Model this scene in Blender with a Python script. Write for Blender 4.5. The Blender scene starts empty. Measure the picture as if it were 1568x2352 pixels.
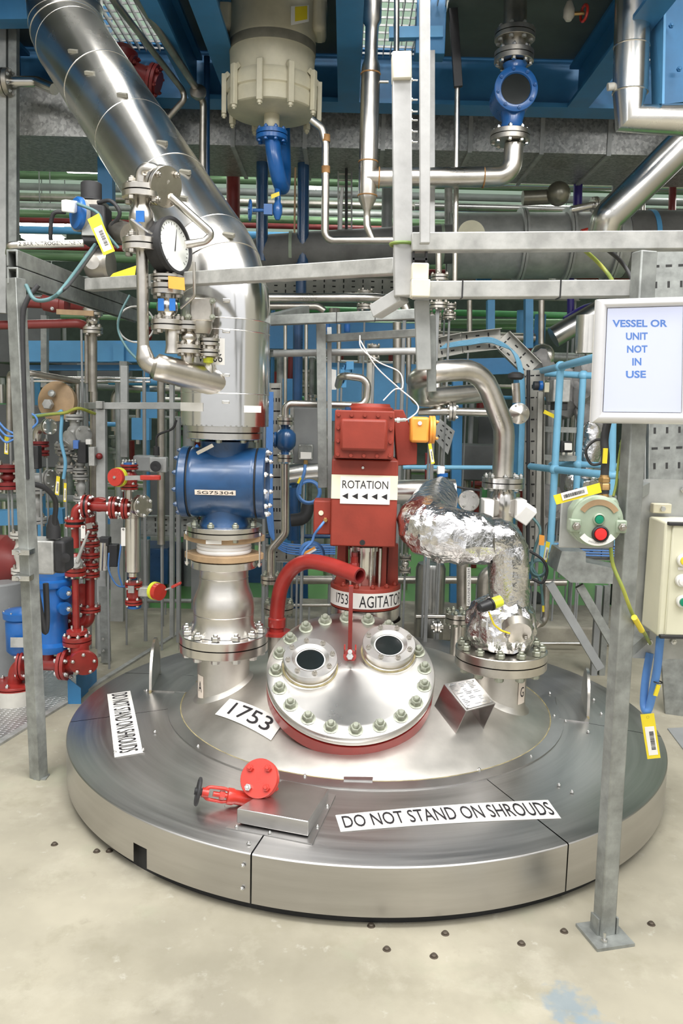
import bpy, bmesh, math, random
from mathutils import Vector, Matrix, Quaternion
S = bpy.context.scene
COL = S.collection
V = Vector
PI = math.pi
# ---------------------------------------------------------------- camera
CAM = V((-.1265, -3.625, 1.575)); PITCH = math.radians(7.216); ROLL = math.radians(1.386); FPX = 1882.0
_fw = V((0, math.cos(PITCH), -math.sin(PITCH))); _up = V((0, math.sin(PITCH), math.cos(PITCH))); _rt = V((1, 0, 0))
_r = _rt*math.cos(ROLL)+_up*math.sin(ROLL); _u = _up*math.cos(ROLL)-_rt*math.sin(ROLL)
cd = bpy.data.cameras.new('camera'); cam = bpy.data.objects.new('camera', cd); COL.objects.link(cam)
cam.matrix_world = Matrix(((_r.x, _u.x, -_fw.x, CAM.x), (_r.y, _u.y, -_fw.y, CAM.y), (_r.z, _u.z, -_fw.z, CAM.z), (0, 0, 0, 1)))
cd.sensor_fit = 'VERTICAL'; cd.sensor_height = 36.0; cd.lens = FPX/2352*36; cd.clip_start = .05; cd.clip_end = 200
S.camera = cam
# ---------------------------------------------------------------- world, lamps, exposure
S.view_settings.view_transform = 'Standard'; S.view_settings.look = 'None'; S.view_settings.gamma = 1.0
S.view_settings.exposure = 0.27
S.view_settings.use_curve_mapping = False
w = bpy.data.worlds.new('hall_light'); S.world = w; w.use_nodes = True
nt = w.node_tree; bgn = nt.nodes['Background']
tc = nt.nodes.new('ShaderNodeTexCoord'); sx = nt.nodes.new('ShaderNodeSeparateXYZ'); rmp = nt.nodes.new('ShaderNodeValToRGB')
nt.links.new(tc.outputs['Generated'], sx.inputs[0]); mr = nt.nodes.new('ShaderNodeMapRange'); mr.inputs[1].default_value = -1
nt.links.new(sx.outputs[2], mr.inputs[0]); nt.links.new(mr.outputs[0], rmp.inputs[0]); nt.links.new(rmp.outputs[0], bgn.inputs[0])
for p, c in ((0.0, (.34, .33, .30)), (.46, (.50, .50, .48)), (.56, (.90, .90, .90)), (.72, (1.0, 1.0, 1.0)), (1.0, (.85, .85, .86))):
    e = rmp.color_ramp.elements.new(p); e.color = (*c, 1)
bgn.inputs[1].default_value = .86
def area(name, loc, size, power, color=(1, .97, .92), tgt=None, sy=None):
    l = bpy.data.lights.new(name, 'AREA'); l.energy = power; l.color = color; l.shape = 'RECTANGLE'; l.size = size; l.size_y = sy or size
    o = bpy.data.objects.new(name, l); COL.objects.link(o); o.location = loc
    d = (V(tgt) - V(loc)) if tgt else V((0, 0, -1))
    o.rotation_euler = d.to_track_quat('-Z', 'Y').to_euler()
    return o
for i, (x, y) in enumerate(((-2.3, -2.1), (0.2, -2.1), (2.7, -2.1), (-2.3, -5.4), (0.2, -5.4), (2.7, -5.4))):
    area('hall_lamp', (x, y, 6.2), .9, 100, (1, .985, .96), tgt=(x*.7, y*.8, 0), sy=2.2)
for x, y, z in ((-2.6, 3.2, 3.4), (0.0, 5.6, 4.9), (2.9, 4.2, 3.4), (-5.5, 7.0, 5.2), (4.6, 8.0, 5.2), (-1, 9.5, 5.6)):
    area('bay_lamp', (x, y, z), .35, 26 if y > 5 else 14, (.97, 1, .95), sy=1.5)
for x in (-2.0, -.4, 1.2, 2.4):
    area('under_deck_fill', (x, -1.7, 3.9), 1.2, 20, (1, .985, .96), tgt=(x*.8, 1.3, 3.1), sy=.25)  # fill lights added out of view to brighten the overhead steel and vessel
for x, y in ((-1.25, -.15), (-.55, .35)):
    area('under_deck_fill', (x, y, 3.95), .45, 9, (1, .985, .96), tgt=(x, y-.3, 0), sy=1.7)  # added above the view for a white highlight on the clad duct
# ---------------------------------------------------------------- placing helpers
def ray(px, py): return _r*((px-784)/FPX) - _u*((py-1176)/FPX) + _fw
def at(px, py, Y): d = ray(px, py); return CAM + d*((Y-CAM.y)/d.y)
def onz(px, py, z): d = ray(px, py); return CAM + d*((z-CAM.z)/d.z)
def sz(n, Y): return n*(Y-CAM.y)*1.004/FPX
def frame(ax, up=None):
    z = V(ax).normalized(); u = V(up) if up else (V((0, 0, 1)) if abs(z.z) < .9 else V((0, 1, 0)))
    x = u.cross(z)
    if x.length < 1e-5: x = V((1, 0, 0)).cross(z)
    x.normalize(); y = z.cross(x); return x, y, z
def axmat(p, ax, up=None):
    x, y, z = frame(ax, up); return Matrix(((x.x, y.x, z.x, p[0]), (x.y, y.y, z.y, p[1]), (x.z, y.z, z.z, p[2]), (0, 0, 0, 1)))
# ---------------------------------------------------------------- materials
MT = {}
def N(nt, t, **k):
    n = nt.nodes.new('ShaderNode'+t)
    for a, v in k.items(): setattr(n, a, v)
    return n
def mat(name, col, rough=.5, metal=0.0, var=.12, scale=6.0, bump=0.0, bscale=40.0, col2=None, rvar=.1, stretch=(1, 1, 1), coat=0.0, emit=0.0, spec=None, lo=.35, hi=.65):
    m = bpy.data.materials.new(name); m.use_nodes = True; nt = m.node_tree; L = nt.links.new
    b = nt.nodes['Principled BSDF']; b.inputs['Roughness'].default_value = rough; b.inputs['Metallic'].default_value = metal
    if coat: b.inputs['Coat Weight'].default_value = coat; b.inputs['Coat Roughness'].default_value = .15
    if spec is not None: b.inputs['Specular IOR Level'].default_value = spec
    g = N(nt, 'TexCoord'); mp = N(nt, 'Mapping'); mp.inputs['Scale'].default_value = stretch; L(g.outputs['Object'], mp.inputs[0])
    n = N(nt, 'TexNoise'); n.inputs['Scale'].default_value = scale; n.inputs['Detail'].default_value = 5; n.inputs['Roughness'].default_value = .6; L(mp.outputs[0], n.inputs['Vector'])
    r = N(nt, 'ValToRGB'); e = r.color_ramp.elements; c2 = col2 or tuple(c*(1-var) for c in col); c1 = col if col2 else tuple(min(1, c*(1+var*.4)) for c in col)
    e[0].position = lo; e[1].position = hi; e[0].color = (*c2, 1); e[1].color = (*c1, 1); L(n.outputs['Fac'], r.inputs[0]); L(r.outputs[0], b.inputs['Base Color'])
    if rvar:
        q = N(nt, 'MapRange'); q.inputs[3].default_value = max(.03, rough-rvar); q.inputs[4].default_value = min(1, rough+rvar); L(n.outputs['Fac'], q.inputs[0]); L(q.outputs[0], b.inputs['Roughness'])
    if bump:
        n2 = N(nt, 'TexNoise'); n2.inputs['Scale'].default_value = bscale; n2.inputs['Detail'].default_value = 4; L(mp.outputs[0], n2.inputs['Vector'])
        bp = N(nt, 'Bump'); bp.inputs['Strength'].default_value = bump; bp.inputs['Distance'].default_value = .01; L(n2.outputs['Fac'], bp.inputs['Height']); L(bp.outputs[0], b.inputs['Normal'])
    if emit: b.inputs['Emission Color'].default_value = (*col, 1); b.inputs['Emission Strength'].default_value = emit
    MT[name] = m; return m
mat('steel', (.68, .645, .59), .30, 1, .22, 5, .02, 60)                       # pickled stainless pipe
mat('steel_bright', (.74, .72, .69), .22, 1, .10, 8, .0)                      # machined flange faces
mat('steel_light', (.74, .71, .66), .34, 1, .14, 5, .02, 40)
mat('steel_ring', (.72, .705, .68), .34, 1, .08, 8)
mat('steel_dull', (.50, .47, .42), .42, 1, .3, 7, .05, 50)
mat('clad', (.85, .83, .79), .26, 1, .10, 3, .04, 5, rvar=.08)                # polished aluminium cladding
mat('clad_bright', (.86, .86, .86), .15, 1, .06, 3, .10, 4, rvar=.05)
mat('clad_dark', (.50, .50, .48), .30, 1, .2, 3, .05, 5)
mat('brushed', (.58, .57, .56), .34, 1, .16, 3.0, .02, 30, stretch=(1, 1, 6))
mat('dome_steel', (.66, .635, .59), .46, 1, .14, 5, .04, 14)
mat('bolt_green', (.42, .44, .36), .45, .75, .3, 30, .1, 120)                 # plated nuts
mat('bolt_zinc', (.72, .72, .70), .3, 1, .15, 30)
mat('galv', (.32, .335, .32), .46, .5, .30, 16, .04, 60)
mat('galv_light', (.46, .46, .44), .5, .35, .28, 14, .04, 60)
mat('galv_pale', (.50, .50, .495), .55, .2, .15, 12, .04, 60)
mat('galv_grey', (.45, .46, .45), .5, .35, .2, 10, .03, 60)
mat('foil', (.74, .73, .73), .20, 1, .06, 9, .9, 26, rvar=.08)
mat('red', (.33, .028, .022), .32, 0, .22, 9, .03, 60, coat=.2)
mat('red_motor', (.28, .036, .020), .52, 0, .18, 7, .05, 80)
mat('red_bright', (.62, .045, .030), .28, 0, .12, 9, coat=.3)
mat('dark_red', (.20, .018, .018), .4, 0, .25, 6)
mat('blue', (.014, .068, .18), .30, .0, .25, 7, .06, 40, coat=.35)
mat('blue_bright', (.012, .125, .42), .35, 0, .15, 7, coat=.2)
mat('blue_valve', (.022, .13, .40), .3, 0, .1, 7, coat=.3)
mat('blue_beam', (.040, .20, .42), .45, 0, .18, 3)
mat('blue_light', (.10, .34, .62), .45, 0, .12, 3)
mat('blue_rail', (.22, .52, .74), .4, 0, .08, 6)
mat('purple', (.035, .020, .22), .35, 0, .15, 6)
mat('green_pipe', (.10, .34, .13), .4, 0, .2, 6)
mat('green_glow', (.22, .36, .20), .3, .3, .35, 3, stretch=(.3, 1, 4))
mat('cream', (.60, .56, .42), .45, 0, .14, 6, .03, 40)
mat('beige', (.70, .68, .52), .42, 0, .06, 6)
mat('white', (.82, .81, .78), .45, 0, .06, 8)
mat('offwhite', (.76, .72, .60), .55, 0, .15, 5)
mat('label', (.86, .84, .80), .5, 0, .05, 6)
mat('label_cream', (.84, .80, .60), .5, 0, .12, 5)
mat('label_pink', (.82, .72, .62), .5, 0, .1, 5)
mat('paper', (.60, .64, .82), .5, 0, .03, 2)
mat('ink', (.015, .013, .016), .6, 0, .1)
mat('ink_blue', (.10, .22, .58), .6, 0, .1)
mat('black', (.016, .016, .018), .45, 0, .3, 12)
mat('rubber', (.03, .03, .032), .6, 0, .3, 12)
mat('dark', (.03, .03, .03), .8, 0, .3, 4)
mat('grey_paint', (.30, .31, .31), .45, .1, .15, 5)
mat('grey_lag', (.16, .16, .155), .65, 0, .3, 5, .2, 12)
mat('grey_cloth', (.33, .32, .31), .7, 0, .35, 6, .5, 9)
mat('sage', (.34, .41, .31), .42, .1, .12, 12, .05, 60)
mat('yellow', (.85, .68, .03), .45, 0, .08, 8)
mat('yellow_hi', (.78, .84, .05), .4, 0, .08, 8)
mat('orange', (.85, .36, .06), .45, 0, .08, 8)
mat('brass', (.60, .38, .16), .35, .9, .2, 20)
mat('tan', (.40, .27, .15), .6, 0, .25, 10)
mat('rust', (.42, .22, .08), .7, 0, .4, 12)
mat('dark_rust', (.10, .08, .06), .6, .4, .3, 30)
mat('ptfe', (.88, .88, .88), .3, 0, .04, 4)
mat('cable_blue', (.10, .26, .62), .45, 0, .12, 8)
mat('cable_teal', (.10, .20, .21), .45, 0, .15, 8)
mat('cable_pale', (.15, .38, .56), .45, 0, .12, 8)
mat('tray_grey', (.42, .41, .37), .5, .2, .2, 8)
mat('red_pipe', (.24, .042, .038), .4, 0, .15, 6)
mat('frame_silver', (.74, .74, .76), .34, .3, .06, 5)
mat('cable_yg', (.36, .36, .05), .5, 0, .35, 9, col2=(.16, .25, .06))
mat('green_btn', (.0, .24, .13), .35)
mat('red_btn', (.75, .03, .03), .35)
mat('gauge_face', (.80, .82, .78), .4, 0, .03)
mat('lamp_glow', (1, 1, .97), .4, 0, .0, emit=14.0)
mat('skylight', (.56, .71, .58), .4, 0, .15, 3, emit=.42)
mat('dirty_white', (.60, .58, .52), .6, 0, .25, 4)
mat('tank_dark', (.30, .29, .24), .35, .8, .3, 4)
mat('far_floor', (.14, .14, .13), .7, 0, .3, 2)
mat('dark_wall', (.09, .11, .10), .6, 0, .3, 2)
mat('plinth', (.34, .32, .26), .85, 0, .35, 5, .3, 20)
mat('grime', (.22, .21, .17), .5, 0, .3, 6)
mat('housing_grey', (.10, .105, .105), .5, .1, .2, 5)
mat('bead', (.40, .34, .18), .6, .2, .4, 25)
def special():
    # glass
    m = bpy.data.materials.new('glass'); m.use_nodes = True; b = m.node_tree.nodes['Principled BSDF']
    b.inputs['Base Color'].default_value = (.75, .82, .80, 1); b.inputs['Roughness'].default_value = .04; b.inputs['Transmission Weight'].default_value = .9; b.inputs['IOR'].default_value = 1.45; MT['glass'] = m
    # galvanised spangle
    m = mat('spangle', (.42, .42, .41), .42, .7, .1, 8); nt = m.node_tree; b = nt.nodes['Principled BSDF']
    v = N(nt, 'TexVoronoi'); v.inputs['Scale'].default_value = 60; r = N(nt, 'ValToRGB'); r.color_ramp.elements[0].color = (.30, .30, .29, 1); r.color_ramp.elements[1].color = (.54, .54, .52, 1)
    tcn = [n for n in nt.nodes if n.type == 'TEX_COORD'][0]; s = N(nt, 'SeparateColor'); nt.links.new(tcn.outputs['Object'], v.inputs['Vector']); nt.links.new(v.outputs['Color'], s.inputs[0]); nt.links.new(s.outputs[0], r.inputs[0]); nt.links.new(r.outputs[0], b.inputs['Base Color'])
    # circular brushed shroud: streaks follow the circle
    m = mat('shroud', (.60, .585, .57), .36, 1, .1, 3); nt = m.node_tree; b = nt.nodes['Principled BSDF']; L = nt.links.new
    tcn = [n for n in nt.nodes if n.type == 'TEX_COORD'][0]; s = N(nt, 'SeparateXYZ'); L(tcn.outputs['Object'], s.inputs[0])
    h = N(nt, 'VectorMath', operation='LENGTH'); c = N(nt, 'CombineXYZ'); L(s.outputs[0], c.inputs[0]); L(s.outputs[1], c.inputs[1]); L(c.outputs[0], h.inputs[0])
    an = N(nt, 'Math', operation='ARCTAN2'); L(s.outputs[1], an.inputs[0]); L(s.outputs[0], an.inputs[1])
    am = N(nt, 'Math', operation='MULTIPLY'); am.inputs[1].default_value = .5; L(an.outputs[0], am.inputs[0])
    rm = N(nt, 'Math', operation='MULTIPLY'); rm.inputs[1].default_value = 15; L(h.outputs['Value'], rm.inputs[0])
    zm = N(nt, 'Math', operation='MULTIPLY'); zm.inputs[1].default_value = 5; L(s.outputs[2], zm.inputs[0])
    cc = N(nt, 'CombineXYZ'); L(am.outputs[0], cc.inputs[0]); L(rm.outputs[0], cc.inputs[1]); L(zm.outputs[0], cc.inputs[2])
    n1 = N(nt, 'TexNoise'); n1.inputs['Scale'].default_value = 3.0; n1.inputs['Detail'].default_value = 6; n1.inputs['Roughness'].default_value = .65; L(cc.outputs[0], n1.inputs['Vector'])
    r = N(nt, 'ValToRGB'); r.color_ramp.elements[0].position = .3; r.color_ramp.elements[1].position = .7; r.color_ramp.elements[0].color = (.47, .458, .447, 1); r.color_ramp.elements[1].color = (.58, .567, .553, 1); L(n1.outputs['Fac'], r.inputs[0]); L(r.outputs[0], b.inputs['Base Color'])
    q = N(nt, 'MapRange'); q.inputs[3].default_value = .24; q.inputs[4].default_value = .46; L(n1.outputs['Fac'], q.inputs[0]); L(q.outputs[0], b.inputs['Roughness'])
    bp = N(nt, 'Bump'); bp.inputs['Strength'].default_value = .04; bp.inputs['Distance'].default_value = .004; L(n1.outputs['Fac'], bp.inputs['Height']); L(bp.outputs[0], b.inputs['Normal'])
    # manway lid: radial sheen from turning marks (anisotropic)
    m = mat('lid', (.74, .72, .69), .30, 1, .06, 5); b = m.node_tree.nodes['Principled BSDF']; nt = m.node_tree
    b.inputs['Anisotropic'].default_value = .75
    tg = N(nt, 'Tangent', direction_type='RADIAL', axis='Z'); nt.links.new(tg.outputs[0], b.inputs['Tangent'])
    # concrete floor
    m = mat('concrete', (.385, .355, .275), .62, 0, .24, 1.3, .06, 30, rvar=.12); nt = m.node_tree; b = nt.nodes['Principled BSDF']; L = nt.links.new
    tcn = [n for n in nt.nodes if n.type == 'TEX_COORD'][0]; base = b.inputs['Base Color'].links[0].from_socket
    def layer(base, scale, lo, hi, col, amt, seed):
        n = N(nt, 'TexNoise', noise_dimensions='4D'); n.inputs['W'].default_value = seed; n.inputs['Scale'].default_value = scale; n.inputs['Detail'].default_value = 8; n.inputs['Roughness'].default_value = .65; L(tcn.outputs['Object'], n.inputs['Vector'])
        mrn = N(nt, 'MapRange'); mrn.inputs[1].default_value = lo; mrn.inputs[2].default_value = hi; mrn.inputs[4].default_value = amt; L(n.outputs['Fac'], mrn.inputs[0])
        mx = N(nt, 'Mix', data_type='RGBA'); L(mrn.outputs[0], mx.inputs[0]); L(base, mx.inputs[6]); mx.inputs[7].default_value = (*col, 1); return mx.outputs[2]
    base = layer(base, 1.7, .48, .72, (.25, .23, .17), .8, 1.0)
    base = layer(base, 3.5, .54, .75, (.52, .49, .40), .6, 4.0)
    base = layer(base, 6.5, .55, .70, (.25, .23, .16), .5, 21.0)
    base = layer(base, 11, .62, .74, (.20, .18, .13), .5, 7.0)
    base = layer(base, 34, .70, .76, (.12, .11, .09), .6, 9.0)
    base = layer(base, 2.2, .58, .74, (.28, .33, .22), .4, 13.0)
    base = layer(base, 16, .60, .68, (.50, .48, .42), .5, 31.0)
    for (cx, cy, rad, col) in ((.51, -1.60, .06, (.17, .25, .32)), (.56, -1.68, .035, (.22, .29, .34)), (.44, -1.72, .03, (.22, .29, .34))):
        vs = N(nt, 'VectorMath', operation='DISTANCE'); vs.inputs[1].default_value = (cx, cy, 0); nz = N(nt, 'TexNoise'); nz.inputs['Scale'].default_value = 28; nz.inputs['Detail'].default_value = 6
        L(tcn.outputs['Object'], nz.inputs['Vector']); L(tcn.outputs['Object'], vs.inputs[0])
        ad = N(nt, 'Math', operation='MULTIPLY_ADD'); ad.inputs[1].default_value = .16; L(nz.outputs['Fac'], ad.inputs[0]); L(vs.outputs['Value'], ad.inputs[2])
        mrn = N(nt, 'MapRange'); mrn.inputs[1].default_value = rad+.06; mrn.inputs[2].default_value = rad+.10; mrn.inputs[3].default_value = .6; mrn.inputs[4].default_value = 0; L(ad.outputs[0], mrn.inputs[0])
        mx = N(nt, 'Mix', data_type='RGBA'); L(mrn.outputs[0], mx.inputs[0]); L(base, mx.inputs[6]); mx.inputs[7].default_value = (*col, 1); base = mx.outputs[2]
    L(base, b.inputs['Base Color'])
    mat('floor_green', (.17, .42, .13), .35, 0, .12, 2, coat=.2)
    # chequer plate
    m = mat('chequer', (.60, .60, .60), .38, .9, .2, 5); nt = m.node_tree; b = nt.nodes['Principled BSDF']; L = nt.links.new
    tcn = [n for n in nt.nodes if n.type == 'TEX_COORD'][0]; mp = N(nt, 'Mapping'); mp.inputs['Rotation'].default_value = (0, 0, .78); mp.inputs['Scale'].default_value = (26, 60, 1); L(tcn.outputs['Object'], mp.inputs[0])
    v = N(nt, 'TexVoronoi'); v.inputs['Scale'].default_value = 1.0; v.inputs['Randomness'].default_value = .0; L(mp.outputs[0], v.inputs['Vector'])
    q = N(nt, 'MapRange'); q.inputs[1].default_value = .22; q.inputs[2].default_value = .34; q.inputs[3].default_value = 1; q.inputs[4].default_value = 0; L(v.outputs['Distance'], q.inputs[0])
    bp = N(nt, 'Bump'); bp.inputs['Strength'].default_value = .8; bp.inputs['Distance'].default_value = .004; L(q.outputs[0], bp.inputs['Height']); L(bp.outputs[0], b.inputs['Normal'])
special()
# ---------------------------------------------------------------- geometry collector
class G:
    def __init__(s): s.b = bmesh.new()
    def quadgrid(s, rows, closed=True, cap0=False, cap1=False):
        vs = [[s.b.verts.new(p) for p in r] for r in rows]; n = len(rows[0])
        for a, c in zip(vs, vs[1:]):
            for i in range(n if closed else n-1):
                j = (i+1) % n
                try: s.b.faces.new((a[i], a[j], c[j], c[i]))
                except ValueError: pass
        if cap0: s.b.faces.new(vs[0][::-1])
        if cap1: s.b.faces.new(vs[-1])
        return s
    def lathe(s, p, ax, prof, seg=32, up=None, cap=True):
        x, y, z = frame(ax, up); p = V(p); rows = []
        for r, h in prof:
            r = max(r, 1e-4); rows.append([p+z*h+(x*math.cos(2*PI*i/seg)+y*math.sin(2*PI*i/seg))*r for i in range(seg)])
        return s.quadgrid(rows, True, cap, cap)
    def cyl(s, a, c, r, r2=None, seg=20, cap=True):
        a = V(a); c = V(c); d = c-a; return s.lathe(a, d, ((r, 0), (r if r2 is None else r2, d.length)), seg, cap=cap)
    def tube(s, pts, r, fil=.06, seg=14, rs=None, cap=True):
        pts = [V(p) for p in pts]; path = [pts[0]]; rad = [rs[0] if rs else r]
        for i in range(1, len(pts)-1):
            a, b, c = pts[i-1], pts[i], pts[i+1]; u = (a-b); v = (c-b); lu, lv = u.length, v.length; u.normalize(); v.normalize()
            ang = u.angle(v, PI)
            if ang > PI-.03 or fil <= 0: path.append(b); rad.append(rs[i] if rs else r); continue
            t = min(fil/math.tan(ang/2), lu*.48, lv*.48); R = t*math.tan(ang/2)
            bis = (u+v).normalized(); ctr = b+bis*(R/math.sin(ang/2)); p0 = b+u*t-ctr; p1 = b+v*t-ctr; tot = PI-ang; k = max(2, int(tot/.2)); ax = p0.cross(p1).normalized()
            for q in range(k+1): path.append(ctr+Quaternion(ax, tot*q/k)@p0); rad.append(rs[i] if rs else r)
        path.append(pts[-1]); rad.append(rs[-1] if rs else r)
        t0 = (path[1]-path[0]).normalized(); x, y, _ = frame(t0); rows = []
        for i, p in enumerate(path):
            t = ((path[i]-path[i-1]).normalized() if i else V()) + ((path[i+1]-path[i]).normalized() if i < len(path)-1 else V()); t.normalize()
            q = t0.rotation_difference(t); x = q@x; y = q@y; t0 = t
            k = 1.0
            rows.append([p+(x*math.cos(2*PI*j/seg)+y*math.sin(2*PI*j/seg))*rad[i]*k for j in range(seg)])
        return s.quadgrid(rows, True, cap, cap)
    def pipe_end(s, a, c, r, wall, seg=24):       # open tube with wall
        a = V(a); c = V(c); L = (c-a).length; return s.lathe(a, c-a, ((r-wall, 0), (r, 0), (r, L), (r-wall, L), (r-wall, 0)), seg, cap=False)
    def torus(s, p, ax, R, r, seg=32, n=8, up=None):
        x, y, z = frame(ax, up); p = V(p); rows = []
        for i in range(seg+1):
            a = 2*PI*i/seg; d = x*math.cos(a)+y*math.sin(a); rows.append([p+d*(R+r*math.cos(2*PI*j/n))+z*r*math.sin(2*PI*j/n) for j in range(n)])
        return s.quadgrid(rows)
    def poly(s, pts, vec):                          # polygon extruded along vec
        n = len(pts); a = [s.b.verts.new(V(p)) for p in pts]; c = [s.b.verts.new(V(p)+V(vec)) for p in pts]
        s.b.faces.new(a[::-1]); s.b.faces.new(c)
        for i in range(n): j = (i+1) % n; s.b.faces.new((a[i], a[j], c[j], c[i]))
        return s
    def box(s, c, size, ax=None, up=None):
        M = axmat(c, ax or (0, 0, 1), up or (0, 1, 0)) if ax else Matrix.Translation(V(c))
        h = [d/2 for d in size]; q = [M@V((sx*h[0], sy*h[1], -h[2])) for sx, sy in ((-1, -1), (1, -1), (1, 1), (-1, 1))]
        return s.poly(q, (M.to_3x3()@V((0, 0, size[2]))))
    def bar(s, a, c, w, h, up=None):                # w across, h along up
        a = V(a); c = V(c); x, y, z = frame(c-a, up); q = [a+x*(sx*w/2)+y*(sy*h/2) for sx, sy in ((-1, -1), (1, -1), (1, 1), (-1, 1))]
        return s.poly(q, c-a)
    def chan(s, a, c, w, h, t, up=None, lips=0.0):  # C channel, open side to -y
        a = V(a); c = V(c); x, y, z = frame(c-a, up)
        o = [(-w/2, -h/2), (-w/2, h/2), (w/2, h/2), (w/2, -h/2), (w/2-t, -h/2), (w/2-t, h/2-t), (-w/2+t, h/2-t), (-w/2+t, -h/2)]
        return s.poly([a+x*i+y*j for i, j in o], c-a)
    def ibeam(s, a, c, w, h, t, up=None):
        a = V(a); c = V(c); x, y, z = frame(c-a, up); f = t*1.4
        o = [(-w/2, -h/2), (w/2, -h/2), (w/2, -h/2+f), (t/2, -h/2+f), (t/2, h/2-f), (w/2, h/2-f), (w/2, h/2), (-w/2, h/2), (-w/2, h/2-f), (-t/2, h/2-f), (-t/2, -h/2+f), (-w/2, -h/2+f)]
        return s.poly([a+x*i+y*j for i, j in o], c-a)
    def hexp(s, p, ax, r, h, rot=0.0):
        x, y, z = frame(ax); p = V(p); q = [p+(x*math.cos(PI*i/3+rot)+y*math.sin(PI*i/3+rot))*r for i in range(6)]
        q2 = [v+z*h*.86 for v in q]; q3 = [p+z*h+(v-p)*.88 for v in q]
        return s.quadgrid([q, q2, q3], True, True, True)
    def sph(s, c, r, seg=20, sc=(1, 1, 1)):
        c = V(c); rows = []
        for i in range(1, seg//2):
            a = PI*i/(seg//2); rows.append([c+V((math.sin(a)*math.cos(2*PI*j/seg)*r*sc[0], math.sin(a)*math.sin(2*PI*j/seg)*r*sc[1], -math.cos(a)*r*sc[2])) for j in range(seg)])
        return s.quadgrid(rows, True, True, True)
    def out(s, name, m, parent=None, bevel=0, ang=38, label=None, cat=None, group=None, kind=None, loc=None, solid=0, fix=True):
        if fix: bmesh.ops.recalc_face_normals(s.b, faces=s.b.faces)
        off = wloc(parent) if parent else None
        if parent is None:
            if loc is None:
                xs = [v.co for v in s.b.verts]; loc = V(((min(v.x for v in xs)+max(v.x for v in xs))/2, (min(v.y for v in xs)+max(v.y for v in xs))/2, min(v.z for v in xs)))
            off = V(loc)
        bmesh.ops.translate(s.b, verts=s.b.verts, vec=-off)
        me = bpy.data.meshes.new(name); s.b.to_mesh(me); s.b.free()
        for p in me.polygons: p.use_smooth = True
        me.set_sharp_from_angle(angle=math.radians(ang)); me.materials.append(MT[m] if isinstance(m, str) else m)
        o = bpy.data.objects.new(name, me); COL.objects.link(o)
        if parent: o.parent = parent
        else: o.location = off
        if solid: md = o.modifiers.new('s', 'SOLIDIFY'); md.thickness = solid; md.offset = 0
        if bevel: md = o.modifiers.new('b', 'BEVEL'); md.width = bevel; md.segments = 2; md.limit_method = 'ANGLE'; md.harden_normals = False
        return tag(o, label, cat, group, kind)
def wloc(o):
    p = V((0, 0, 0))
    while o: p += o.location; o = o.parent
    return p
def tag(o, label=None, cat=None, group=None, kind=None):
    if label: o['label'] = label
    if cat: o['category'] = cat
    if group: o['group'] = group
    if kind: o['kind'] = kind
    return o
def thing(name, label, cat, loc, group=None):
    o = bpy.data.objects.new(name, None); COL.objects.link(o); o.location = V(loc); o.empty_display_size = .1; return tag(o, label, cat, group)
_bm = {}
def boltmesh(r, stud, washer, m):
    k = (round(r, 4), stud, washer, m)
    if k not in _bm:
        g = G()
        if washer: g.lathe((0, 0, 0), (0, 0, 1), ((r*1.28, 0), (r*1.28, r*.16), (r*1.1, r*.2)), 20)
        g.hexp((0, 0, r*.12), (0, 0, 1), r, r*.95)
        if stud: g.lathe((0, 0, r*.9), (0, 0, 1), ((r*.56, 0), (r*.56, r*.55), (r*.42, r*.72)), 14)
        me = bpy.data.meshes.new('bolt'); g.b.to_mesh(me); g.b.free()
        for p in me.polygons: p.use_smooth = True
        me.set_sharp_from_angle(angle=.6); me.materials.append(MT[m]); _bm[k] = me
    return _bm[k]
def bolt(parent, p, ax, r, m='bolt_green', stud=True, washer=False, rot=0.0, name='bolt'):
    o = bpy.data.objects.new(name, boltmesh(r, stud, washer, m)); COL.objects.link(o); o.parent = parent
    M = axmat(V(p)-wloc(parent), ax)@Matrix.Rotation(rot, 4, 'Z'); o.location = M.to_translation(); o.rotation_euler = M.to_euler(); return o
def flange(parent, p, ax, R, t, nb=0, br=.012, m='steel_bright', bm='bolt_green', gap=.005, bore=0, indiv=True, both=True, rot=0.0, name='flange', stud=True, bR=None):
    """two plates with a gasket between, centred at p, normal ax"""
    z = V(ax).normalized(); p = V(p); c = t*.08
    for sgn in (-1, 1):
        g = G(); g.lathe(p+z*sgn*gap/2, z*sgn, ((R*.5, 0), (R, 0), (R, t-c), (R-c, t), (R*.5, t)), 40 if R > .06 else 24, up=None); 
        if not indiv and nb:
            for i in range(nb):
                a = 2*PI*(i+.5)/nb+rot; x, y, _ = frame(z); g.hexp(p+(x*math.cos(a)+y*math.sin(a))*(bR or R*.82)+z*sgn*(gap/2+t), z*sgn, br, br)
        g.out(name, m, parent)
    G().lathe(p-z*gap/2, z, ((R*.86, 0), (R*.86, gap)), 30).out('gasket', 'black', parent)
    if indiv and nb:
        x, y, _ = frame(z)
        for i in range(nb):
            a = 2*PI*(i+.5)/nb+rot; d = (x*math.cos(a)+y*math.sin(a))*(bR or R*.82)
            bolt(parent, p+d+z*(gap/2+t), z, br, bm, stud=stud)
            if both: bolt(parent, p+d-z*(gap/2+t), -z, br, bm, stud=False)
LAST = [None]
def onto(parent): return LAST[0] if LAST[0] is not None and LAST[0].parent is parent else parent
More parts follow.
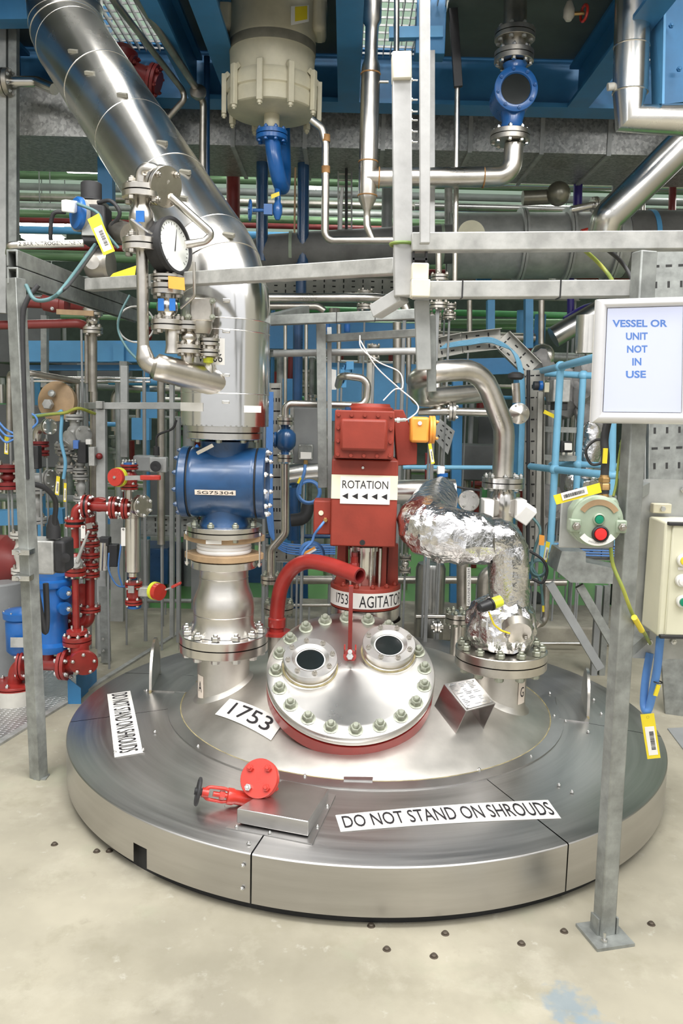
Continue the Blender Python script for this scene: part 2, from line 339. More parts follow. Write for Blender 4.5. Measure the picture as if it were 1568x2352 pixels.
def text(s, name, m, parent, f, W, H, thick=0, weight=0.0):
    """lettering s stretched to W x H (u right, v up from 0) and laid by f(u, v) -> point"""
    c = bpy.data.curves.new('t', 'FONT'); c.body = s; c.align_x = 'LEFT'; c.resolution_u = 3; c.offset = weight
    o = bpy.data.objects.new('t', c); COL.objects.link(o); me = bpy.data.meshes.new_from_object(o); bpy.data.objects.remove(o)
    b = bmesh.new(); b.from_mesh(me); bpy.data.meshes.remove(me)
    xs = [v.co.x for v in b.verts]; ys = [v.co.y for v in b.verts]; x0, x1, y0, y1 = min(xs), max(xs), min(ys), max(ys)
    for v in b.verts: v.co = f((v.co.x-x0)/max(x1-x0, 1e-6)*W, (v.co.y-y0)/max(y1-y0, 1e-6)*H)
    g = G(); g.b.free(); g.b = b; return g.out(name, m, parent, fix=False)
def bil(q):                                          # bilinear patch of four corners: bl, br, tr, tl
    q = [V(p) for p in q]; return lambda u, v: q[0]*(1-u)*(1-v)+q[1]*u*(1-v)+q[2]*u*v+q[3]*(1-u)*v
def patch(q, name, m, parent, n=1, off=0.0, th=.0012, **k):
    f = q if callable(q) else bil(q); g = G(); e = 1e-3
    nr = (f(.6, .5)-f(.4, .5)).cross(f(.5, .6)-f(.5, .4)).normalized()
    rows = [[f(i/n, j/n)+nr*off for i in range(n+1)] for j in range(n+1)]
    g.quadgrid(rows, False); r = bmesh.ops.extrude_face_region(g.b, geom=g.b.faces[:]); bmesh.ops.translate(g.b, verts=[v for v in r['geom'] if isinstance(v, bmesh.types.BMVert)], vec=nr*th)
    o = g.out(name, m, parent, **k); LAST[0] = o; return o
def words(s, q, name, m, parent, u0, v0, u1, v1, off=.0016, weight=0.0):
    f = q if callable(q) else bil(q); nr = (f(.6, .5)-f(.4, .5)).cross(f(.5, .6)-f(.5, .4)).normalized()
    return text(s, name, m, onto(parent), lambda u, v: f(u0+(u1-u0)*u, v0+(v1-v0)*v)+nr*off, 1, 1, weight=weight)
def tagcard(px4, Y, label, dY=(0, 0, 0, 0), code=True, m='yellow', group=None, cat='tag'):
    """yellow plastic tag with a white bar-code sticker; corners bl, br, tr, tl in the upright sense of the card"""
    q = [at(p[0], p[1], Y+d) for p, d in zip(px4, dY)]; f = bil(q); nr = (q[1]-q[0]).cross(q[3]-q[0]).normalized()
    t = thing('barcode_tag', label, cat, q[3], group)
    patch(q, 'card', m, t, th=.002)
    if code:
        patch([f(.15, .08)+nr*.0022, f(.85, .08)+nr*.0022, f(.85, .72)+nr*.0022, f(.15, .72)+nr*.0022], 'sticker', 'label', t, th=.0006)
        g = G(); rnd = random.Random(len(label)); y = .2
        while y < .62:
            h = rnd.choice((.006, .010, .016)); a = [f(.42, y), f(.74, y), f(.74, y+h), f(.42, y+h)]; g.poly([p+nr*.003 for p in a], nr*.0004); y += h+rnd.choice((.008, .012))
        g.out('barcode', 'ink', onto(t))
    G().torus(f(.5, .93)+nr*.001, nr, .004, .0012, 12, 5).out('eyelet', 'black', t)
    return t
def spl(pts, n=7):
    pts = [V(p) for p in pts]; P = [pts[0]*2-pts[1]]+pts+[pts[-1]*2-pts[-2]]; o = []
    for i in range(1, len(P)-2):
        for j in range(n):
            t = j/n; a, b, c, d = P[i-1:i+3]; o.append(.5*((2*b)+(c-a)*t+(2*a-5*b+4*c-d)*t*t+(3*b-a-3*c+d)*t**3))
    return o+[pts[-1]]
def run(name, m, pts, r, label, cat, fil=.06, seg=12, group=None, **k):
    if cat in ('cable', 'hose') and len(pts) > 2: pts = spl(pts); fil = 0
    return G().tube(pts, r, fil, seg, **k).out(name, m, label=label, cat=cat, group=group)
# ================================================================ the setting
def slab(name, x0, x1, y0, y1, z0, z1, m, kind='structure', label=None):
    return G().box(((x0+x1)/2, (y0+y1)/2, (z0+z1)/2), (x1-x0, y1-y0, z1-z0)).out(name, m, kind=kind, label=label, loc=(0, 0, 0))
slab('floor', -14, 14, -9, 2.6, -.3, 0, 'concrete', label='bare stained concrete floor around the vessel')
slab('floor_far', -14, 14, 5.6, 26, -.3, 0, 'far_floor', label='dull grey floor far behind the vessel')
slab('floor_green', -14, 14, 2.6, 5.6, -.3, 0, 'floor_green', label='green painted floor behind the vessel')
slab('wall_back', -14, 14, 26, 26.2, 0, 9, 'dark_wall')
slab('wall_left', -14.2, -14, -9, 26, 0, 9, 'offwhite')
slab('wall_right', 14, 14.2, -9, 26, 0, 9, 'offwhite')
# concrete kerb behind the vessel, chequer plate pit cover at left
G().poly([V((-.95, 1.9, 0)), V((3.4, 1.78, 0)), V((3.4, 2.5, 0)), V((-.95, 2.5, 0))], (0, 0, .13)).out('trim_1', 'plinth', bevel=.015, kind='structure', label='low rough concrete kerb behind the vessel', loc=(0, 0, 0))
pl = [onz(-260, 1815, 0), onz(0, 1712, 0), onz(215, 1575, 0), onz(150, 1540, 0), onz(-420, 1540, 0)]
G().poly(pl, (0, 0, .006)).out('floor_plate', 'chequer', label='chequer plate cover let into the floor left of the shroud', cat='floor plate')
a, c = onz(-160, 1806, 0), onz(238, 1562, 0); d = onz(462, 1422, 0)
g = G(); g.bar(a+V((0, 0, .006)), c+V((0, 0, .006)), .035, .012); g.bar(c+V((0, 0, .006)), d+V((0, 0, .006)), .03, .012); g.out('floor_edge_strip', 'galv_light', label='long pale metal edge strip along the chequer plate', cat='floor strip')
# small framed hatch at the right edge
q = [onz(1532, 1675, 0), onz(1590, 1672, 0), onz(1640, 1760, 0), onz(1585, 1745, 0)]
G().poly(q, (0, 0, .006)).out('floor_hatch', 'grey_paint', label='small grey hatch frame in the concrete right of the shroud', cat='hatch')
for px, py in ((852, 2127), (1022, 2145), (888, 2181), (996, 2197), (1197, 2168), (1295, 2140), (1495, 2123), (125, 1940), (222, 1956), (251, 1955)):
    p = onz(px, py, 0); g = G(); g.lathe(p, (0, 0, 1), ((.009, 0), (.009, .006), (.006, .009)), 12); g.lathe(p, (0, 0, 1), ((.013, 0), (.012, .002)), 12); g.out('anchor_stud', 'dark_rust', label='cut-off anchor stud in the bare concrete floor', cat='stud', group='cut-off anchor studs in the floor')
# ================================================================ shroud
def zs(r): return .2+(1.3-r)*.1
def onsh(px, py, off=.0):
    z = .22
    for _ in range(8): p = onz(px, py, z+off); z = zs(math.hypot(p.x, p.y))
    return onz(px, py, z+off)
sh = thing('vessel_shroud', 'wide round stainless steel shroud lying round the foot of the vessel dome', 'shroud', (0, 0, 0))
seams = [-107, -61, -10, 45, 100, 160, 190, 253]
prof = [(1.3, .036), (1.3, .105), (1.3, .196), (1.2985, .1985), (1.295, .2005), (1.1, .22), (.874, .2426)]
for a0, a1 in zip(seams, seams[1:]):
    g = G(); n = max(4, int((a1-a0)/1.5)); A = [math.radians(a0+.12+(a1-a0-.24)*i/n) for i in range(n+1)]; vs = [[g.b.verts.new((r*math.cos(t), r*math.sin(t), z)) for t in A] for r, z in prof]
    for i in range(len(prof)-1):
        for j in range(n):
            am = math.degrees((A[j]+A[j+1])/2) % 360
            if i == 0 and 231.5 < am < 234.8: continue
            g.b.faces.new((vs[i][j], vs[i][j+1], vs[i+1][j+1], vs[i+1][j]))
    g.out('panel', 'shroud', sh, ang=30, fix=False)
G().lathe((0, 0, 0), (0, 0, 1), ((1.27, 0.0), (1.27, .19), (.87, .232)), 96, cap=False).out('shadow_core', 'dark', sh)  # dark core stands in for the shade in the gap under the skirt
G().lathe((0, 0, 0), (0, 0, 1), ((.884, .2415), (.884, .2465), (.828, .251), (.828, .235)), 96, cap=False).out('inner_ring', 'brushed', sh)
for px, py in ((571, 1940), (1283, 1805), (1313, 1821), (264, 1560+170), (329, 1724), (337, 1588), (440, 1592), (1262, 1594), (1298, 1658), (1363, 1609), (1380, 1641), (1272, 1646), (1350, 1683), (356, 1683), (455, 1716), (1100, 1770), (700, 1785), (1219, 1740), (1060, 1765)):
    bolt(sh, onsh(px, py, .001), (0, 0, 1), .007, 'bolt_zinc', stud=True, name='screw')
for px, py in ((559, 1987), (557, 2040)):
    d = ray(px, py); k = 1.301; a = d.x**2+d.y**2; b2 = 2*(CAM.x*d.x+CAM.y*d.y); c2 = CAM.x**2+CAM.y**2-k*k; t = (-b2-math.sqrt(b2*b2-4*a*c2))/(2*a); p = CAM+d*t
    bolt(sh, p, (p.x, p.y, 0), .007, 'bolt_zinc', name='screw')
# raised lifting plates with half discs
for c1, c2, quad in (((345, 1588), (366, 1540), [(330, 1587), (438, 1593), (456, 1556), (372, 1550)]), ((1350, 1648), (1337, 1600), [(1283, 1653), (1352, 1662), (1338, 1588), (1275, 1602)])):
    qs = [onsh(*p) for p in quad]; G().poly(qs, (0, 0, .006)).out('raised_plate', 'shroud', sh)
    a = onsh(*c1, .004); c = onsh(*c2, .004); u = (c-a); L = max(u.length, .16); u.normalize(); mid = a+u*L/2
    pts = [mid-u*L/2*math.cos(PI*i/18)+V((0, 0, 1))*(L*.62*math.sin(PI*i/18)) for i in range(19)]
    nrm = u.cross(V((0, 0, 1))).normalized(); pts2 = [p+nrm*.006 for p in pts]
    G().poly(pts2, nrm*-.012).out('lifting_disc', 'steel', sh)
    g = G(); g.tube([a-u*.008, c+u*.008], .006, 0, 8); g.out('weld_bead', 'bead', sh)
g = G(); g.torus((0, 0, .2495), (0, 0, 1), .829, .0028, 96, 6); g.out('sealant_bead', 'bead', sh)
q = [onsh(789, 1796, .0), onsh(855, 1798, .0), onsh(856, 1790, .0), onsh(789, 1789, .0)]; G().poly(q, (0, 0, .009)).out('clip_plate', 'brushed', sh)
# folded box where the flushing valve comes through
bt = [onz(543.5, 1857, .272), onz(708, 1887, .272), onz(754, 1811, .272), onz(648, 1791, .272)]
g = G(); g.poly(bt, (0, 0, -.05)); g.out('valve_box', 'brushed', sh, bevel=.003)
ctr = sum(bt, V())/4; fl = [ctr+(p-ctr)*1.2 for p in bt]
g = G(); g.poly([V((p.x, p.y, zs(math.hypot(p.x, p.y))+.001)) for p in fl], (0, 0, .004)); g.out('valve_box_foot', 'brushed', sh)
for i, k in ((0, .5), (1, .3), (1, .75), (0, .08), (3, .2)):
    p = fl[i].lerp(fl[(i+1) % 4], k); p = ctr+(p-ctr)*.93; bolt(sh, V((p.x, p.y, zs(math.hypot(p.x, p.y))+.004)), (0, 0, 1), .006, 'bolt_zinc', name='screw')
# warning strips on the shroud
s1 = [onsh(782, 1911, .001), onsh(1288, 1880, .001), onsh(1258, 1838, .001), onsh(770, 1873, .001)]
def onsurf(q, off):
    f = bil(q)
    def h(u, v): p = f(u, v); return V((p.x, p.y, zs(math.hypot(p.x, p.y))+off))
    return h
patch(onsurf(s1, .0012), 'warning_strip', 'label', sh, n=14, label='long white warning strip reading DO NOT STAND ON SHROUDS at the front')
words('DO NOT STAND ON SHROUDS', onsurf(s1, .0034), 'lettering', 'ink', sh, .022, .16, .985, .86)
s2 = [onsh(246, 1595, .001), onsh(263, 1740, .001), onsh(328, 1729, .001), onsh(299, 1587, .001)]
patch(onsurf(s2, .0012), 'warning_strip', 'label', sh, n=10, label='white warning strip reading DO NOT STAND ON SHROUDS at the left side')
words('DO NOT STAND ON SHROUDS', onsurf(s2, .0034), 'lettering', 'ink', sh, .03, .18, .97, .86)
# ================================================================ red flushing valve on the shroud
vb = onz(640, 1864, .272); fc = at(597, 1789, -.98)
va = thing('flushing_valve', 'small red angle valve with blind flange and black handwheel on the shroud box', 'valve', vb)
nf = V((-.22, -.80, .55)).normalized()
g = G(); g.tube([vb-V((0, 0, .03)), at(632, 1832, -.95), at(622, 1815, -.95)], .026, .03, 18); g.cyl(at(640, 1870, -.99), at(634, 1838, -.95), .03); g.cyl(fc-nf*.075, fc-nf*.012, .03, .034); g.out('body', 'red_bright', va)
g = G(); g.lathe(fc-nf*.014, nf, ((.030, 0), (.064, 0), (.066, .004), (.066, .012), (.064, .014)), 36); g.out('flange', 'red_bright', va)
g = G(); g.lathe(fc+nf*.003, nf, ((.064, 0), (.066, .003), (.066, .010), (.064, .013)), 36); g.out('blind_flange', 'red_bright', va)
x, y, z = frame(nf)
for i, m in enumerate(('red_bright', 'red_bright', 'bolt_zinc', 'red_bright')):
    a = PI/4+i*PI/2+.12; bolt(va, fc+nf*.016+(x*math.cos(a)+y*math.sin(a))*.045, nf, .0125, m)
hw = at(455, 1818, -1.0); b0 = at(622, 1843, -.96); ax = (hw-b0).normalized(); L = (hw-b0).length
g = G(); g.lathe(b0, ax, ((.03, 0), (.031, L*.18), (.025, L*.3), (.024, L*.5), (.028, L*.53), (.028, L*.60), (.012, L*.61)), 24); g.out('bonnet', 'red_bright', va)
g = G(); x, y, _ = frame(ax)
for s in (-1, 1): g.tube([b0+ax*L*.56+y*s*.018, b0+ax*L*.66+y*s*.024, b0+ax*L*.86+y*s*.022, b0+ax*L*.92+y*s*.010], .006, .02, 10)
g.cyl(b0+ax*L*.86, b0+ax*L*.95, .016); g.cyl(b0+ax*L*.60, b0+ax*L*.80, .009); g.hexp(b0+ax*L*.64, ax, .015, .018); g.out('yoke', 'red_bright', va)
g = G(); wx = ax; g.torus(hw, wx, .042, .006, 30, 8)
for k in range(5):
    a = 2*PI*k/5; g.tube([hw, hw+(x*math.cos(a)+y*math.sin(a))*.042], .0045, 0, 8)
g.cyl(hw-ax*.012, hw+ax*.012, .012); g.out('handwheel', 'rubber', va)
g = G(); g.tube([b0+ax*L*.6-y*.025, b0+ax*L*.62-y*.04, b0+ax*L*.45-y*.045, b0+ax*L*.4-y*.03], .0012, .01, 6); g.out('locking_wire', 'steel', va)
# ================================================================ vessel dome
DX = {}
ves = thing('reactor_vessel', 'domed stainless top of the reactor vessel rising from the shroud', 'vessel', (0, 0, .2))
G().lathe((0, 0, 0), (0, 0, 1), ((.85, .232), (.826, .25), (.78, .272), (.69, .312), (.5, .392), (.35, .445), (.24, .475), (.18, .49)), 96, cap=False).out('dome', 'dome_steel', ves, ang=60)
def zd(r):
    P = [(.18, .49), (.24, .475), (.35, .445), (.5, .392), (.69, .312), (.78, .272), (.845, .244), (.87, .236)]
    for (r0, z0), (r1, z1) in zip(P, P[1:]):
        if r <= r1: return z0+(z1-z0)*max(0, r-r0)/(r1-r0)
    return .236
YA = -.10; XA = at(513, 1540, YA).x
YG = -.18; XG = at(1148, 1540, YG).x
def zA(py): return at(515, py, YA).z
def zG(py): return at(1146, py, YG).z
def nozzle(x, y, r, ztop, lab, ltr, ang):
    g = G(); seg = 40; rows = []
    for i in range(seg): pass
    low = [V((x+r*math.cos(2*PI*i/seg), y+r*math.sin(2*PI*i/seg), 0)) for i in range(seg)]
    foot = [V((x+(r+.022)*math.cos(2*PI*i/seg), y+(r+.022)*math.sin(2*PI*i/seg), 0)) for i in range(seg)]
    for p in low: p.z = zd(math.hypot(p.x, p.y))+.018
    for p in foot: p.z = zd(math.hypot(p.x, p.y))-.004
    top = [V((p.x, p.y, ztop)) for p in low]; g.quadgrid([foot, low, top]); g.out('nozzle', 'dome_steel', ves, label='stainless nozzle lettered '+ltr)
    def f(u, v):
        a = math.radians(ang)+(u-.5)*.40; return V((x+(r+.0015)*math.cos(a), y+(r+.0015)*math.sin(a), zl+v*hl))
    zl, hl = lab; patch(f, 'letter_label', 'label_pink', ves, n=4, th=.0008); words(ltr, f, 'lettering', 'ink', ves, .25, .3, .78, .75, off=.0016)
nozzle(XA, YA, sz(61, YA), zA(1475), (at(462, 1606, YA-.08).z, .105), 'A', -141)
nozzle(XG, YG, sz(62, YG), zG(1512), (at(1203, 1616, YG-.08).z, .098), 'G', -46)
# manway neck
MC = at(805, 1540, -.47); MN = V((.015, -.485, .875)).normalized(); MX, MY, _ = frame(MN)
g = G(); g.lathe(MC-MN*.26, MN, ((.285, 0), (.285, .16)), 60, cap=False); g.out('manway_neck', 'dome_steel', ves)
ring = []
for i in range(72):
    a = 2*PI*i/72; dd = MX*math.cos(a)+MY*math.sin(a); p = MC+dd*.292-MN*.05
    for _ in range(60):
        if p.z < zd(math.hypot(p.x, p.y)): break
        p = p-MN*.004
    ring.append(p)
G().tube(ring+[ring[0]], .011, 0, 8).out('weld_bead', 'steel_dull', ves)
# painted number on the dome
def ondome(px, py, off=0):
    z = .35
    for _ in range(25): p = onz(px, py, z); z = .5*z+.5*(zd(math.hypot(p.x, p.y))+off)
    return V((p.x, p.y, z))
nq = [ondome(494, 1643), ondome(622, 1703), ondome(652, 1660), ondome(528, 1607)]
def ond(q, off):
    f = bil(q)
    def h(u, v): p = f(u, v); return V((p.x, p.y, zd(math.hypot(p.x, p.y))+off))
    return h
patch(ond(nq, .004), 'number_label', 'label', ves, n=8, label='white plate reading 1753 on the dome')
words('1753', ond(nq, .0065), 'lettering', 'ink', ves, .17, .18, .88, .86)
# agitator neck
g = G(); AX, AY = at(838, 1385, .05).x, .05
zag = lambda py: at(838, py, AY).z
g.lathe((AX, AY, .44), (0, 0, 1), ((.235, 0), (.19, .05), (.165, zag(1418)-.44)), 48, cap=False); g.out('agitator_neck', 'dome_steel', ves)
# nameplate bracket
nb = thing('nameplate_bracket', 'folded steel bracket carrying an engraved nameplate on the dome beside nozzle G', 'bracket', ondome(1080, 1660))
T = [at(1070, 1634, -.56), at(1137, 1616, -.49), at(1089, 1559, -.36), at(1020, 1572, -.43)]
zt = (T[0].z+T[1].z)/2
lo = [ondome(1047, 1684), ondome(1116, 1668)]
g = G(); t = .003
def sheet(g, pts, th): 
    n = (pts[1]-pts[0]).cross(pts[2]-pts[0]).normalized(); g.poly([p-n*th/2 for p in pts], n*th)
sheet(g, T, .004); g.out('top_plate', 'brushed', nb)
for ia, ib, pa, pb, ya, yb in ((0, 3, (1047, 1684), (997, 1623), -.56, -.43), (1, 2, (1112, 1671), (1075, 1610), -.49, -.36)):
    A_, B_ = at(*pa, ya), at(*pb, yb); A_ = T[ia]+(A_-T[ia])*1.25; B_ = T[ib]+(B_-T[ib])*1.25
    g = G(); sheet(g, [T[ia], T[ib], B_, A_], .003); g.out('leg', 'brushed', nb)
f = bil(T); nr = (T[1]-T[0]).cross(T[3]-T[0]).normalized()
patch([f(.06, .05)+nr*.003, f(.94, .05)+nr*.003, f(.94, .95)+nr*.003, f(.06, .95)+nr*.003], 'nameplate', 'steel_bright', nb, th=.001)
g = G(); rnd = random.Random(5)
for r in range(15):
    v = .9-r*.055
    for c in range(3):
        if rnd.random() < .22: continue
        u = .12+c*.27; L = rnd.uniform(.08, .22); g.poly([p+nr*.0042 for p in (f(u, v), f(u+L, v), f(u+L, v+.022), f(u, v+.022))], nr*.0003)
g.out('engraving', 'grey_paint', onto(nb))
for u, v in ((.1, .08), (.9, .08), (.9, .92), (.1, .92)): bolt(nb, f(u, v)+nr*.004, nr, .004, 'bolt_zinc', False, name='rivet')
# ================================================================ manway lid
mw = thing('manway_cover', 'big round bolted manway cover with two sight glasses on the dome', 'manway cover', MC-MN*.05)
R = .335
o = G().lathe((0, 0, 0), (0, 0, 1), ((R-.05, 0), (R, 0), (R, .034), (R-.004, .038), (.27, .0385), (.12, .043), (.0, .046)), 96, cap=False).out('lid', 'lid', None, loc=(0, 0, 0), ang=50)
M = axmat(MC-MN*.038-wloc(mw), MN); o.parent = mw; o.location = M.to_translation(); o.rotation_euler = M.to_euler()
G().lathe(MC-MN*.048, MN, ((R-.02, 0), (R-.02, .012)), 80, cap=False).out('gasket', 'rubber', mw)
G().lathe(MC-MN*.108, MN, ((.27, 0), (R, 0), (R, .058), (.27, .058)), 96, cap=False).out('lower_flange', 'red', mw, label='red painted lower flange')
for i in range(20):
    a = -PI/2+math.radians(2.3+18*i); d = (MX*math.cos(a)+MY*math.sin(a))*.296
    bolt(mw, MC+d+MN*.0005, MN, .0225, 'bolt_green', True, True, rot=random.Random(i).uniform(0, 1))
    if i > 16 or i < 4: bolt(mw, MC+d-MN*.108, -MN, .0225, 'bolt_green', False)
mat('sight_dark', (.012, .016, .016), .06, 0, .2, 6, coat=.6)
def planehit(px, py, c, n, off=0):
    d = ray(px, py); c = c+n*off; t = (c-CAM).dot(n)/d.dot(n); return CAM+d*t
for px, py, ph in ((712.6, 1510.6, 0.2), (893, 1477.6, .35)):
    c = planehit(px, py, MC, MN, .058); b0 = c-MN*.058
    sg = thing('sight_glass', 'round bolted sight glass on the %s of the manway cover' % ('left half' if px < 800 else 'right half'), 'sight glass', b0)
    G().lathe(b0, MN, ((.118, .001), (.104, .009), (.100, .012), (.100, .034), (.094, .036), (.094, .039)), 48, cap=False).out('neck', 'steel', sg)
    G().torus(b0+MN*.004, MN, .106, .006, 48, 8).out('weld_bead', 'bead', sg)
    G().lathe(b0, MN, ((.094, .039), (.105, .039), (.107, .041), (.107, .058), (.105, .060), (.074, .060), (.060, .050), (.056, .044)), 56, cap=False).out('ring', 'steel_ring', sg, ang=20)
    G().lathe(b0, MN, ((.0595, .046), (.055, .046), (.055, .0475), (.0595, .0475)), 40, cap=False).out('seal', 'white', sg)
    G().lathe(b0, MN, ((.0, .044), (.056, .044), (.056, .046)), 40, cap=False).out('pane', 'sight_dark', sg)
    for i in range(8):
        a = ph+PI/4*i; bolt(sg, b0+MN*.0600+(MX*math.cos(a)+MY*math.sin(a))*.089, MN, .0105, 'steel_dull')
# wiper lever
lb = planehit(803, 1502, MC, MN, .01)
lv = thing('manway_lever', 'thin red eye lever standing up from the middle of the manway cover', 'lever', lb)
tp = at(806, 1345, -.52); g = G(); g.lathe(lb-MN*.006+V((0, -.012, 0)), (0, -1, .35), ((.012, 0), (.026, 0), (.026, .014), (.012, .014), (.012, 0)), 28, cap=False)
d = (tp-lb).normalized(); g.bar(lb+d*.024, tp, .016, .009, up=(0, 1, .5)); g.out('handle', 'red', lv)
g = G(); g.lathe(lb+V((0, .02, 0)), (0, -1, .35), ((.009, 0), (.009, .075)), 14); g.hexp(lb+V((0, -.035, 0)), (0, -1, .35), .015, .014); g.out('spindle', 'bolt_zinc', lv)
g = G(); g.box(lb-MN*.006, (.05, .04, .012), ax=MN); g.out('clevis', 'bead', lv); 
g = G(); x = V((1, 0, 0)); 
for s in (-1, 1): g.box(lb+x*s*.022+MN*.014, (.006, .03, .05), ax=MN)
g.out('ear', 'red', lv)
# red gooseneck vent pipe
gp = thing('gooseneck_pipe', 'thick red bent vent pipe with an open end above the manway cover', 'pipe', at(635, 1455, .0))
pts = spl([at(634, 1452, .0), at(637, 1395, .0), at(646, 1347, -.01), at(669, 1308, -.03), at(705, 1290, -.07), at(750, 1296, -.13), at(788, 1309, -.19), at(826, 1323, -.26)], 4)
rr = sz(17.5, 0)
G().tube(pts, rr, 0, 24, cap=False).out('pipe', 'red', gp)
e = (pts[-1]-pts[-2]).normalized(); G().lathe(pts[-1]-e*.12, e, ((rr*.74, 0), (rr*.74, .12), (rr, .1205), (rr, .118)), 24, cap=False).out('pipe_mouth', 'dark_red', gp)
g = G(); u = (pts[0]-pts[1]).normalized(); g.lathe(at(635, 1440, 0), -u, ((rr*1.05, 0), (rr*1.18, .003), (rr*1.18, .04), (rr*1.02, .045)), 24); g.out('socket', 'red', gp)
z0 = zd(.29); G().lathe(at(636, 1456, 0), (0, 0, 1), ((rr*1.0, -.0), (rr*1.9, .0), (rr*1.9, .014), (rr*1.0, .014)), 30).out('flange', 'red', gp)
G().cyl(at(636, 1456, 0), V((at(636, 1456, 0).x, at(636, 1456, 0).y, .42)), .04).out('stub', 'dome_steel', gp)
# ================================================================ stack on nozzle A
Z = V((0, 0, 1))
def PA(py): return V((XA, YA, zA(py)))
k = sz(1, YA)
rs_ = thing('reducer_spool', 'stainless bell shaped reducer bolted on nozzle A', 'pipe spool', PA(1475))
zb, zt = zA(1449)-.082, zA(1449)
flange(rs_, V((XA, YA, (zb+zt)/2)), Z, k*104, .037, 12, .019, 'steel_bright', 'bolt_zinc', rot=.2, bR=k*88)
h0 = zA(1299)+.010
G().lathe((XA, YA, 0), Z, ((k*80, zt), (k*73, zt+.03), (k*70, zt+.055), (k*70.5, zt+.085), (k*71.5, zt+.115), (k*69.5, zt+.145), (k*65, zt+.172), (k*60, zt+.195), (k*57, zt+.218), (k*56, zt+.245), (k*56, h0-.03), (k*60, h0-.01)), 56).out('bell', 'steel_light', rs_)
for z in (zt+.085, zt+.245): G().torus((XA, YA, z), Z, k*(70 if z < zt+.2 else 56), .0025, 48, 6).out('weld_bead', 'steel_dull', rs_)
G().lathe((XA, YA, 0), Z, ((k*40, h0-.012), (k*76, h0-.012), (k*77, h0-.01), (k*77, h0+.020), (k*60, h0+.020)), 48).out('top_flange', 'steel_bright', rs_)
ej = thing('expansion_joint', 'expansion joint of white rings between tan plates under the blue body', 'expansion joint', PA(1290))
z1 = h0+.023; z2 = zA(1240)
def oblong(z, rx, ry, th):
    pts = []
    for i in range(48):
        a = 2*PI*i/48; c, s = math.cos(a), math.sin(a); lug = .022*max(0, math.cos(2*a))**6
        pts.append(V((XA+(rx+lug)*c, YA+(ry)*s, z)))
    return G().poly(pts, (0, 0, th))
oblong(z1, k*80, k*74, .028).out('backing_plate', 'tan', ej, bevel=.003); oblong(z2, k*82, k*74, .026).out('backing_plate', 'tan', ej, bevel=.003)
hh = (z2-z1-.03)
for i in range(3):
    z = z1+.036+hh*(i+.1)/3.0; G().torus((XA, YA, z), Z, k*57, .0125, 48, 12).out('white_ring', 'ptfe', ej)
    if i < 2: G().torus((XA, YA, z+hh/6), Z, k*60, .004, 48, 8).out('steel_hoop', 'steel', ej)
G().lathe((XA, YA, 0), Z, ((k*52, z1+.03), (k*52, z2)), 40).out('inner_sleeve', 'tan', ej)
for a in (0.12, PI-.12, 1.2, PI-1.2): 
    x, y = XA+k*84*math.cos(a), YA-k*78*abs(math.sin(a)) if a not in (0.12, PI-.12) else YA-.03
    if a in (0.12, PI-.12): g = G(); g.cyl((x, y, z1-.03), (x, y, z2+.045), .005); g.hexp((x, y, z1-.012), -Z, .011, .012); g.hexp((x, y, z2+.027), Z, .011, .012); g.out('tie_rod', 'bolt_zinc', ej)
patch([V((XA-k*30, YA-k*75, z2+.004)), V((XA+k*5, YA-k*76, z2+.004)), V((XA+k*5, YA-k*76, z2+.02)), V((XA-k*30, YA-k*75, z2+.02))], 'maker_strip', 'label', ej)
# blue flow sight glass
sgl = thing('flow_sight_glass', 'large dark blue sight glass body labelled SG75304 above the white ringed joint', 'sight glass', PA(1232))
zc = zA(1108); r = k*80
flange(sgl, V((XA, YA, z2+.046)), Z, k*87, .02, 8, .015, 'steel_bright', 'bolt_green', rot=.1, both=True)
G().lathe((XA, YA, 0), Z, ((k*58, z2+.066), (k*54, z2+.085), (k*50, zc-r*.95), (k*50, zc)), 40, cap=False).out('neck', 'blue', sgl)
G().lathe((XA, YA, 0), Z, ((k*52, zc), (k*52, zc+r*.95), (k*56, zA(1013)-.0)), 40, cap=False).out('neck', 'blue', sgl)
X1 = V((1, 0, 0)); Lh = k*97
G().lathe((XA-Lh, YA, zc), X1, ((r*.7, 0), (r*.985, .0), (r*1.02, .006), (r*1.02, .034), (r*.98, .036), (r*.98, .042), (r, .046), (r*1.01, .06), (r*.99, Lh-.02), (r*.99, Lh+.02), (r*1.01, 2*Lh-.06), (r, 2*Lh-.046), (r*.98, 2*Lh-.042), (r*.98, 2*Lh-.036), (r*1.02, 2*Lh-.034), (r*1.02, 2*Lh-.004), (r*.99, 2*Lh), (r*.80, 2*Lh+.001), (r*.78, 2*Lh-.012)), 56, cap=False).out('body', 'blue', sgl)
for s in (-1, 1):
    x = XA+s*(Lh-.040); G().torus((x, YA, zc), X1, r*.985, .004, 56, 6).out('gasket', 'black', sgl)
    G().lathe((XA+s*(Lh-.013), YA, zc), X1*s, ((0, 0), (r*.80, 0), (r*.80, .004), (0, .004)), 40, cap=False).out('pane', 'sight_dark', sgl)
    for i in range(12):
        a = 2*PI*(i+.3)/12; bolt(sgl, V((XA+s*Lh, YA+math.cos(a)*r*.91, zc+math.sin(a)*r*.91)), X1*s, .011, 'bolt_zinc' if s > 0 else 'blue')
def cylmap(x, y, rad, a0, a1, z0, z1):
    def f(u, v): a = math.radians(a0+(a1-a0)*u); return V((x+rad*math.cos(a), y+rad*math.sin(a), z0+(z1-z0)*v))
    return f
def body_f(u, v):
    x = at(447+94*u, 1136, YA-r).x; a = -.19+(v-.5)*.14; return V((x, YA-(r*1.008+.002)*math.cos(a), zc+(r*1.008+.002)*math.sin(a)))
patch(body_f, 'number_label', 'label_pink', sgl, n=5, th=.0008); words('SG75304', body_f, 'lettering', 'ink', sgl, .06, .2, .95, .8)
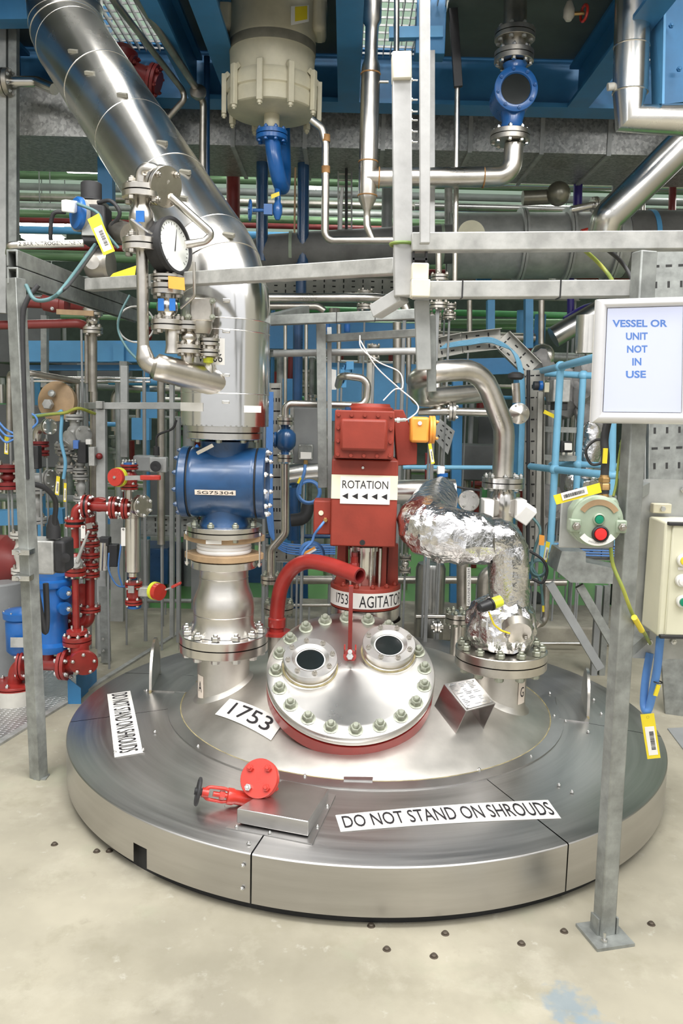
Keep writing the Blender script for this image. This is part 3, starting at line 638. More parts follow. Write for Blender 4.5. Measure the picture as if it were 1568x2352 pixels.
q0, q1 = at(452, 1041, YA-.15), at(489, 1022, YA-.15); G().bar(q0, q1, .004, .016, up=(0, -.4, 1)).out('tag_plate', 'steel_bright', sgl)
bolt(sgl, at(452, 1028, YA-.13), Z, .008, 'blue_bright')
flange(sgl, PA(992), Z, k*87, .026, 8, .013, 'steel_bright', 'bolt_green', rot=.35, both=True)
# ================================================================ aluminium clad vapour duct
D0 = V((XA, YA, zA(1004)+.05)); 
vd = thing('vapour_duct', 'huge polished metal clad duct sweeping up to the ceiling at the left', 'duct', D0)
rb = k*99
D1 = V((XA+.003, YA, at(520, 640, YA).z)); D2 = at(150, 75, 1.02); D3 = V((D2.x, D2.y, D2.z+1.4)); rt = sz(78, 1.02)
path = [D0, D1, D2, D3]
# centre line sampled so each cladding section is its own part
def arc(a, b, c, R, n):
    u = (a-b).normalized(); v = (c-b).normalized(); ang = u.angle(v); t = R/math.tan(ang/2); bis = (u+v).normalized(); o = b+bis*(R/math.sin(ang/2)); p0 = b+u*t-o; p1 = b+v*t-o; ax = p0.cross(p1).normalized(); tot = PI-ang
    return [o+Quaternion(ax, tot*i/n)@p0 for i in range(n+1)]
A1 = arc(D0, D1, D2, .42, 6); A2 = arc(D1, D2, D3, .30, 5)
secs = [[D0, V((XA, YA, at(520, 905, YA).z))], [V((XA, YA, at(520, 905, YA).z)), V((XA, YA, at(520, 765, YA).z))], [V((XA, YA, at(520, 765, YA).z)), A1[0]], A1[0:3], A1[2:5], A1[4:7]]
S0, S1 = A1[-1], A2[0]; nS = 4
for i in range(nS): secs.append([S0.lerp(S1, i/nS), S0.lerp(S1, (i+1)/nS)])
secs += [A2[0:3], A2[2:4], A2[3:6], [A2[-1], D3]]
cl = [p for s in secs for p in s]
tot = sum((b-a).length for a, b in zip(cl, cl[1:])); acc = 0; dist = {}
def rad_at(d): return rb+(rt-rb)*min(1, max(0, (d-1.0)/max(.1, tot-2.4)))
run_d = 0
for i, s in enumerate(secs):
    g = G(); rows = []; pts = s; seg = 56
    # rings perpendicular to mitre directions
    dd = run_d
    for j, p in enumerate(pts):
        pv = pts[j-1] if j else None; nx = pts[j+1] if j < len(pts)-1 else None
        t = V()
        if pv is not None: t += (p-pv).normalized()
        if nx is not None: t += (nx-p).normalized()
        if pv is None and i: t += (p-secs[i-1][-2]).normalized()
        if nx is None and i < len(secs)-1: t += (secs[i+1][1]-p).normalized()
        t.normalize()
        if pv is not None: dd += (p-pv).length
        x = V((0, -1, 0)); x = (x-t*x.dot(t)).normalized(); y = t.cross(x); R = rad_at(dd)*(1+.006*((i % 2)))
        rows.append([p+(x*math.cos(2*PI*q/seg)+y*math.sin(2*PI*q/seg))*R for q in range(seg)])
        last_t = t
    run_d = dd
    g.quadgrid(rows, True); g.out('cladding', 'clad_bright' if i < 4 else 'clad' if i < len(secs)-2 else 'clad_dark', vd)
    g = G(); g.torus(pts[-1], last_t, rad_at(dd)*1.003, .0022, 56, 6, up=(0, -1, 0.01)); g.out('seam_bead', 'clad', vd)
G().lathe((XA, YA, 0), Z, ((k*60, zA(1004)+.045), (k*99, zA(1004)+.049), (k*99, zA(1004)+.055)), 48, cap=False).out('end_cap', 'clad_dark', vd)
# seam studs on the diagonal run
for px, py in ((168, 118), (206, 168), (281, 218), (372, 328), (425, 395), (418, 455), (525, 540)):
    d_ = ray(px, py); best = None
    for q_ in range(400):
        p_ = CAM+d_*(2.6+q_*.008)
        m_ = min(((p_-(a_+(b_-a_)*max(0, min(1, (p_-a_).dot(b_-a_)/(b_-a_).length_squared)))).length-.5*(rb+rt), ) for a_, b_ in zip(cl, cl[1:]) if (b_-a_).length > 1e-6)
        if m_[0] < .005: best = p_; break
    if best is not None: G().box(best, (.05, .02, .018), ax=(0, -.6, 1), up=(.3, 1, 0)).out('strap_clip', 'grime', vd, bevel=.003)
# white number card on the duct
cd0 = math.degrees(math.acos(max(-1, min(1, (at(452, 800, YA-rb*.8).x-XA)/(rb*1.012))))); cd1 = math.degrees(math.acos(max(-1, min(1, (at(516, 800, YA-rb).x-XA)/(rb*1.012))))); cf = cylmap(XA, YA, rb*1.012, -cd0, -cd1, at(500, 838, YA-rb).z, at(500, 777, YA-rb).z)
patch(cf, 'number_card', 'label', vd, n=6, th=.001); words('V5306', cf, 'lettering', 'ink', vd, .08, .1, .93, .42)
for a0, a1, y0, y1, m in ((-160, -110, 938, 918, 'label'), (-58, -30, 938, 922, 'label')):
    cf = cylmap(XA, YA, rb*1.012, a0, a1, at(500, y0+8, YA-rb).z, at(500, y1+8, YA-rb).z); patch(cf, 'tape_strip', m, vd, n=6, th=.0008)
for py in (762, 862, 924, 690):
    p = V((XA+.03, YA-rb*1.01, at(540, py, YA-rb).z)); G().box(p, (.03, .012, .012)).out('strap_clip', 'clad', vd, bevel=.002)
# ================================================================ agitator drive
ag = thing('agitator_drive', 'tall red agitator gearbox marked ROTATION standing behind the manway', 'agitator', (AX, AY, zag(1400)))
kg = sz(1, AY)
za = zag
G().lathe((AX, AY, 0), Z, ((kg*60, za(1425)), (kg*76, za(1425)), (kg*80, za(1405)), (kg*80, za(1388)), (kg*60, za(1388))), 48).out('mount_flange', 'steel_bright', ag)
zr0, zr1 = za(1386), za(1338)
G().lathe((AX, AY, 0), Z, ((kg*50, zr0), (kg*81, zr0), (kg*81.5, zr1-.004), (kg*80, zr1), (kg*40, zr1)), 56).out('base_flange', 'red_motor', ag)
lf = cylmap(AX, AY, kg*82.5, -168, -12, zr0+.012, zr1-.016); patch(lf, 'name_strip', 'label', ag, n=24, th=.0008)
words('I753', lf, 'lettering', 'ink', ag, .15, .2, .31, .86); words('AGITATOR', lf, 'lettering', 'ink', ag, .43, .1, .97, .86)
for i in range(12): a = 2*PI*i/12+.2; bolt(ag, V((AX+kg*70*math.cos(a), AY+kg*70*math.sin(a), zr1)), Z, .011, 'red_motor')
zy = za(1252)
G().lathe((AX-.005, AY, 0), Z, ((kg*36, zr1), (kg*37, zr1+.005), (kg*37, zy-.02), (kg*40, zy-.018), (kg*40, zy)), 36).out('seal_housing', 'steel_bright', ag)
for dx, dy, wd in ((-58, -20, 22), (62, -8, 26), (40, -30, 12), (-50, 40, 20), (50, 45, 20)):
    G().poly([V((AX+kg*(dx-wd/2), AY+kg*dy, zr1)), V((AX+kg*(dx+wd/2), AY+kg*dy, zr1)), V((AX+kg*(dx+wd/2*.8), AY+kg*dy, zy+.01)), V((AX+kg*(dx-wd/2*.8), AY+kg*dy, zy+.01))], (0, .035, 0)).out('yoke_rib', 'red_motor', ag)
for dx in (-36, -14, 10, 30): G().cyl((AX+kg*dx, AY-kg*40, zr1), (AX+kg*dx, AY-kg*40, zy), .006).out('seal_stud', 'bolt_zinc', ag)
g = G(); p = V((AX-kg*28, AY-kg*46, zy-.06)); g.hexp(p-Z*.035, Z, .021, .03); g.lathe(p, Z, ((.017, -.008), (.017, .022), (.010, .024)), 14); g.hexp(p+Z*.022, Z, .014, .02); g.out('plug', 'red', ag)
yf = AY-.150; hw_ = kg*74
xl, xr = at(760, 1150, yf).x, at(912, 1150, yf).x; z0, z1_ = at(838, 1256, yf).z, at(838, 1056, yf).z
g = G(); g.box(((xl+xr)/2, yf+.16, (z0+z1_)/2), (xr-xl, .32, z1_-z0)); g.out('gear_case', 'red_motor', ag, bevel=.006)
G().lathe((at(832, 1246, yf).x, yf-.002, at(832, 1246, yf).z), (0, 1, 0), ((.001, 0), (.012, 0), (.012, .004)), 16).out('oil_plug', 'dark', ag)
bf = lambda u, v: V((xl+(xr-xl)*u, yf-.002, z0+(z1_-z0)*v))
v0, v1 = .55, .825
patch(lambda u, v: bf(u, v0+(v1-v0)*v), 'cream_band', 'label_cream', ag, th=.001)
sgq = lambda u, v: bf(.135+.75*u, .495+.315*v)+V((0, -.0012, 0))
patch(sgq, 'rotation_label', 'label', ag, th=.0008); words('ROTATION', sgq, 'lettering', 'ink', ag, .04, .56, .96, .85)
for i in range(5):
    u = .04+i*.197; G().poly([sgq(u, .28)+V((0, -.0012, 0)), sgq(u+.12, .17)+V((0, -.0012, 0)), sgq(u+.12, .39)+V((0, -.0012, 0))], (0, -.0004, 0)).out('arrow', 'ink', onto(ag))
bolt(ag, at(833, 1074, yf-.003), (0, -1, 0), .007, 'bolt_zinc', False)
yu = yf-.055; xl2, xr2 = at(768, 1000, yu).x, at(905, 1000, yu).x; zu0, zu1 = at(838, 1054, yu).z, at(838, 943, yu).z
g = G(); g.box(((xl2+xr2)/2, yu+.17, (zu0+zu1)/2), (xr2-xl2, .34, zu1-zu0)); g.out('gear_head', 'red_motor', ag, bevel=.005)
cw = (xr2-xl2)*.80; g = G(); g.box(((xl2+xr2)/2-.003, yu-.011, (zu0+zu1)/2-.0), (cw*.98, .024, (zu1-zu0)*.66)); g.out('cover_plate', 'red_motor', ag, bevel=.012)
for u, v in [(.06, y) for y in (.08, .36, .63, .9)]+[(.94, y) for y in (.08, .36, .63, .9)]+[(u, y) for u in (.28, .5, .72) for y in (.065, .9)]:
    bolt(ag, V((xl2+(xr2-xl2)*u, yu, zu0+(zu1-zu0)*v)), (0, -1, 0), .0085, 'red_motor', False)
G().lathe((AX, AY, zu1), Z, ((.10, -.01), (.10, .012), (.09, .016), (.085, .03), (.001, .032)), 36, cap=False).out('top_cap', 'red_motor', ag)
p = at(799, 938, yu+.1); G().lathe((p.x, p.y, zu1), Z, ((.014, 0), (.014, .012), (.001, .013)), 16).out('breather', 'blue', ag)
gy = AY+.02
gq = [at(*p, gy) for p in ((903, 941), (926, 941), (933, 958), (958, 1022), (957, 1067), (912, 1070))]
G().poly(gq, (0, .12, 0)).out('coupling_guard', 'red_motor', ag, bevel=.004)
g = G(); a = at(906, 965, yu+.01); c = at(932, 964, yu+.01); g.cyl(a, c, .008); g.hexp(a+V((.01, 0, 0)), (1, 0, 0), .012, .012); g.out('grease_nipple', 'bolt_zinc', ag)
lx = [at(719.6, 1190, yf+.05).x, xl+.002]; lz = [at(740, 1228, yf+.05).z, at(740, 1150, yf+.05).z]
G().box(((lx[0]+lx[1])/2, yf+.11, sum(lz)/2), (lx[1]-lx[0], .12, lz[1]-lz[0])).out('terminal_box', 'red_motor', ag, bevel=.006)
p = at(737, 1178, yf+.048); G().lathe(p, (0, -1, 0), ((.001, .003), (.011, .003), (.011, 0)), 20).out('cream_disc', 'label_cream', ag)
p = at(747, 1194, yf+.048); g = G(); g.hexp(p, (0, -1, 0), .011, .008); g.cyl(p, p+V((0, -.02, 0)), .007); g.out('cable_gland', 'brass', ag)
# orange junction box on the guard
jb = thing('orange_junction_box', 'orange flameproof junction box beside the top of the red agitator', 'junction box', at(965, 1017, gy-.02))
a, c = at(940, 985, gy), at(983, 988, gy); g = G(); g.box((a+c)/2, ((c-a).length, .11, sz(58, gy)), ); g.out('body', 'orange', jb, bevel=.012)
a, c = at(984, 987, gy), at(996, 988, gy); g = G(); g.lathe(a, (1, 0, 0), ((.052, 0), (.062, .002), (.062, .011), (.060, .013), (.062, .015), (.062, .026), (.05, .028)), 28); g.out('lid', 'orange', jb)
for i in range(4): t = PI/4+i*PI/2; bolt(jb, a+V((.028, math.cos(t)*.052, math.sin(t)*.052)), (1, 0, 0), .008, 'orange')
p = at(964, 972, gy-.06); G().lathe(p, (0, -1, 0), ((.001, .002), (.009, .002), (.009, 0)), 18).out('blue_dot', 'paper', jb)
tagcard(((990, 1066), (998, 1064), (990, 1018), (983, 1020)), gy-.1, 'small yellow tag hanging below the orange junction box')
# cables around agitator
run('signal_cable', 'white', [at(826, 770, .0), at(830, 800, .0), at(870, 832, -.02), at(917, 855, -.02), at(924, 890, -.03), at(905, 895, -.03), at(880, 920, -.03)], .0028, 'thin white cable looping down to the top of the red agitator', 'cable', .05, 8)
run('signal_cable', 'white', [at(826, 780, .0), at(862, 840, .02), at(912, 888, .02), at(955, 925, -.0), at(958, 945, -.03), at(936, 963, -.06), at(925, 965, -.09)], .0030, 'thin white cable ending at the steel nipple on the agitator', 'cable', .05, 8)
run('blue_flex', 'cable_blue', [at(747, 1195, -.06), at(735, 1210, -.08), at(722, 1228, -.06), at(716, 1245, -.05), at(700, 1262, -.04), at(693, 1280, -.03), at(700, 1300, .04)], .006, 'blue cable hanging from the small red terminal box', 'cable', .05, 10)
g = G()
for i in range(3): g.torus(at(716, 1272, .1+i*.01), (0.2, 1, .1), .05+.004*i, .005, 30, 8)
g.out('cable_coil', 'cable_blue', label='coil of dark blue cable hanging under the red terminal box', cat='cable')
q = [at(698, 1280, .02), at(727, 1263, .02), at(722, 1255, .02), at(695, 1270, .02)]; t = thing('orange_tag', 'orange and white tag on the blue cable beside the gooseneck pipe', 'tag', q[0]); patch(q, 'card', 'label', t); f = bil(q); patch([f(0, .55), f(1, .55), f(1, 1), f(0, 1)], 'orange_band', 'orange', t, off=.0016)
# ================================================================ stack on nozzle G
kG = sz(1, YG)
def PG(py): return V((XG, YG, zG(py)))
fg = thing('nozzle_flange', 'bolted stainless flange pair on nozzle G under the foil wrapped pipe', 'flange', PG(1520))
zt = zG(1487); zb = zt-.078
flange(fg, V((XG, YG, (zt+zb)/2)), Z, kG*107, .036, 12, .0195, 'steel', 'bolt_green', rot=.05, bR=kG*92)
import mathutils.noise as MNZ
def crinkle(g, amp, sc, seed=0):
    for v in g.b.verts:
        p = v.co*sc+V((seed, seed, seed)); d = V((MNZ.noise(p), MNZ.noise(p+V((31, 0, 0))), MNZ.noise(p+V((0, 57, 0))))); d2 = V((MNZ.noise(p*2.7), MNZ.noise(p*2.7+V((11, 0, 0))), MNZ.noise(p*2.7+V((0, 17, 0)))))
        v.co += d*amp+d2*amp*.5
fw_ = thing('foil_valve_cover', 'crumpled silver foil wrapped round the valve on nozzle G', 'insulation', PG(1480))
g = G(); c = PG(1440); rows = []
prof = ((.10, zt+.004), (.135, zt+.02), (.150, zt+.06), (.152, zt+.11), (.140, zt+.16), (.115, zt+.20), (.07, zt+.225))
g.lathe((XG-.005, YG, 0), Z, prof, 64); 
bmesh.ops.subdivide_edges(g.b, edges=g.b.edges[:], cuts=2, use_grid_fill=True); crinkle(g, .016, 16, 3); g.out('foil', 'foil', fw_, ang=22)
G().cyl((XG+.03, YG-.13, zt+.13), (XG+.03, YG-.165, zt+.11), .062, .058, 32).out('valve_face', 'steel_dull', fw_)
for a in (3.6, 5.6): bolt(fw_, V((XG+.03+.045*math.cos(a), YG-.155, zt+.12+.045*math.sin(a))), (0, -1, -.3), .011, 'steel_dull')
fp = thing('foil_insulated_pipe', 'fat foil wrapped pipe bending from beside the red agitator down to nozzle G', 'pipe', PG(1460))
pts = [at(1160, 1470, -.02), at(1168, 1380, .0), at(1167, 1300, .0), at(1130, 1245, -.02), at(1060, 1236, -.05), at(975, 1212, -.06)]
def foilpipe(pts, rs, seed, amp, nm='foil', fil=.10):
    g = G(); g.tube(pts, rs[0], fil, 36, rs=rs); bmesh.ops.subdivide_edges(g.b, edges=[e for e in g.b.edges if e.calc_length() > .03], cuts=3, use_grid_fill=True); crinkle(g, amp, 18, seed); return g
foilpipe([at(1166, 1465, -.2), at(1168, 1385, -.2), at(1167, 1235, -.2), at(1090, 1235, -.2)], [kG*46]*4, 2, .010, fil=.12).out('foil', 'foil', fp, ang=20)
foilpipe([at(1125, 1240, -.2), at(1060, 1234, -.2), at(972, 1212, -.18), at(1005, 1140, .35)], [kG*56, kG*64, kG*66, kG*54], 7, .013, fil=.09).out('foil', 'foil', fp, ang=20)
# plug on a lanyard hanging off the foil valve
cp = thing('capped_plug', 'black and yellow capped plug hanging on a yellow strap over the foil', 'plug', at(1120, 1405, -.2))
a, c, d = at(1098, 1398, -0.42), at(1127, 1388, -0.40), at(1149, 1380, -0.38); g = G(); g.lathe(a, c-a, ((.012, 0), (.020, .008), (.024, (c-a).length)), 12); g.out('cap', 'black', cp); G().cyl(c, d, .023).out('sleeve', 'yellow_hi', cp); u = (d-c).normalized(); G().cyl(c-u*.004, c+u*.004, .027).out('collar', 'black', cp)
G().tube([at(1122, 1405, -0.41), at(1134, 1435, -0.40), at(1150, 1448, -0.38), at(1170, 1455, -0.37)], .004, .03, 8).out('strap', 'yellow', cp)
# steel stub with fitting right of the foil
run('drain_fitting', 'steel_dull', [at(1212, 1470, -.15), at(1222, 1448, -.15), at(1240, 1428, -.17)], .012, 'small steel drain fitting sticking out right of the foil valve', 'fitting', .02)
# small flanged nozzle behind the foil (left of nozzle G) and behind the gooseneck
def small_nozzle(px, py, Y, R, label, h=.16):
    p = at(px, py, Y); t = thing('small_nozzle', label, 'nozzle', (p.x, p.y, zd(min(.84, math.hypot(p.x, p.y)))-.01)); zz = zd(min(.84, math.hypot(p.x, p.y)))-.01
    G().cyl((p.x, p.y, zz), (p.x, p.y, p.z), R*.55).out('neck', 'steel', t)
    flange(t, p, Z, R, .022, 8, .012, 'steel', 'bolt_green'); return t, p
t, p = small_nozzle(640, 1395, .42, sz(35, .42), 'small flanged nozzle with pipe behind the red gooseneck')
t2, p2 = small_nozzle(1052, 1418, .40, sz(30, .4), 'small blanked nozzle with upright studs left of the foil valve')
t3, p3 = small_nozzle(1190, 1450, .52, sz(30, .5), 'small flanged nozzle half hidden behind the foil valve')
# pipe with offset and small blue sight glass above the small nozzle
op = thing('offset_pipe', 'thin stainless pipe with an offset bend rising left of the agitator', 'pipe', p+Z*.03)
G().lathe((p.x, p.y, 0), Z, ((.05, p.z+.025), (.035, p.z+.06), (.03, p.z+.07), (.03, at(625, 1335, .42).z)), 24).out('neck', 'steel', op)
flange(op, at(622, 1330, .42), Z, sz(24, .42), .018, 4, .010, 'steel', 'bolt_green')
G().tube([at(622, 1322, .42), at(622, 1262, .42), at(655, 1225, .42), at(655, 1065, .42)], sz(9.5, .42), .05, 18, rs=None).out('pipe', 'steel', op)
flange(op, at(655, 1052, .42), Z, sz(19, .42), .016, 4, .008, 'steel', 'bolt_zinc')
sg2 = thing('small_sight_glass', 'small dark blue sight glass left of the grey cabinet behind', 'sight glass', at(655, 1045, .42))
a, c = at(655, 1046, .42), at(655, 975, .42); c = V((a.x, a.y, c.z)); L = (c-a).length; rr = sz(23, .42)
G().lathe(a, Z, ((rr*.5, 0), (rr*.45, L*.15), (rr*.7, L*.2), (rr*1.0, L*.32), (rr*1.05, L*.5), (rr*1.0, L*.7), (rr*.7, L*.82), (rr*.45, L*.86), (rr*.5, L)), 32).out('body', 'blue', sg2)
G().cyl(a+V((-rr*.9, 0, L*.5)), a+V((-rr*1.1, 0, L*.5)), rr*.8, seg=28).out('window_ring', 'blue', sg2)
flange(sg2, at(655, 967, .42), Z, sz(19, .42), .016, 4, .008, 'steel', 'bolt_zinc')
run('crossover_pipe', 'steel', [at(655, 958, .42), at(655, 927, .42), at(840, 932, .5), at(846, 870, .5), at(782, 862, .5), at(776, 885, .7)], sz(8.5, .42), 'slim stainless pipe crossing behind the top of the red agitator', 'pipe', .05, 16)
# stainless return bend right of the agitator
cpipe = thing('return_bend_pipe', 'smooth stainless pipe arching over and down to a white valve right of the agitator', 'pipe', at(1152, 1092, .5))
G().tube([at(1154, 1095, .5), at(1158, 985, .5), at(1105, 848, .45), at(958, 855, .30), at(962, 915, .85), at(1120, 902, 1.05)], sz(24, .5), .17, 26).out('pipe', 'steel', cpipe)
flange(cpipe, at(1155, 1108, .5), Z, sz(48, .5), .024, 8, .012, 'steel_bright', 'bolt_zinc', rot=.3)
bv = thing('ball_valve', 'white sided ball valve under the arching stainless pipe', 'valve', at(1155, 1200, .5))
a, c = at(1155, 1215, .5), at(1155, 1118, .5); G().lathe(a, c-a, ((.05, 0), (.05, .05), (.066, .09), (.07, .14), (.062, .18), (.05, .2), (.05, (c-a).length)), 32).out('body', 'steel_bright', bv)
for px, s in ((1118, -1), (1192, 1)): p = at(px, 1168, .47); G().box(p, (.05, .12, .10)).out('side_flange', 'white', bv, bevel=.006)
G().cyl(at(1155, 1460, .5), at(1155, 1215, .5), .045).out('lower_pipe', 'steel', bv); p = at(1207, 1180, .42); G().box(p, (.07, .06, .09), ax=(.5, -.3, .8)).out('switch_box', 'white', bv, bevel=.006)
p = at(1075, 1150, .5); g = G(); g.lathe(p, (0, -1, .05), ((.05, 0), (.054, .004), (.054, .02), (.05, .024), (.0, .024)), 32, cap=False); g.out('end_cap', 'steel_bright', bv)
for i in range(4): t = PI/4+i*PI/2; bolt(bv, p+V((math.cos(t)*.036, -.025, math.sin(t)*.036)), (0, -1, 0), .008, 'bolt_zinc')
# clad pipe right of the agitator joining the foil
run('clad_pipe', 'clad', [at(905, 1130, .45), at(1045, 1128, .45)], sz(28, .45), 'short polished clad pipe behind the foil pipe right of the agitator', 'pipe')
run('steel_branch', 'steel', [at(960, 946, .9), at(1020, 945, .9), at(1178, 948, .9)], sz(9, .9), 'thin stainless branch pipe with flanges crossing behind the arched pipe', 'pipe')
t = thing('branch_flange', 'small flange pair on the thin stainless branch pipe', 'flange', at(1037, 946, .9)); flange(t, at(1037, 946, .9), (1, 0, 0), sz(21, .9), .016, 4, .009, 'steel', 'bolt_zinc')
ev = thing('elbow_valve', 'round dull steel elbow valve right of the arched stainless pipe', 'valve', at(1188, 948, .9))
p = at(1190, 950, .8); G().lathe(p, (0, -1, 0), ((.03, -.06), (.052, 0), (.056, .006), (.056, .02), (.05, .024), (.02, .05), (.0, .055)), 30, cap=False).out('body', 'steel', ev)
for i in range(4): a = i*PI/2+.5; bolt(ev, p+V((math.cos(a)*.043, -.022, math.sin(a)*.043)), (0, -1, 0), .007, 'steel_dull')
g = G(); g.cyl(at(1186, 925, .85), at(1184, 880, .85), .022); g.out('stem', 'steel', ev); G().lathe(at(1184, 872, .85), (0, 0, 1), ((.03, 0), (.042, .01), (.042, .03), (.02, .04)), 24).out('black_cap', 'rubber', ev)
# ================================================================ galvanised frame, sign, stations (right front)
def rbar(name, a, c, w, h, m, label, cat, up=None, bevel=.002, group=None):
    return G().bar(a, c, w, h, up).out(name, m, bevel=bevel, label=label, cat=cat, group=group)
rp = thing('support_post', 'long galvanised steel post bolted to the concrete floor at the right front of the shroud', 'post', (.705, -1.30, 0))
top = at(1480, 578, -1.30); B = V((.705, -1.30, .006)); T = V((top.x, -1.30, top.z))
G().bar(B, T, .052, .046, up=(-.3, 1, 0)).out('upright', 'galv', rp, bevel=.004)
G().box((.705, -1.31, .005), (.125, .125, .01), ax=(0, 0, 1), up=(-.25, 1, 0)).out('base_plate', 'galv', rp)
for s in (-1, 1): G().box((.705+s*.030, -1.30+s*.004, .035), (.006, .04, .055), ax=(0, 0, 1), up=(-.3, 1, 0)).out('gusset', 'galv', rp)
p = onz(1387, 2163, .01); g = G(); g.hexp(p, Z, .010, .010); g.cyl(p, p+Z*.03, .005); g.out('anchor_bolt', 'bolt_zinc', rp)
up_ = thing('upper_rail', 'upper galvanised rail running to the right above the sign', 'rail', at(950, 557, -1.25)); G().bar(at(944, 558, -1.25), at(1640, 553, -1.25), .045, .050).out('rail_tube', 'galv_light', up_, bevel=.003)
lr_ = thing('lower_rail', 'lower galvanised rail with two dark tape bands just above the sign', 'rail', at(950, 665, -1.26)); G().bar(at(946, 667, -1.26), at(1456, 664, -1.26), .045, .046).out('rail_tube', 'galv_light', lr_, bevel=.003)
for px in (1059, 1282): a = at(px, 666, -1.26); G().bar(a+V((-.002, 0, 0)), a+V((.002, 0, 0)), .047, .049).out('tape_band', 'black', lr_)
a = at(964, 664, -1.27); G().box(a, (.052, .052, .048)).out('yellowed_cap', 'offwhite', lr_, bevel=.003)
yb = thing('yellowed_block', 'yellowed plastic block clipped between the two rails at their left ends', 'block', at(963, 640, -1.25)); G().box(at(963, 626, -1.25), (.048, .05, .046)).out('block', 'offwhite', yb, bevel=.004)
g = G(); a = at(963, 597, -1.25); g.box(a+V((-.018, 0, 0)), (.006, .03, .04)); g.box(a+V((.018, 0, 0)), (.006, .03, .04)); g.box(a, (.04, .03, .006)); g.out('clip', 'rubber', yb)
tr = thing('cable_trunking', 'pale grey vertical cable trunking with a cream top cover above the rails', 'trunking', at(925, 680, -1.22))
G().bar(at(925, 682, -1.22), at(922, 190, -1.22), .052, .05).out('trunking', 'galv_pale', tr, bevel=.003); G().bar(at(922, 189, -1.23), at(921, 125, -1.23), .053, .052).out('cream_cover', 'offwhite', tr, bevel=.004)
for py in (184, 229, 256, 276, 302, 326): a = at(944, py, -1.22); g = G(); g.cyl(a, a+V((.018, 0, 0)), .0022, seg=8); g.hexp(a, (1, 0, 0), .005, .004); g.out('screw', 'bolt_zinc', tr)
G().bar(at(925, 678, -1.21), at(862, 717, -1.15), .046, .04).out('end_elbow', 'galv_pale', tr, bevel=.003)
G().torus(at(925, 562, -1.22), Z, .035, .005, 24, 8).out('earth_wire_tie', 'cable_yg', tr)
rbar('strut_channel', at(975, 560, -1.32), at(975, -60, -1.32), .027, .027, 'galv_pale', 'tall white spattered strut channel rising past the trunking to the ceiling', 'strut')
rbar('strut_channel', at(991, 560, 1.4), at(991, 118, 1.4), sz(13, 1.4), .04, 'galv_pale', 'narrow mottled strut channel standing behind the tall white strut', 'strut')
rbar('hanging_channel', at(968, 690, -1.2), at(973, 850, -1.2), .042, .03, 'galv_grey', 'short dull channel hanging below the left end of the rails', 'channel'); rbar('hanging_channel', at(989, 725, -1.18), at(991, 900, -1.18), .026, .03, 'galv', 'galvanised channel just right of the short hanging one', 'channel')
# notice in a snap frame
nt_ = thing('notice_frame', 'silver framed notice reading VESSEL OR UNIT NOT IN USE', 'sign', at(1470, 972, -1.38))
Y0 = -1.375; q = [at(1356, 972, Y0), at(1588, 975, Y0), at(1592, 681, Y0), at(1369, 688, Y0)]; f = bil(q); nr = V((0, -1, 0))
G().poly([p+V((0, .012, 0)) for p in q], (0, -.01, 0)).out('backing', 'white', nt_)
ii = lambda u, v: f(u, v)
I = [ii(.115, .095), ii(.885, .095), ii(.885, .925), ii(.115, .925)]
patch([p+nr*.004 for p in I], 'sheet', 'paper', nt_, th=.001)
for k in range(4):
    o0, o1, i1, i0 = q[k], q[(k+1) % 4], I[(k+1) % 4], I[k]; g = G(); rows = []
    for s in range(7):
        t = s/6; h = math.sin(PI*min(1, t*1.0))*.012+.002; rows.append([o0.lerp(i0, t)+nr*h, o1.lerp(i1, t)+nr*h])
    rows.append([i0+nr*-.004, i1+nr*-.004]); rows.insert(0, [o0+nr*-.004, o1+nr*-.004]); g.quadgrid(rows, False); g.out('frame_side', 'frame_silver', nt_, ang=50)
sf = lambda u, v: at(1370+205*u, 966-270*v, Y0-.006)
for s, cx, cy, wd in (('VESSEL OR', 1469, 743, 126), ('UNIT', 1462, 772.5, 50), ('NOT', 1463, 802, 47), ('IN', 1462, 831, 21), ('USE', 1460, 860, 46)):
    a = [at(cx-wd/2, cy+8.5, Y0-.0052), at(cx+wd/2, cy+8.0, Y0-.0052), at(cx+wd/2, cy-9, Y0-.0052), at(cx-wd/2, cy-8.5, Y0-.0052)]
    words(s, a, 'lettering', 'ink_blue', nt_, 0, 0, 1, 1, off=.0, weight=.03)
# stop station
es = thing('stop_station', 'round sage green start stop station with red and green buttons beside the right post', 'control station', at(1370, 1260, -1.36))
Ye = -1.36; c = at(1370, 1197, Ye); k = sz(1, Ye)
a = at(1283, 1258, Ye+.07); q = at(1418, 1138, Ye+.07); G().box(((a.x+q.x)/2, Ye+.075, (a.z+q.z)/2), (q.x-a.x, .008, q.z-a.z)).out('back_plate', 'galv_grey', es, bevel=.004)
pts = [c+V((k*x, .055, -k*y)) for x, y in ((-58, -25), (-40, -52), (45, -55), (52, -40), (58, 0), (50, 40), (20, 58), (-30, 55), (-58, 30))]; G().poly(pts, (0, -.05, 0)).out('housing', 'sage', es, bevel=.008)
G().lathe(c+V((0, .01, 0)), (0, -1, 0), ((.01, 0), (k*60, 0), (k*60, .014), (k*57, .018), (k*45, .024), (0, .027)), 48, cap=False).out('cover', 'sage', es)
for dx in (-52, 53):
    p = c+V((k*dx, -.004, -k*10)); G().box(p, (.03, .03, .036)).out('ear', 'sage', es, bevel=.004); bolt(es, p+V((0, -.015, 0)), (0, -1, 0), .0115, 'steel_dull', True)
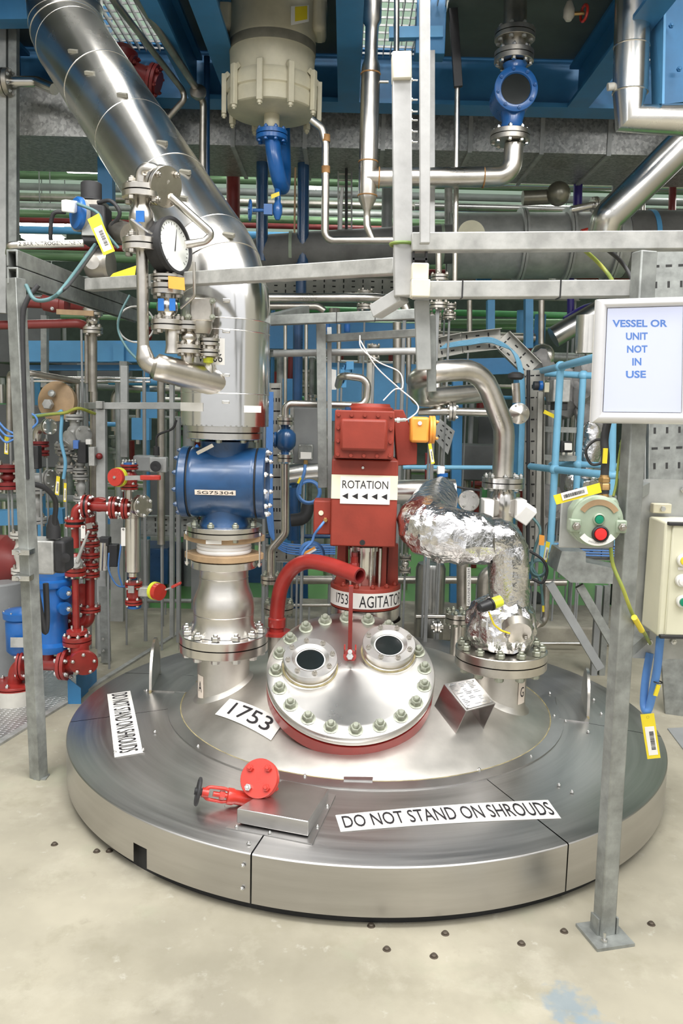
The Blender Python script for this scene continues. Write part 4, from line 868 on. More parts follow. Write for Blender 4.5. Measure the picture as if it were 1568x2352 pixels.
for p0, m, r, h in ((at(1378, 1194, Ye-.03), 'green_btn', k*10, .010), (at(1381, 1228, Ye-.03), 'red_btn', k*14, .012)):
    p = V((p0.x, Ye-.012, p0.z)); G().lathe(p, (0, -1, 0), ((r*1.35, 0), (r*1.4, .010), (r*1.15, .013), (r*1.1, .010), (r*.2, .009)), 30, cap=False).out('button_guard', 'sage' if m == 'green_btn' else 'rubber', es); bg_ = bpy.context.scene.collection.objects[-1]; G().lathe(p, (0, -1, 0), ((r*1.02, .006), (r*1.02, h), (r*.9, h+.003), (0, h+.004)), 28, cap=False).out('button', m, bg_, label=('green' if m == 'green_btn' else 'red')+' push button')
def arcf(r0, r1, a0, a1, off):
    def h(u, v): a = math.radians(a0+(a1-a0)*u); r = (r0+(r1-r0)*v)*k; return c+V((r*math.cos(a), off, r*math.sin(a)))
    return h
patch(arcf(52, 39, 32, 148, -.0165) if False else arcf(39, 52, 148, 32, -.0160), 'brown_plate', 'tan', es, n=14, th=.002); patch(arcf(55, 41, 222, 318, -.0150), 'white_plate', 'label', es, n=14, th=.003)
ef = arcf(52, 45, 245, 295, -.0185); words('EMERGENCY STOP', ef, 'lettering', 'grey_paint', es, .0, .2, 1, .8, off=.001)
for a in (200, 215, 232, 330, 345, 15):
    a = math.radians(a); bolt(es, c+V((k*49*math.cos(a), -.01, k*46*math.sin(a))), (0, -1, 0), .004, 'sage', False, name='raised_rib')
p0, p1 = at(1386, 1143, Ye+.03), at(1388, 1090, Ye+.03); u = (p1-p0).normalized(); L = (p1-p0).length
g = G(); g.lathe(p0, u, ((.015, 0), (.013, L*.15), (.013, L*.2)), 18); g.hexp(p0+u*L*.35, u, .0175, L*.28); g.hexp(p0+u*L*.66, u, .0165, L*.22); g.lathe(p0+u*L*.88, u, ((.013, 0), (.011, L*.14)), 16); g.out('gland', 'brass', es); G().lathe(p0+u*L*.18, u, ((.0145, 0), (.0145, L*.16)), 18).out('rubber_collar', 'rubber', es)
run('supply_cable', 'rubber', [p1+u*-.005, at(1390, 1050, Ye+.03), at(1388, 1005, Ye+.04), at(1402, 940, Ye+.06)], .0115, 'thick black cable rising from the brass gland behind the notice', 'cable', .06, 14)
t = thing('yellow_marker', 'yellow marker sleeve on the thick black cable under the notice', 'marker', at(1389, 1060, Ye)); G().box(at(1389, 1047, Ye+.012), (.012, .006, .042)).out('marker', 'yellow', t)
tagcard(((1277, 1159), (1381, 1131), (1376, 1109), (1270, 1138)), Ye-.03, 'wide yellow bar code tag tilted across the top of the green stop station', code=False)
q = [at(*p, Ye-.034) for p in ((1292, 1150), (1350, 1134), (1346, 1117), (1287, 1133))]; tg = thing('barcode_sticker', 'white bar code sticker on the wide tilted yellow tag', 'sticker', q[0]); patch(q, 'sticker', 'label', tg, th=.0006); f2 = bil(q); g = G(); rnd = random.Random(3); x = .08
while x < .9: h = rnd.choice((.01, .018, .03)); g.poly([f2(x, .25)+V((0, -.001, 0)), f2(x+h, .25)+V((0, -.001, 0)), f2(x+h, .7)+V((0, -.001, 0)), f2(x, .7)+V((0, -.001, 0))], (0, -.0004, 0)); x += h+rnd.choice((.012, .02))
g.out('barcode', 'ink', onto(tg))
run('earth_cable', 'cable_yg', [at(1402, 1258, Ye+.02), at(1408, 1300, Ye+.02), at(1430, 1352, -1.36), at(1452, 1410, -1.34), at(1478, 1452, -1.22), at(1492, 1478, -1.09)], .0055, 'green and yellow earth cable from the stop station to the cream panel', 'cable', .1, 10)
run('earth_cable', 'cable_yg', [at(1428, 1010, -1.27), at(1420, 1060, -1.27), at(1415, 1110, -1.28), at(1408, 1140, -1.29)], .004, 'green and yellow wires running down beside the right post', 'cable', .1, 8)
t = thing('yellow_marker', 'yellow marker sleeve low on the earth cable beside the cream panel', 'marker', at(1466, 1436, -1.29)); a, c2 = at(1456, 1418, -1.35), at(1473, 1448, -1.27); G().cyl(a, c2, .0085, seg=12).out('marker', 'yellow', t)
run('thin_black_cable', 'rubber', [at(1390, 1010, Ye+.04), at(1365, 1012, Ye+.06), at(1345, 1035, Ye+.06), at(1358, 1066, Ye+.06), at(1390, 1062, Ye+.04)], .004, 'loop of thin black cable left of the thick one under the notice', 'cable', .05, 8)
# cream control panel
cpn = thing('control_panel', 'cream control box on a stainless plate at the right edge', 'control box', at(1530, 1470, -1.1))
Yf, Yb = -1.2, -1.065; fl_ = at(1519, 1320, Yf).x; zt = at(1530, 1199, Yf).z; zb = at(1530, 1462, Yf).z
xr_ = fl_+.42; G().box(((fl_+xr_)/2, (Yf+Yb)/2, (zt+zb)/2), (xr_-fl_, Yb-Yf, zt-zb)).out('box', 'beige', cpn, bevel=.006)
G().box(((fl_+xr_)/2+.01, Yf-.004, (zt+zb)/2), (xr_-fl_-.02, .008, zt-zb-.012)).out('door', 'beige', cpn, bevel=.004)
for z in (zt-.004, zb+.002): G().box(((fl_+xr_)/2+.005, Yf-.006, z), (xr_-fl_, .018, .010)).out('door_seal', 'rubber', cpn, bevel=.002)
for py_ in (1120, 1460): a = at(1480, py_, -1.04); G().bar(V((.712, -1.27, a.z)), a, .03, .035).out('bracket_arm', 'galv', cpn)
px0 = at(1452, 1300, -1.05).x; z1_, z2_ = at(1470, 1512, -1.05).z, at(1480, 1100, -1.05).z
cr = .03; pts = []
for (cx, cz, a0) in ((px0+cr, z2_-cr, 180), (px0+.5, z2_-cr, 90), (px0+.5, z1_+cr, 0), (px0+cr, z1_+cr, 270)):
    for s in range(7): a = math.radians(a0-90*s/6); pts.append(V((cx+cr*math.cos(a), -1.05, cz+cr*math.sin(a))))
G().poly(pts, (0, .004, 0)).out('back_plate', 'galv_grey', cpn)
p = at(1517, 1167, -1.07); G().box(p, (.058, .028, .030)).out('lug', 'cream', cpn, bevel=.003); bolt(cpn, p+V((0, -.014, 0)), (0, -1, 0), .0085, 'bolt_zinc', False)
for px, py in ((1490, 1474), (1545, 1473), (1568, 1125)): bolt(cpn, at(px, py, -1.053), (0, -1, 0), .010, 'bolt_zinc')
for px, py, m, nm in ((1567, 1286, 'yellow', 'indicator'), (1563, 1332, 'white', 'selector'), (1565, 1380, 'green_btn', 'button')):
    p = at(px, py, Yf-.01); G().lathe(p, (0, -1, 0), ((.001, 0), (.018, 0), (.020, .006), (.018, .014), (.015, .015)), 24).out('collar', 'white', cpn); bg_ = bpy.context.scene.collection.objects[-1]; G().lathe(p, (0, -1, 0), ((.013, .012), (.013, .022), (.0, .024)), 22, cap=False).out(nm, m, bg_)
patch([at(1556, 1309, Yf-.009), at(1580, 1309, Yf-.009), at(1580, 1303, Yf-.009), at(1556, 1303, Yf-.009)], 'name_strip', 'label', cpn)
run('blue_supply_cable', 'cable_blue', [at(1516, 1464, -1.13), at(1508, 1540, -1.12), at(1493, 1615, -1.10), at(1484, 1634, -1.10), at(1478, 1615, -1.08), at(1482, 1560, -1.07), at(1492, 1500, -1.06)], .0125, 'thick blue cable looped below the cream control box', 'cable', .04, 14)
t = thing('yellow_marker', 'yellow marker tied to the thick blue cable loop', 'marker', at(1508, 1602, -1.14)); a, c2 = at(1504, 1598, -1.14), at(1512, 1573, -1.14); G().bar(a, c2, .012, .006).out('marker', 'yellow', t); G().torus(at(1510, 1566, -1.12), (0.1, 0, 1), .014, .002, 18, 6).out('tie', 'black', t)
tagcard(((1486, 1743), (1516, 1740), (1501, 1638), (1470, 1641)), -1.12, 'yellow bar code tag hanging from the thick blue cable loop above the floor')
# back stand under the stop station
hd = thing('cable_hood', 'folded galvanised hood under the stop station with diagonal legs behind the post', 'hood', onz(1360, 1548, 0))
Yh = .75; q = [at(*p, Yh) for p in ((1283, 1325), (1422, 1338), (1422, 1303), (1340, 1290), (1300, 1270))]
G().poly([at(*p, Yh) for p in ((1278, 1312), (1310, 1338), (1432, 1342), (1432, 1310), (1345, 1292), (1345, 1268), (1290, 1266))], (0, .22, 0)).out('hood', 'galv', hd)
for a, c, m in (((1262, 1340), (1378, 1535), 'grey_paint'), ((1330, 1345), (1412, 1488), 'galv')): G().bar(at(*a, Yh+.05), at(*c, Yh+.05), .03, .045).out('diagonal_leg', m, hd)
for px in (1362, 1380): p = onz(px, 1550, 0); G().bar(V((p.x, p.y, 0)), V((p.x, p.y, at(px, 1345, p.y).z)), .035, .035).out('upright', 'grey_paint' if px == 1362 else 'galv', hd)
t = thing('floor_bracket', 'galvanised gusset foot on the floor behind the control box', 'bracket', onz(1540, 1645, 0)); a = onz(1528, 1640, 0); G().poly([a, a+V((.3, -.1, 0)), a+V((.25, -.08, .45)), a+V((-.06, 0, .42))], (0, .02, 0)).out('gusset', 'galv', t)
# ================================================================ left front frame
lp = thing('support_post', 'galvanised steel post with a small floor bolt at the left of the shroud', 'post', (-1.375, -.34, 0))
tl = at(36, 640, -.34); G().chan(V((-1.375, -.34, 0)), V((tl.x, -.34, tl.z)), .055, .05, .012, up=(-.5, -1, 0)).out('upright', 'galv', lp, bevel=.002)
p = onz(96, 1786, 0); g = G(); g.box(p+Z*.003, (.05, .05, .006)); g.hexp(p+V((.005, 0, .006)), Z, .008, .009); g.cyl(p+V((.005, 0, .01)), p+V((.005, 0, .035)), .004); g.out('foot', 'galv', lp)
for py in (1266, 1325): a = at(55, py, -.37); g = G(); g.box(a, (.07, .07, .02)); g.hexp(a+V((-.01, -.035, 0)), (0, -1, 0), .009, .012); g.out('band_clamp', 'bolt_zinc', lp)
bc = thing('side_channel', 'heavy double galvanised channel running back from the top of the left post', 'channel', at(30, 640, -.34))
a, c2 = at(28, 612, -.36), at(318, 716, 1.25)
for dz in (.033, -.033): G().chan(a+Z*dz, c2+Z*dz, .045, .062, .008).out('channel', 'galv', bc, bevel=.002)
rl = thing('front_rail', 'long galvanised rail crossing in front of the clad duct to the trunking', 'rail', at(205, 660, .0)); G().bar(at(205, 655, .0), at(912, 612, -.95), .05, .050).out('rail_tube', 'galv_light', rl, bevel=.003)
r2 = thing('rear_rail', 'galvanised rail with dark tape bands behind the duct above the agitator', 'rail', at(612, 740, .35)); a, c2 = at(608, 737, .30), at(958, 722, .16); G().bar(a, c2, .05, .045).out('rail_tube', 'galv', r2, bevel=.003)
for t_ in (.48, .73): p = a.lerp(c2, t_); G().bar(p+V((-.002, 0, 0)), p+V((.002, 0, 0)), .052, .047).out('tape_band', 'black', r2)
G().bar(a, at(700, 712, .9), .05, .045).out('return_rail', 'galv', r2)
rbar('strut_channel', at(742, 778, .36), at(955, 765, .26), .045, .035, 'galv', 'shiny strut channel under the taped rear rail', 'strut')
rbar('rear_post', at(737, 744, .33), at(741, 1120, .33), .045, .04, 'galv', 'galvanised post hanging beside the red agitator head', 'post'); rbar('rear_post', at(756, 752, .40), at(757, 1160, .40), .022, .03, 'galv_grey', 'narrow darker channel fixed to the galvanised post beside the agitator', 'post')
run('conduit', 'galv_grey', [at(628, 812, .45), at(970, 806, .45)], sz(8, .45), 'round grey conduit crossing behind the rear rail', 'conduit')
# ================================================================ header and pressure gauge at the left of the duct
Yq = -.10
hp = thing('instrument_header', 'thick stainless instrument header welded to the front of the clad duct', 'header pipe', at(500, 888, -0.310))
G().tube([at(329, 795, -0.450), at(335, 836, -0.450), at(368, 845, -0.440), at(520, 884, -0.210)], .02, .05, 26, rs=[sz(13, -.3), sz(19, -.3), sz(29, -.29), sz(31, -.06)]).out('pipe', 'steel', hp)
G().tube([at(326, 575, -0.450), at(329, 806, -0.450)], sz(12.5, -.3), .0, 20).out('riser', 'steel', hp)
def flv(name, px, py, Y, Rp, hpx, label, m='steel', bodym='steel', parent=None, cat='valve', nb=4):
    """vertical valve with a flange pair at each end"""
    c = at(px, py, Y); R = sz(Rp, Y); h = sz(hpx, Y); t = parent or thing(name, label, cat, c-Z*h/2)
    for s in (-1, 1): flange(t, c+Z*s*h/2, Z, R, R*.28, nb, R*.2, m, 'steel_dull' if m != 'red' else 'bolt_zinc', rot=.4)
    G().lathe(c-Z*h/2, Z, ((R*.45, R*.2), (R*.42, h*.25), (R*.62, h*.38), (R*.66, h*.5), (R*.62, h*.62), (R*.42, h*.75), (R*.45, h-R*.2)), 24).out('body', bodym, t); return t, c
t, c = flv('globe_valve', 325, 503, -0.450, 42, 112, 'flanged stainless valve at the top of the thin riser beside the gauge')
G().bar(at(305, 505, -0.550), at(345, 535, -0.570), .03, .006).out('handle', 'steel_bright', t); G().box(at(322, 497, -0.510), (.03, .01, .04)).out('blue_sticker', 'blue_bright', t)
el = thing('elbow_flange', 'stainless elbow with a round flange above the flanged valve on the duct', 'pipe elbow', at(330, 430, -0.200))
G().tube([at(325, 432, -0.450), at(326, 392, -0.450), at(352, 388, -0.470), at(380, 420, -0.430)], sz(15, -.3), .03, 18).out('elbow', 'steel', el)
nf2 = V((.75, -.55, -.25)); flange(el, at(375, 428, -0.440), nf2, sz(42, -.29), .016, 4, .012, 'steel', 'steel_dull', rot=.2)
run('instrument_tube', 'steel', [at(392, 452, -0.420), at(488, 538, -0.390), at(470, 555, -0.390), at(425, 562, -0.420)], sz(8.5, -.25), 'bent stainless tube running from the elbow flange to the gauge', 'tube', .03, 14)
pg = thing('pressure_gauge', 'black cased round pressure gauge facing right in front of the duct', 'gauge', at(395, 620, -0.280))
gc = at(404, 563, -0.420); gn = V((.90, -.40, .12)).normalized(); R = sz(58, -.27)
G().lathe(gc-gn*.075, gn, ((.001, -.008), (R*.86, -.006), (R*.93, .0), (R*.95, .05), (R*1.03, .055), (R*1.03, .075), (R*.93, .077), (R*.91, .066)), 48, cap=False).out('case', 'rubber', pg)
G().lathe(gc-gn*.012, gn, ((0, .003), (R*.92, .003), (R*.92, 0)), 44, cap=False).out('dial', 'gauge_face', pg); dial = bpy.context.scene.collection.objects[-1]
x, y, z = frame(gn); G().poly([gc-gn*.007+p for p in (x*-.003+y*-R*.2, x*.003+y*-R*.2, x*.25*R+y*.62*R, x*.24*R+y*.63*R)], gn*.001).out('needle', 'ink', dial)
g = G()
for i in range(25): a = math.radians(-140+i*11.5); d = x*math.sin(a)+y*math.cos(a); e = x*math.cos(a)-y*math.sin(a); r0 = R*(.72 if i % 4 == 0 else .78); g.poly([gc-gn*.0085+d*r0-e*.0012, gc-gn*.0085+d*r0+e*.0012, gc-gn*.0085+d*R*.84+e*.0012, gc-gn*.0085+d*R*.84-e*.0012], gn*.0004)
g.out('scale_marks', 'ink', dial)
G().cyl(at(388, 612, -0.420), at(386, 650, -0.400), .014).out('stem', 'steel_dull', pg); G().box(gc-gn*.05+V((-.05, -.055, .03)), (.02, .004, .03)).out('case_sticker', 'label', pg)
t, c = flv('needle_valve', 384, 706, -0.400, 36, 78, 'short flanged valve with blue marks under the pressure gauge', bodym='steel')
for dx in (-16, 10): G().box(at(386+dx, 700, -0.470), (.022, .012, .045)).out('blue_mark', 'blue_bright', t)
flange(t, at(383, 640, -0.400), Z, sz(34, -.25), .010, 4, .009, 'steel', 'steel_dull'); G().lathe(at(396, 812, -0.410), Z, ((.03, 0), (.025, .03), (.028, .08), (.022, .1)), 20).out('neck', 'steel', t)
t = thing('orange_tag', 'blank orange tag hanging on the flange below the pressure gauge', 'tag', at(405, 665, -0.490)); patch([at(387, 662, -0.490), at(425, 667, -0.490), at(423, 638, -0.490), at(386, 634, -0.490)], 'card', 'orange', t)
g = G(); g.tube([at(445, 602, -0.450), at(447, 680, -0.450), at(415, 708, -0.420)], .006, .02, 8).out('bent_rod', 'steel_dull', label='thin bent valve lever beside the pressure gauge', cat='lever')
t, c = flv('small_valve', 433, 775, -0.380, 28, 52, 'small flanged valve standing on the header under the bolted block'); G().lathe(at(431, 835, -0.370), Z, ((.022, 0), (.026, .03), (.016, .05), (.016, .06)), 18).out('neck', 'steel', t)
t, c = flv('small_valve', 480, 798, -0.340, 24, 24, 'smallest flanged stub with a yellow band near the end of the header'); G().lathe(at(478, 860, -0.310), Z, ((.024, 0), (.024, .03), (.016, .05), (.014, .09)), 18).out('neck', 'steel', t); G().lathe(at(478, 833, -0.335), Z, ((.02, 0), (.02, .02)), 18).out('yellow_band', 'yellow_hi', t)
t = thing('transmitter_block', 'square bolted steel transmitter block on top of the header valves', 'transmitter', at(465, 740, -0.380)); p = at(464, 712, -0.380); G().box(p, (.085, .06, .09)).out('block', 'steel_dull', t, bevel=.006); G().lathe(p-Z*.09, Z, ((.03, 0), (.04, .02), (.04, .045)), 20).out('neck', 'steel_dull', t)
for s in (-1, 1):
    for u in (-1, 1): bolt(t, p+V((s*.046, -.03, u*.03)), (0, -1, 0), .012, 'bolt_green')
# actuated valve at far left top
av = thing('actuated_valve', 'black and grey valve actuator with a bright blue round cover at the upper left', 'valve actuator', at(215, 640, .25))
Yv = .22; c = at(225, 530, Yv)
G().box(at(222, 520, Yv), (.11, .12, .17)).out('actuator_body', 'rubber', av, bevel=.01); G().box(at(208, 530, Yv-.05), (.07, .04, .05)).out('solenoid', 'galv_grey', av, bevel=.003)
G().lathe(at(195, 495, Yv-.03), (-.75, -.66, 0), ((.06, 0), (.075, .02), (.075, .04)), 36).out('cover_ring', 'galv_light', av); G().lathe(at(183, 491, Yv-.06), (-.75, -.66, 0), ((.072, 0), (.072, .012), (.066, .02), (0, .022)), 36, cap=False).out('blue_cover', 'blue_bright', av)
G().box(at(160, 474, Yv-.1), (.06, .05, .05), ax=(.1, -.3, 1)).out('white_plug', 'white', av, bevel=.006)
g = G(); g.lathe(at(210, 462, Yv), Z, ((.05, 0), (.05, .008), (.046, .01), (.046, .075), (.04, .08)), 28); g.out('beacon', 'rubber', av); G().box(at(212, 470, Yv), (.12, .1, .02)).out('top_plate', 'steel_dull', av)
G().cyl(at(270, 530, Yv), at(300, 540, Yv-.1), .05).out('bracket_tube', 'steel_dull', av); p = at(232, 608, Yv); G().lathe(p+V((-.07, 0, 0)), (1, -.1, 0), ((.03, 0), (.055, .01), (.06, .02), (.06, .10), (.068, .104), (.068, .12), (.03, .122)), 32).out('ball_body', 'steel_dull', av); G().lathe(p+V((-.02, -.06, .0)), (0, -1, 0), ((.03, 0), (.032, .008), (0, .01)), 24, cap=False).out('gland_face', 'steel', av)
G().cyl(at(226, 560, Yv), at(230, 590, Yv), .03).out('stem_yoke', 'rubber', av)
run('black_flex', 'rubber', [at(150, 487, Yv-.1), at(122, 492, Yv-.1), at(116, 540, Yv-.08), at(120, 568, Yv-.05)], .009, 'short black flex bending down from the blue covered actuator', 'cable', .04)
run('black_flex', 'rubber', [at(225, 465, Yv-.05), at(255, 462, Yv-.08), at(275, 490, Yv-.08), at(258, 518, Yv-.05)], .009, 'black flex arching right of the blue covered actuator', 'cable', .05)
run('teal_cable', 'cable_teal', [at(178, 468, Yv-.14), at(225, 490, Yv-.16), at(240, 530, Yv-.16), at(272, 570, Yv-.14)], .007, 'teal cable running down past the yellow tag from the white plug', 'cable', .06)
run('teal_cable', 'cable_teal', [at(218, 562, Yv-.12), at(150, 655, -.45), at(118, 685, -.47), at(80, 688, -.46), at(60, 655, -.42)], .0075, 'teal cable drooping in front of the double channel', 'cable', .09); run('black_flex', 'rubber', [at(224, 566, Yv-.12), at(160, 652, -.44), at(128, 676, -.46)], .006, 'black cable strapped beside the drooping teal cable', 'cable', .08)
tagcard(((238, 587), (264, 577), (227, 490), (201, 504)), Yv-.2, 'yellow bar code tag hanging below the blue covered actuator'); tagcard(((248, 641), (310, 633), (313, 610), (260, 628)), Yv-.16, 'yellow bar code tag lying on the long front rail', code=False)
np_ = thing('nitrogen_line', 'thin pipe with a white label reading 2 BAR NITROGEN/LINE at the upper left', 'pipe', at(100, 566, -.2)); a, c2 = at(34, 563, -.05), at(192, 559, .0); G().tube([at(58, 594, .45), at(20, 582, .25), at(24, 564, -.05), a, c2], sz(8.5, -.05), .06, 16).out('pipe', 'steel', np_)
R = sz(9.3, -.03); d = (c2-a).normalized()
def nf_(u, v): th = -.9+1.8*v; p = a+(c2-a)*(.06+.94*u); return p+V((0, -1, 0))*R*math.cos(th)+Z*R*math.sin(th)
patch(nf_, 'label_wrap', 'dirty_white', np_, n=8, th=.001); words('2 BAR NITROGEN/LINE N', nf_, 'lettering', 'ink', np_, .02, .28, .98, .75)
# ================================================================ red valve train and blue strainer (left)
Yr = .62
base = onz(34, 1612, 0)
pd = thing('round_pedestal', 'short white cylinder pedestal on the chequer plate at the left edge', 'pedestal', base)
G().lathe(base+V((0, .0, 0)), Z, ((.115, 0), (.118, .01), (.118, .085), (.0, .086)), 40, cap=False).out('drum', 'dirty_white', pd)
Yt = base.y
tn = thing('red_pipe_train', 'low red flanged pipe run with angle valve at the left of the shroud', 'pipe', base+Z*.086)
g = G(); g.tube([at(34, 1570, Yt), at(38, 1528, Yt), at(85, 1522, Yt), at(150, 1525, Yt)], sz(17, Yt), .07, 20); g.out('pipe', 'red', tn)
flange(tn, at(34, 1573, Yt), Z, sz(52, Yt), .012, 6, .012, 'red', 'bolt_zinc', indiv=True, both=False)
flange(tn, at(54, 1525, Yt), (1, 0, 0), sz(38, Yt), .012, 4, .011, 'red', 'bolt_zinc'); flange(tn, at(150, 1525, Yt), (1, -.1, 0), sz(38, Yt), .018, 6, .012, 'red', 'bolt_zinc')
g = G(); g.tube([at(150, 1525, Yt), at(186, 1522, Yt-.03), at(183, 1478, Yt-.02)], sz(21, Yt), .03, 20); g.sph(at(187, 1515, Yt-.04), sz(28, Yt)); g.out('angle_body', 'red', tn)
c = at(193, 1520, Yt-.10); G().lathe(c, (.2, -.9, -.25), ((.02, -.03), (.062, -.01), (.070, 0), (.070, .016), (.0, .018)), 30, cap=False).out('cover', 'red', tn)
for i in range(5): a = i*1.256+.3; x, y, z = frame((.2, -.9, -.25)); bolt(tn, c+z*.017+(x*math.cos(a)+y*math.sin(a))*.055, z, .010, 'bolt_zinc')
flange(tn, at(177, 1470, Yt), Z, sz(33, Yt), .020, 8, .011, 'red', 'bolt_zinc'); G().lathe(at(177, 1456, Yt), Z, ((sz(24, Yt), 0), (sz(24, Yt), .02), (sz(15, Yt), .03)), 24).out('gland_flange', 'red', tn)
for dx in (-12, 12): G().cyl(at(177+dx, 1452, Yt-.02), at(177+dx, 1437, Yt-.02), .006).out('gland_stud', 'bolt_zinc', tn)
G().cyl(at(110, 1518, Yt), at(109, 1485, Yt), sz(14, Yt)).out('branch', 'red', tn)
rr1 = thing('red_riser_pipe', 'thin red riser pipe in front with a grey lever valve at its middle', 'pipe', at(175, 1450, Yt))
G().cyl(at(175, 1452, Yt), at(173, 1330, Yt), sz(8, Yt)).out('pipe', 'red', rr1); flange(rr1, at(173, 1312, Yt), Z, sz(24, Yt), .018, 6, .010, 'red', 'bolt_zinc')
G().lathe(at(173, 1304, Yt), Z, ((.02, 0), (.036, .02), (.036, .05), (.02, .075)), 22).out('valve_body', 'red', rr1); G().lathe(at(177, 1293, Yt-.05), (0, -1, .2), ((.02, 0), (.032, .008), (.026, .03), (.0, .034)), 20, cap=False).out('lever_hub', 'galv_light', rr1)
G().tube([at(177, 1290, Yt-.085), at(190, 1255, Yt-.09), at(203, 1222, Yt-.09)], .007, .02, 10, rs=[.011, .008, .006]).out('lever', 'galv_light', rr1); G().sph(at(203, 1222, Yt-.09), .009, 12).out('lever_knob', 'galv_light', rr1)
G().cyl(at(173, 1258, Yt), at(172, 1205, Yt), sz(8.5, Yt)).out('pipe', 'red', rr1); flange(rr1, at(172, 1200, Yt), Z, sz(23, Yt), .012, 6, .009, 'red', 'bolt_zinc', gap=.014)
G().tube([at(172, 1195, Yt), at(174, 1166, Yt), at(200, 1163, Yt+.02), at(215, 1163, Yt+.03)], sz(10, Yt), .04, 18).out('elbow', 'red', rr1)
rh = thing('red_cross_pipe', 'red flanged pipe bridging from the red riser to the polished steam pipe', 'pipe', at(240, 1185, Yt))
flange(rh, at(200, 1163, Yt), (1, 0, 0), sz(27, Yt), .012, 8, .009, 'red', 'bolt_zinc', gap=.012); G().cyl(at(205, 1163, Yt), at(285, 1166, Yt-.02), sz(11, Yt)).out('pipe', 'red', rh)
flange(rh, at(262, 1166, Yt-.02), (1, 0, 0), sz(26, Yt), .014, 6, .010, 'red', 'bolt_zinc'); flange(rh, at(290, 1168, Yt-.02), (1, 0, 0), sz(25, Yt), .014, 6, .010, 'red', 'bolt_zinc')
c = at(228, 1160, Yt+.05); G().lathe(c, (0, -.3, 1), ((.02, -.03), (.036, .0), (.036, .03), (.0, .04)), 24, cap=False).out('body', 'red', rh)
Yk = Yt+.14
rr2 = thing('red_valve_column', 'rear red column of stacked flanged valves behind the thin red riser', 'valve', at(205, 1400, Yk))
G().cyl(at(206, 1400, Yk), at(208, 1180, Yk), sz(11, Yk)).out('pipe', 'red', rr2)
for py, R, nn in ((1212, 18, 4), (1232, 16, 4), (1248, 22, 6), (1274, 22, 6), (1298, 20, 4), (1318, 22, 6), (1398, 24, 6)): flange(rr2, at(207, py, Yk), Z, sz(R, Yk), .012, nn, .010, 'red', 'bolt_zinc')
G().tube([at(207, 1398, Yk), at(200, 1432, Yk), at(150, 1432, Yk+.02)], sz(15, Yk), .05, 18).out('elbow', 'red', rr2); flange(rr2, at(158, 1432, Yk+.02), (1, -.15, 0), sz(28, Yk), .014, 6, .011, 'dark_red', 'bolt_zinc')
c = at(190, 1365, Yk); G().lathe(c, (.1, -1, 0), ((.03, -.03), (.06, 0), (.06, .015), (0, .017)), 28, cap=False).out('cover', 'red', rr2)
q = [at(199, 1216, Yk-.06), at(213, 1213, Yk-.06), at(210, 1200, Yk-.06), at(197, 1203, Yk-.06)]; patch(q, 'data_plate', 'label', rr2)
for nm, px, py, wd, hp, lab in (('line_label', 191, 1222, 10, 30, 'small white hanging label on the thin red riser'), ('line_label', 283, 1233, 10, 42, 'narrow white hanging label beside the polished pipe')):
    t = thing(nm, lab, 'label', at(px, py+hp/2, Yt-.06)); patch([at(px-wd/2, py+hp/2, Yt-.05), at(px+wd/2, py+hp/2, Yt-.05), at(px+wd/2, py-hp/2, Yt-.05), at(px-wd/2, py-hp/2, Yt-.05)], 'card', 'label', t); G().torus(at(px, py-hp/2+4, Yt-.053), (0, 1, 0), .004, .0012, 10, 5).out('eyelet', 'black', t)
Yb_ = Yt+.05
bs = thing('blue_strainer', 'bright blue cast filter body with bolted lids on the red pipe train', 'strainer', at(112, 1490, Yb_))
c0, c1 = at(118, 1490, Yb_), at(118, 1322, Yb_); Lz = c1.z-c0.z; r = sz(38, Yb_)
G().lathe(c0, Z, ((r*1.35, 0), (r*1.4, .01), (r*1.4, .035), (r*1.1, .05), (r*1.0, Lz*.3), (r*1.0, Lz*.45), (r*1.25, Lz*.55), (r*1.3, Lz*.65), (r*1.2, Lz*.86), (r*1.3, Lz*.88)), 36).out('body', 'blue_bright', bs)
G().lathe(V((c0.x, c0.y, c1.z-Lz*.12)), Z, ((r*1.45, 0), (r*1.5, .006), (r*1.5, .03), (r*1.3, .04), (r*1.3, .06), (0, .065)), 36, cap=False).out('lid', 'blue_bright', bs)
for i in range(8): a = i*PI/4+.2; bolt(bs, V((c0.x+r*1.38*math.cos(a), c0.y+r*1.38*math.sin(a), c1.z-Lz*.12)), -Z, .009, 'bolt_zinc', False)
for py in (1362, 1398): G().lathe(at(150, py, Yb_-.09), (.7, -.7, 0), ((.03, -.06), (.034, 0), (.0, .004)), 20, cap=False).out('boss', 'blue_bright', bs); bolt(bs, at(156, py, Yb_-.12), (.7, -.7, 0), .014, 'bolt_zinc')
cl_ = at(50, 1500, Yb_-.02); ch = at(50, 1402, Yb_-.02).z-cl_.z
G().lathe(cl_, Z, ((.03, -.015), (.06, 0), (.076, .02), (.078, ch*.75), (.07, ch*.8), (.088, ch*.84), (.09, ch*.98), (.07, ch*1.02), (0, ch*1.06)), 34, cap=False).out('side_chamber', 'blue_bright', bs); G().cyl(V((cl_.x, cl_.y, cl_.z+ch*.5)), V((c0.x, c0.y, cl_.z+ch*.5)), .06).out('bridge', 'blue_bright', bs)
for i in range(7): a = i*2*PI/7; bolt(bs, V((cl_.x+.08*math.cos(a), cl_.y+.08*math.sin(a), cl_.z+ch*.99)), Z, .006, 'bolt_zinc', False)
q = [at(24, 1487, Yb_-.12), at(56, 1487, Yb_-.12), at(56, 1464, Yb_-.12), at(24, 1464, Yb_-.12)]; patch(q, 'data_plate', 'galv_light', bs)
bb = thing('blue_foot_bracket', 'small bright blue folded bracket on the floor under the red angle valve', 'bracket', onz(187, 1613, 0))
a = onz(156, 1617, 0); bq = onz(186, 1617, 0); d = onz(220, 1570, 0); hz = Z*(at(156, 1560, a.y).z)
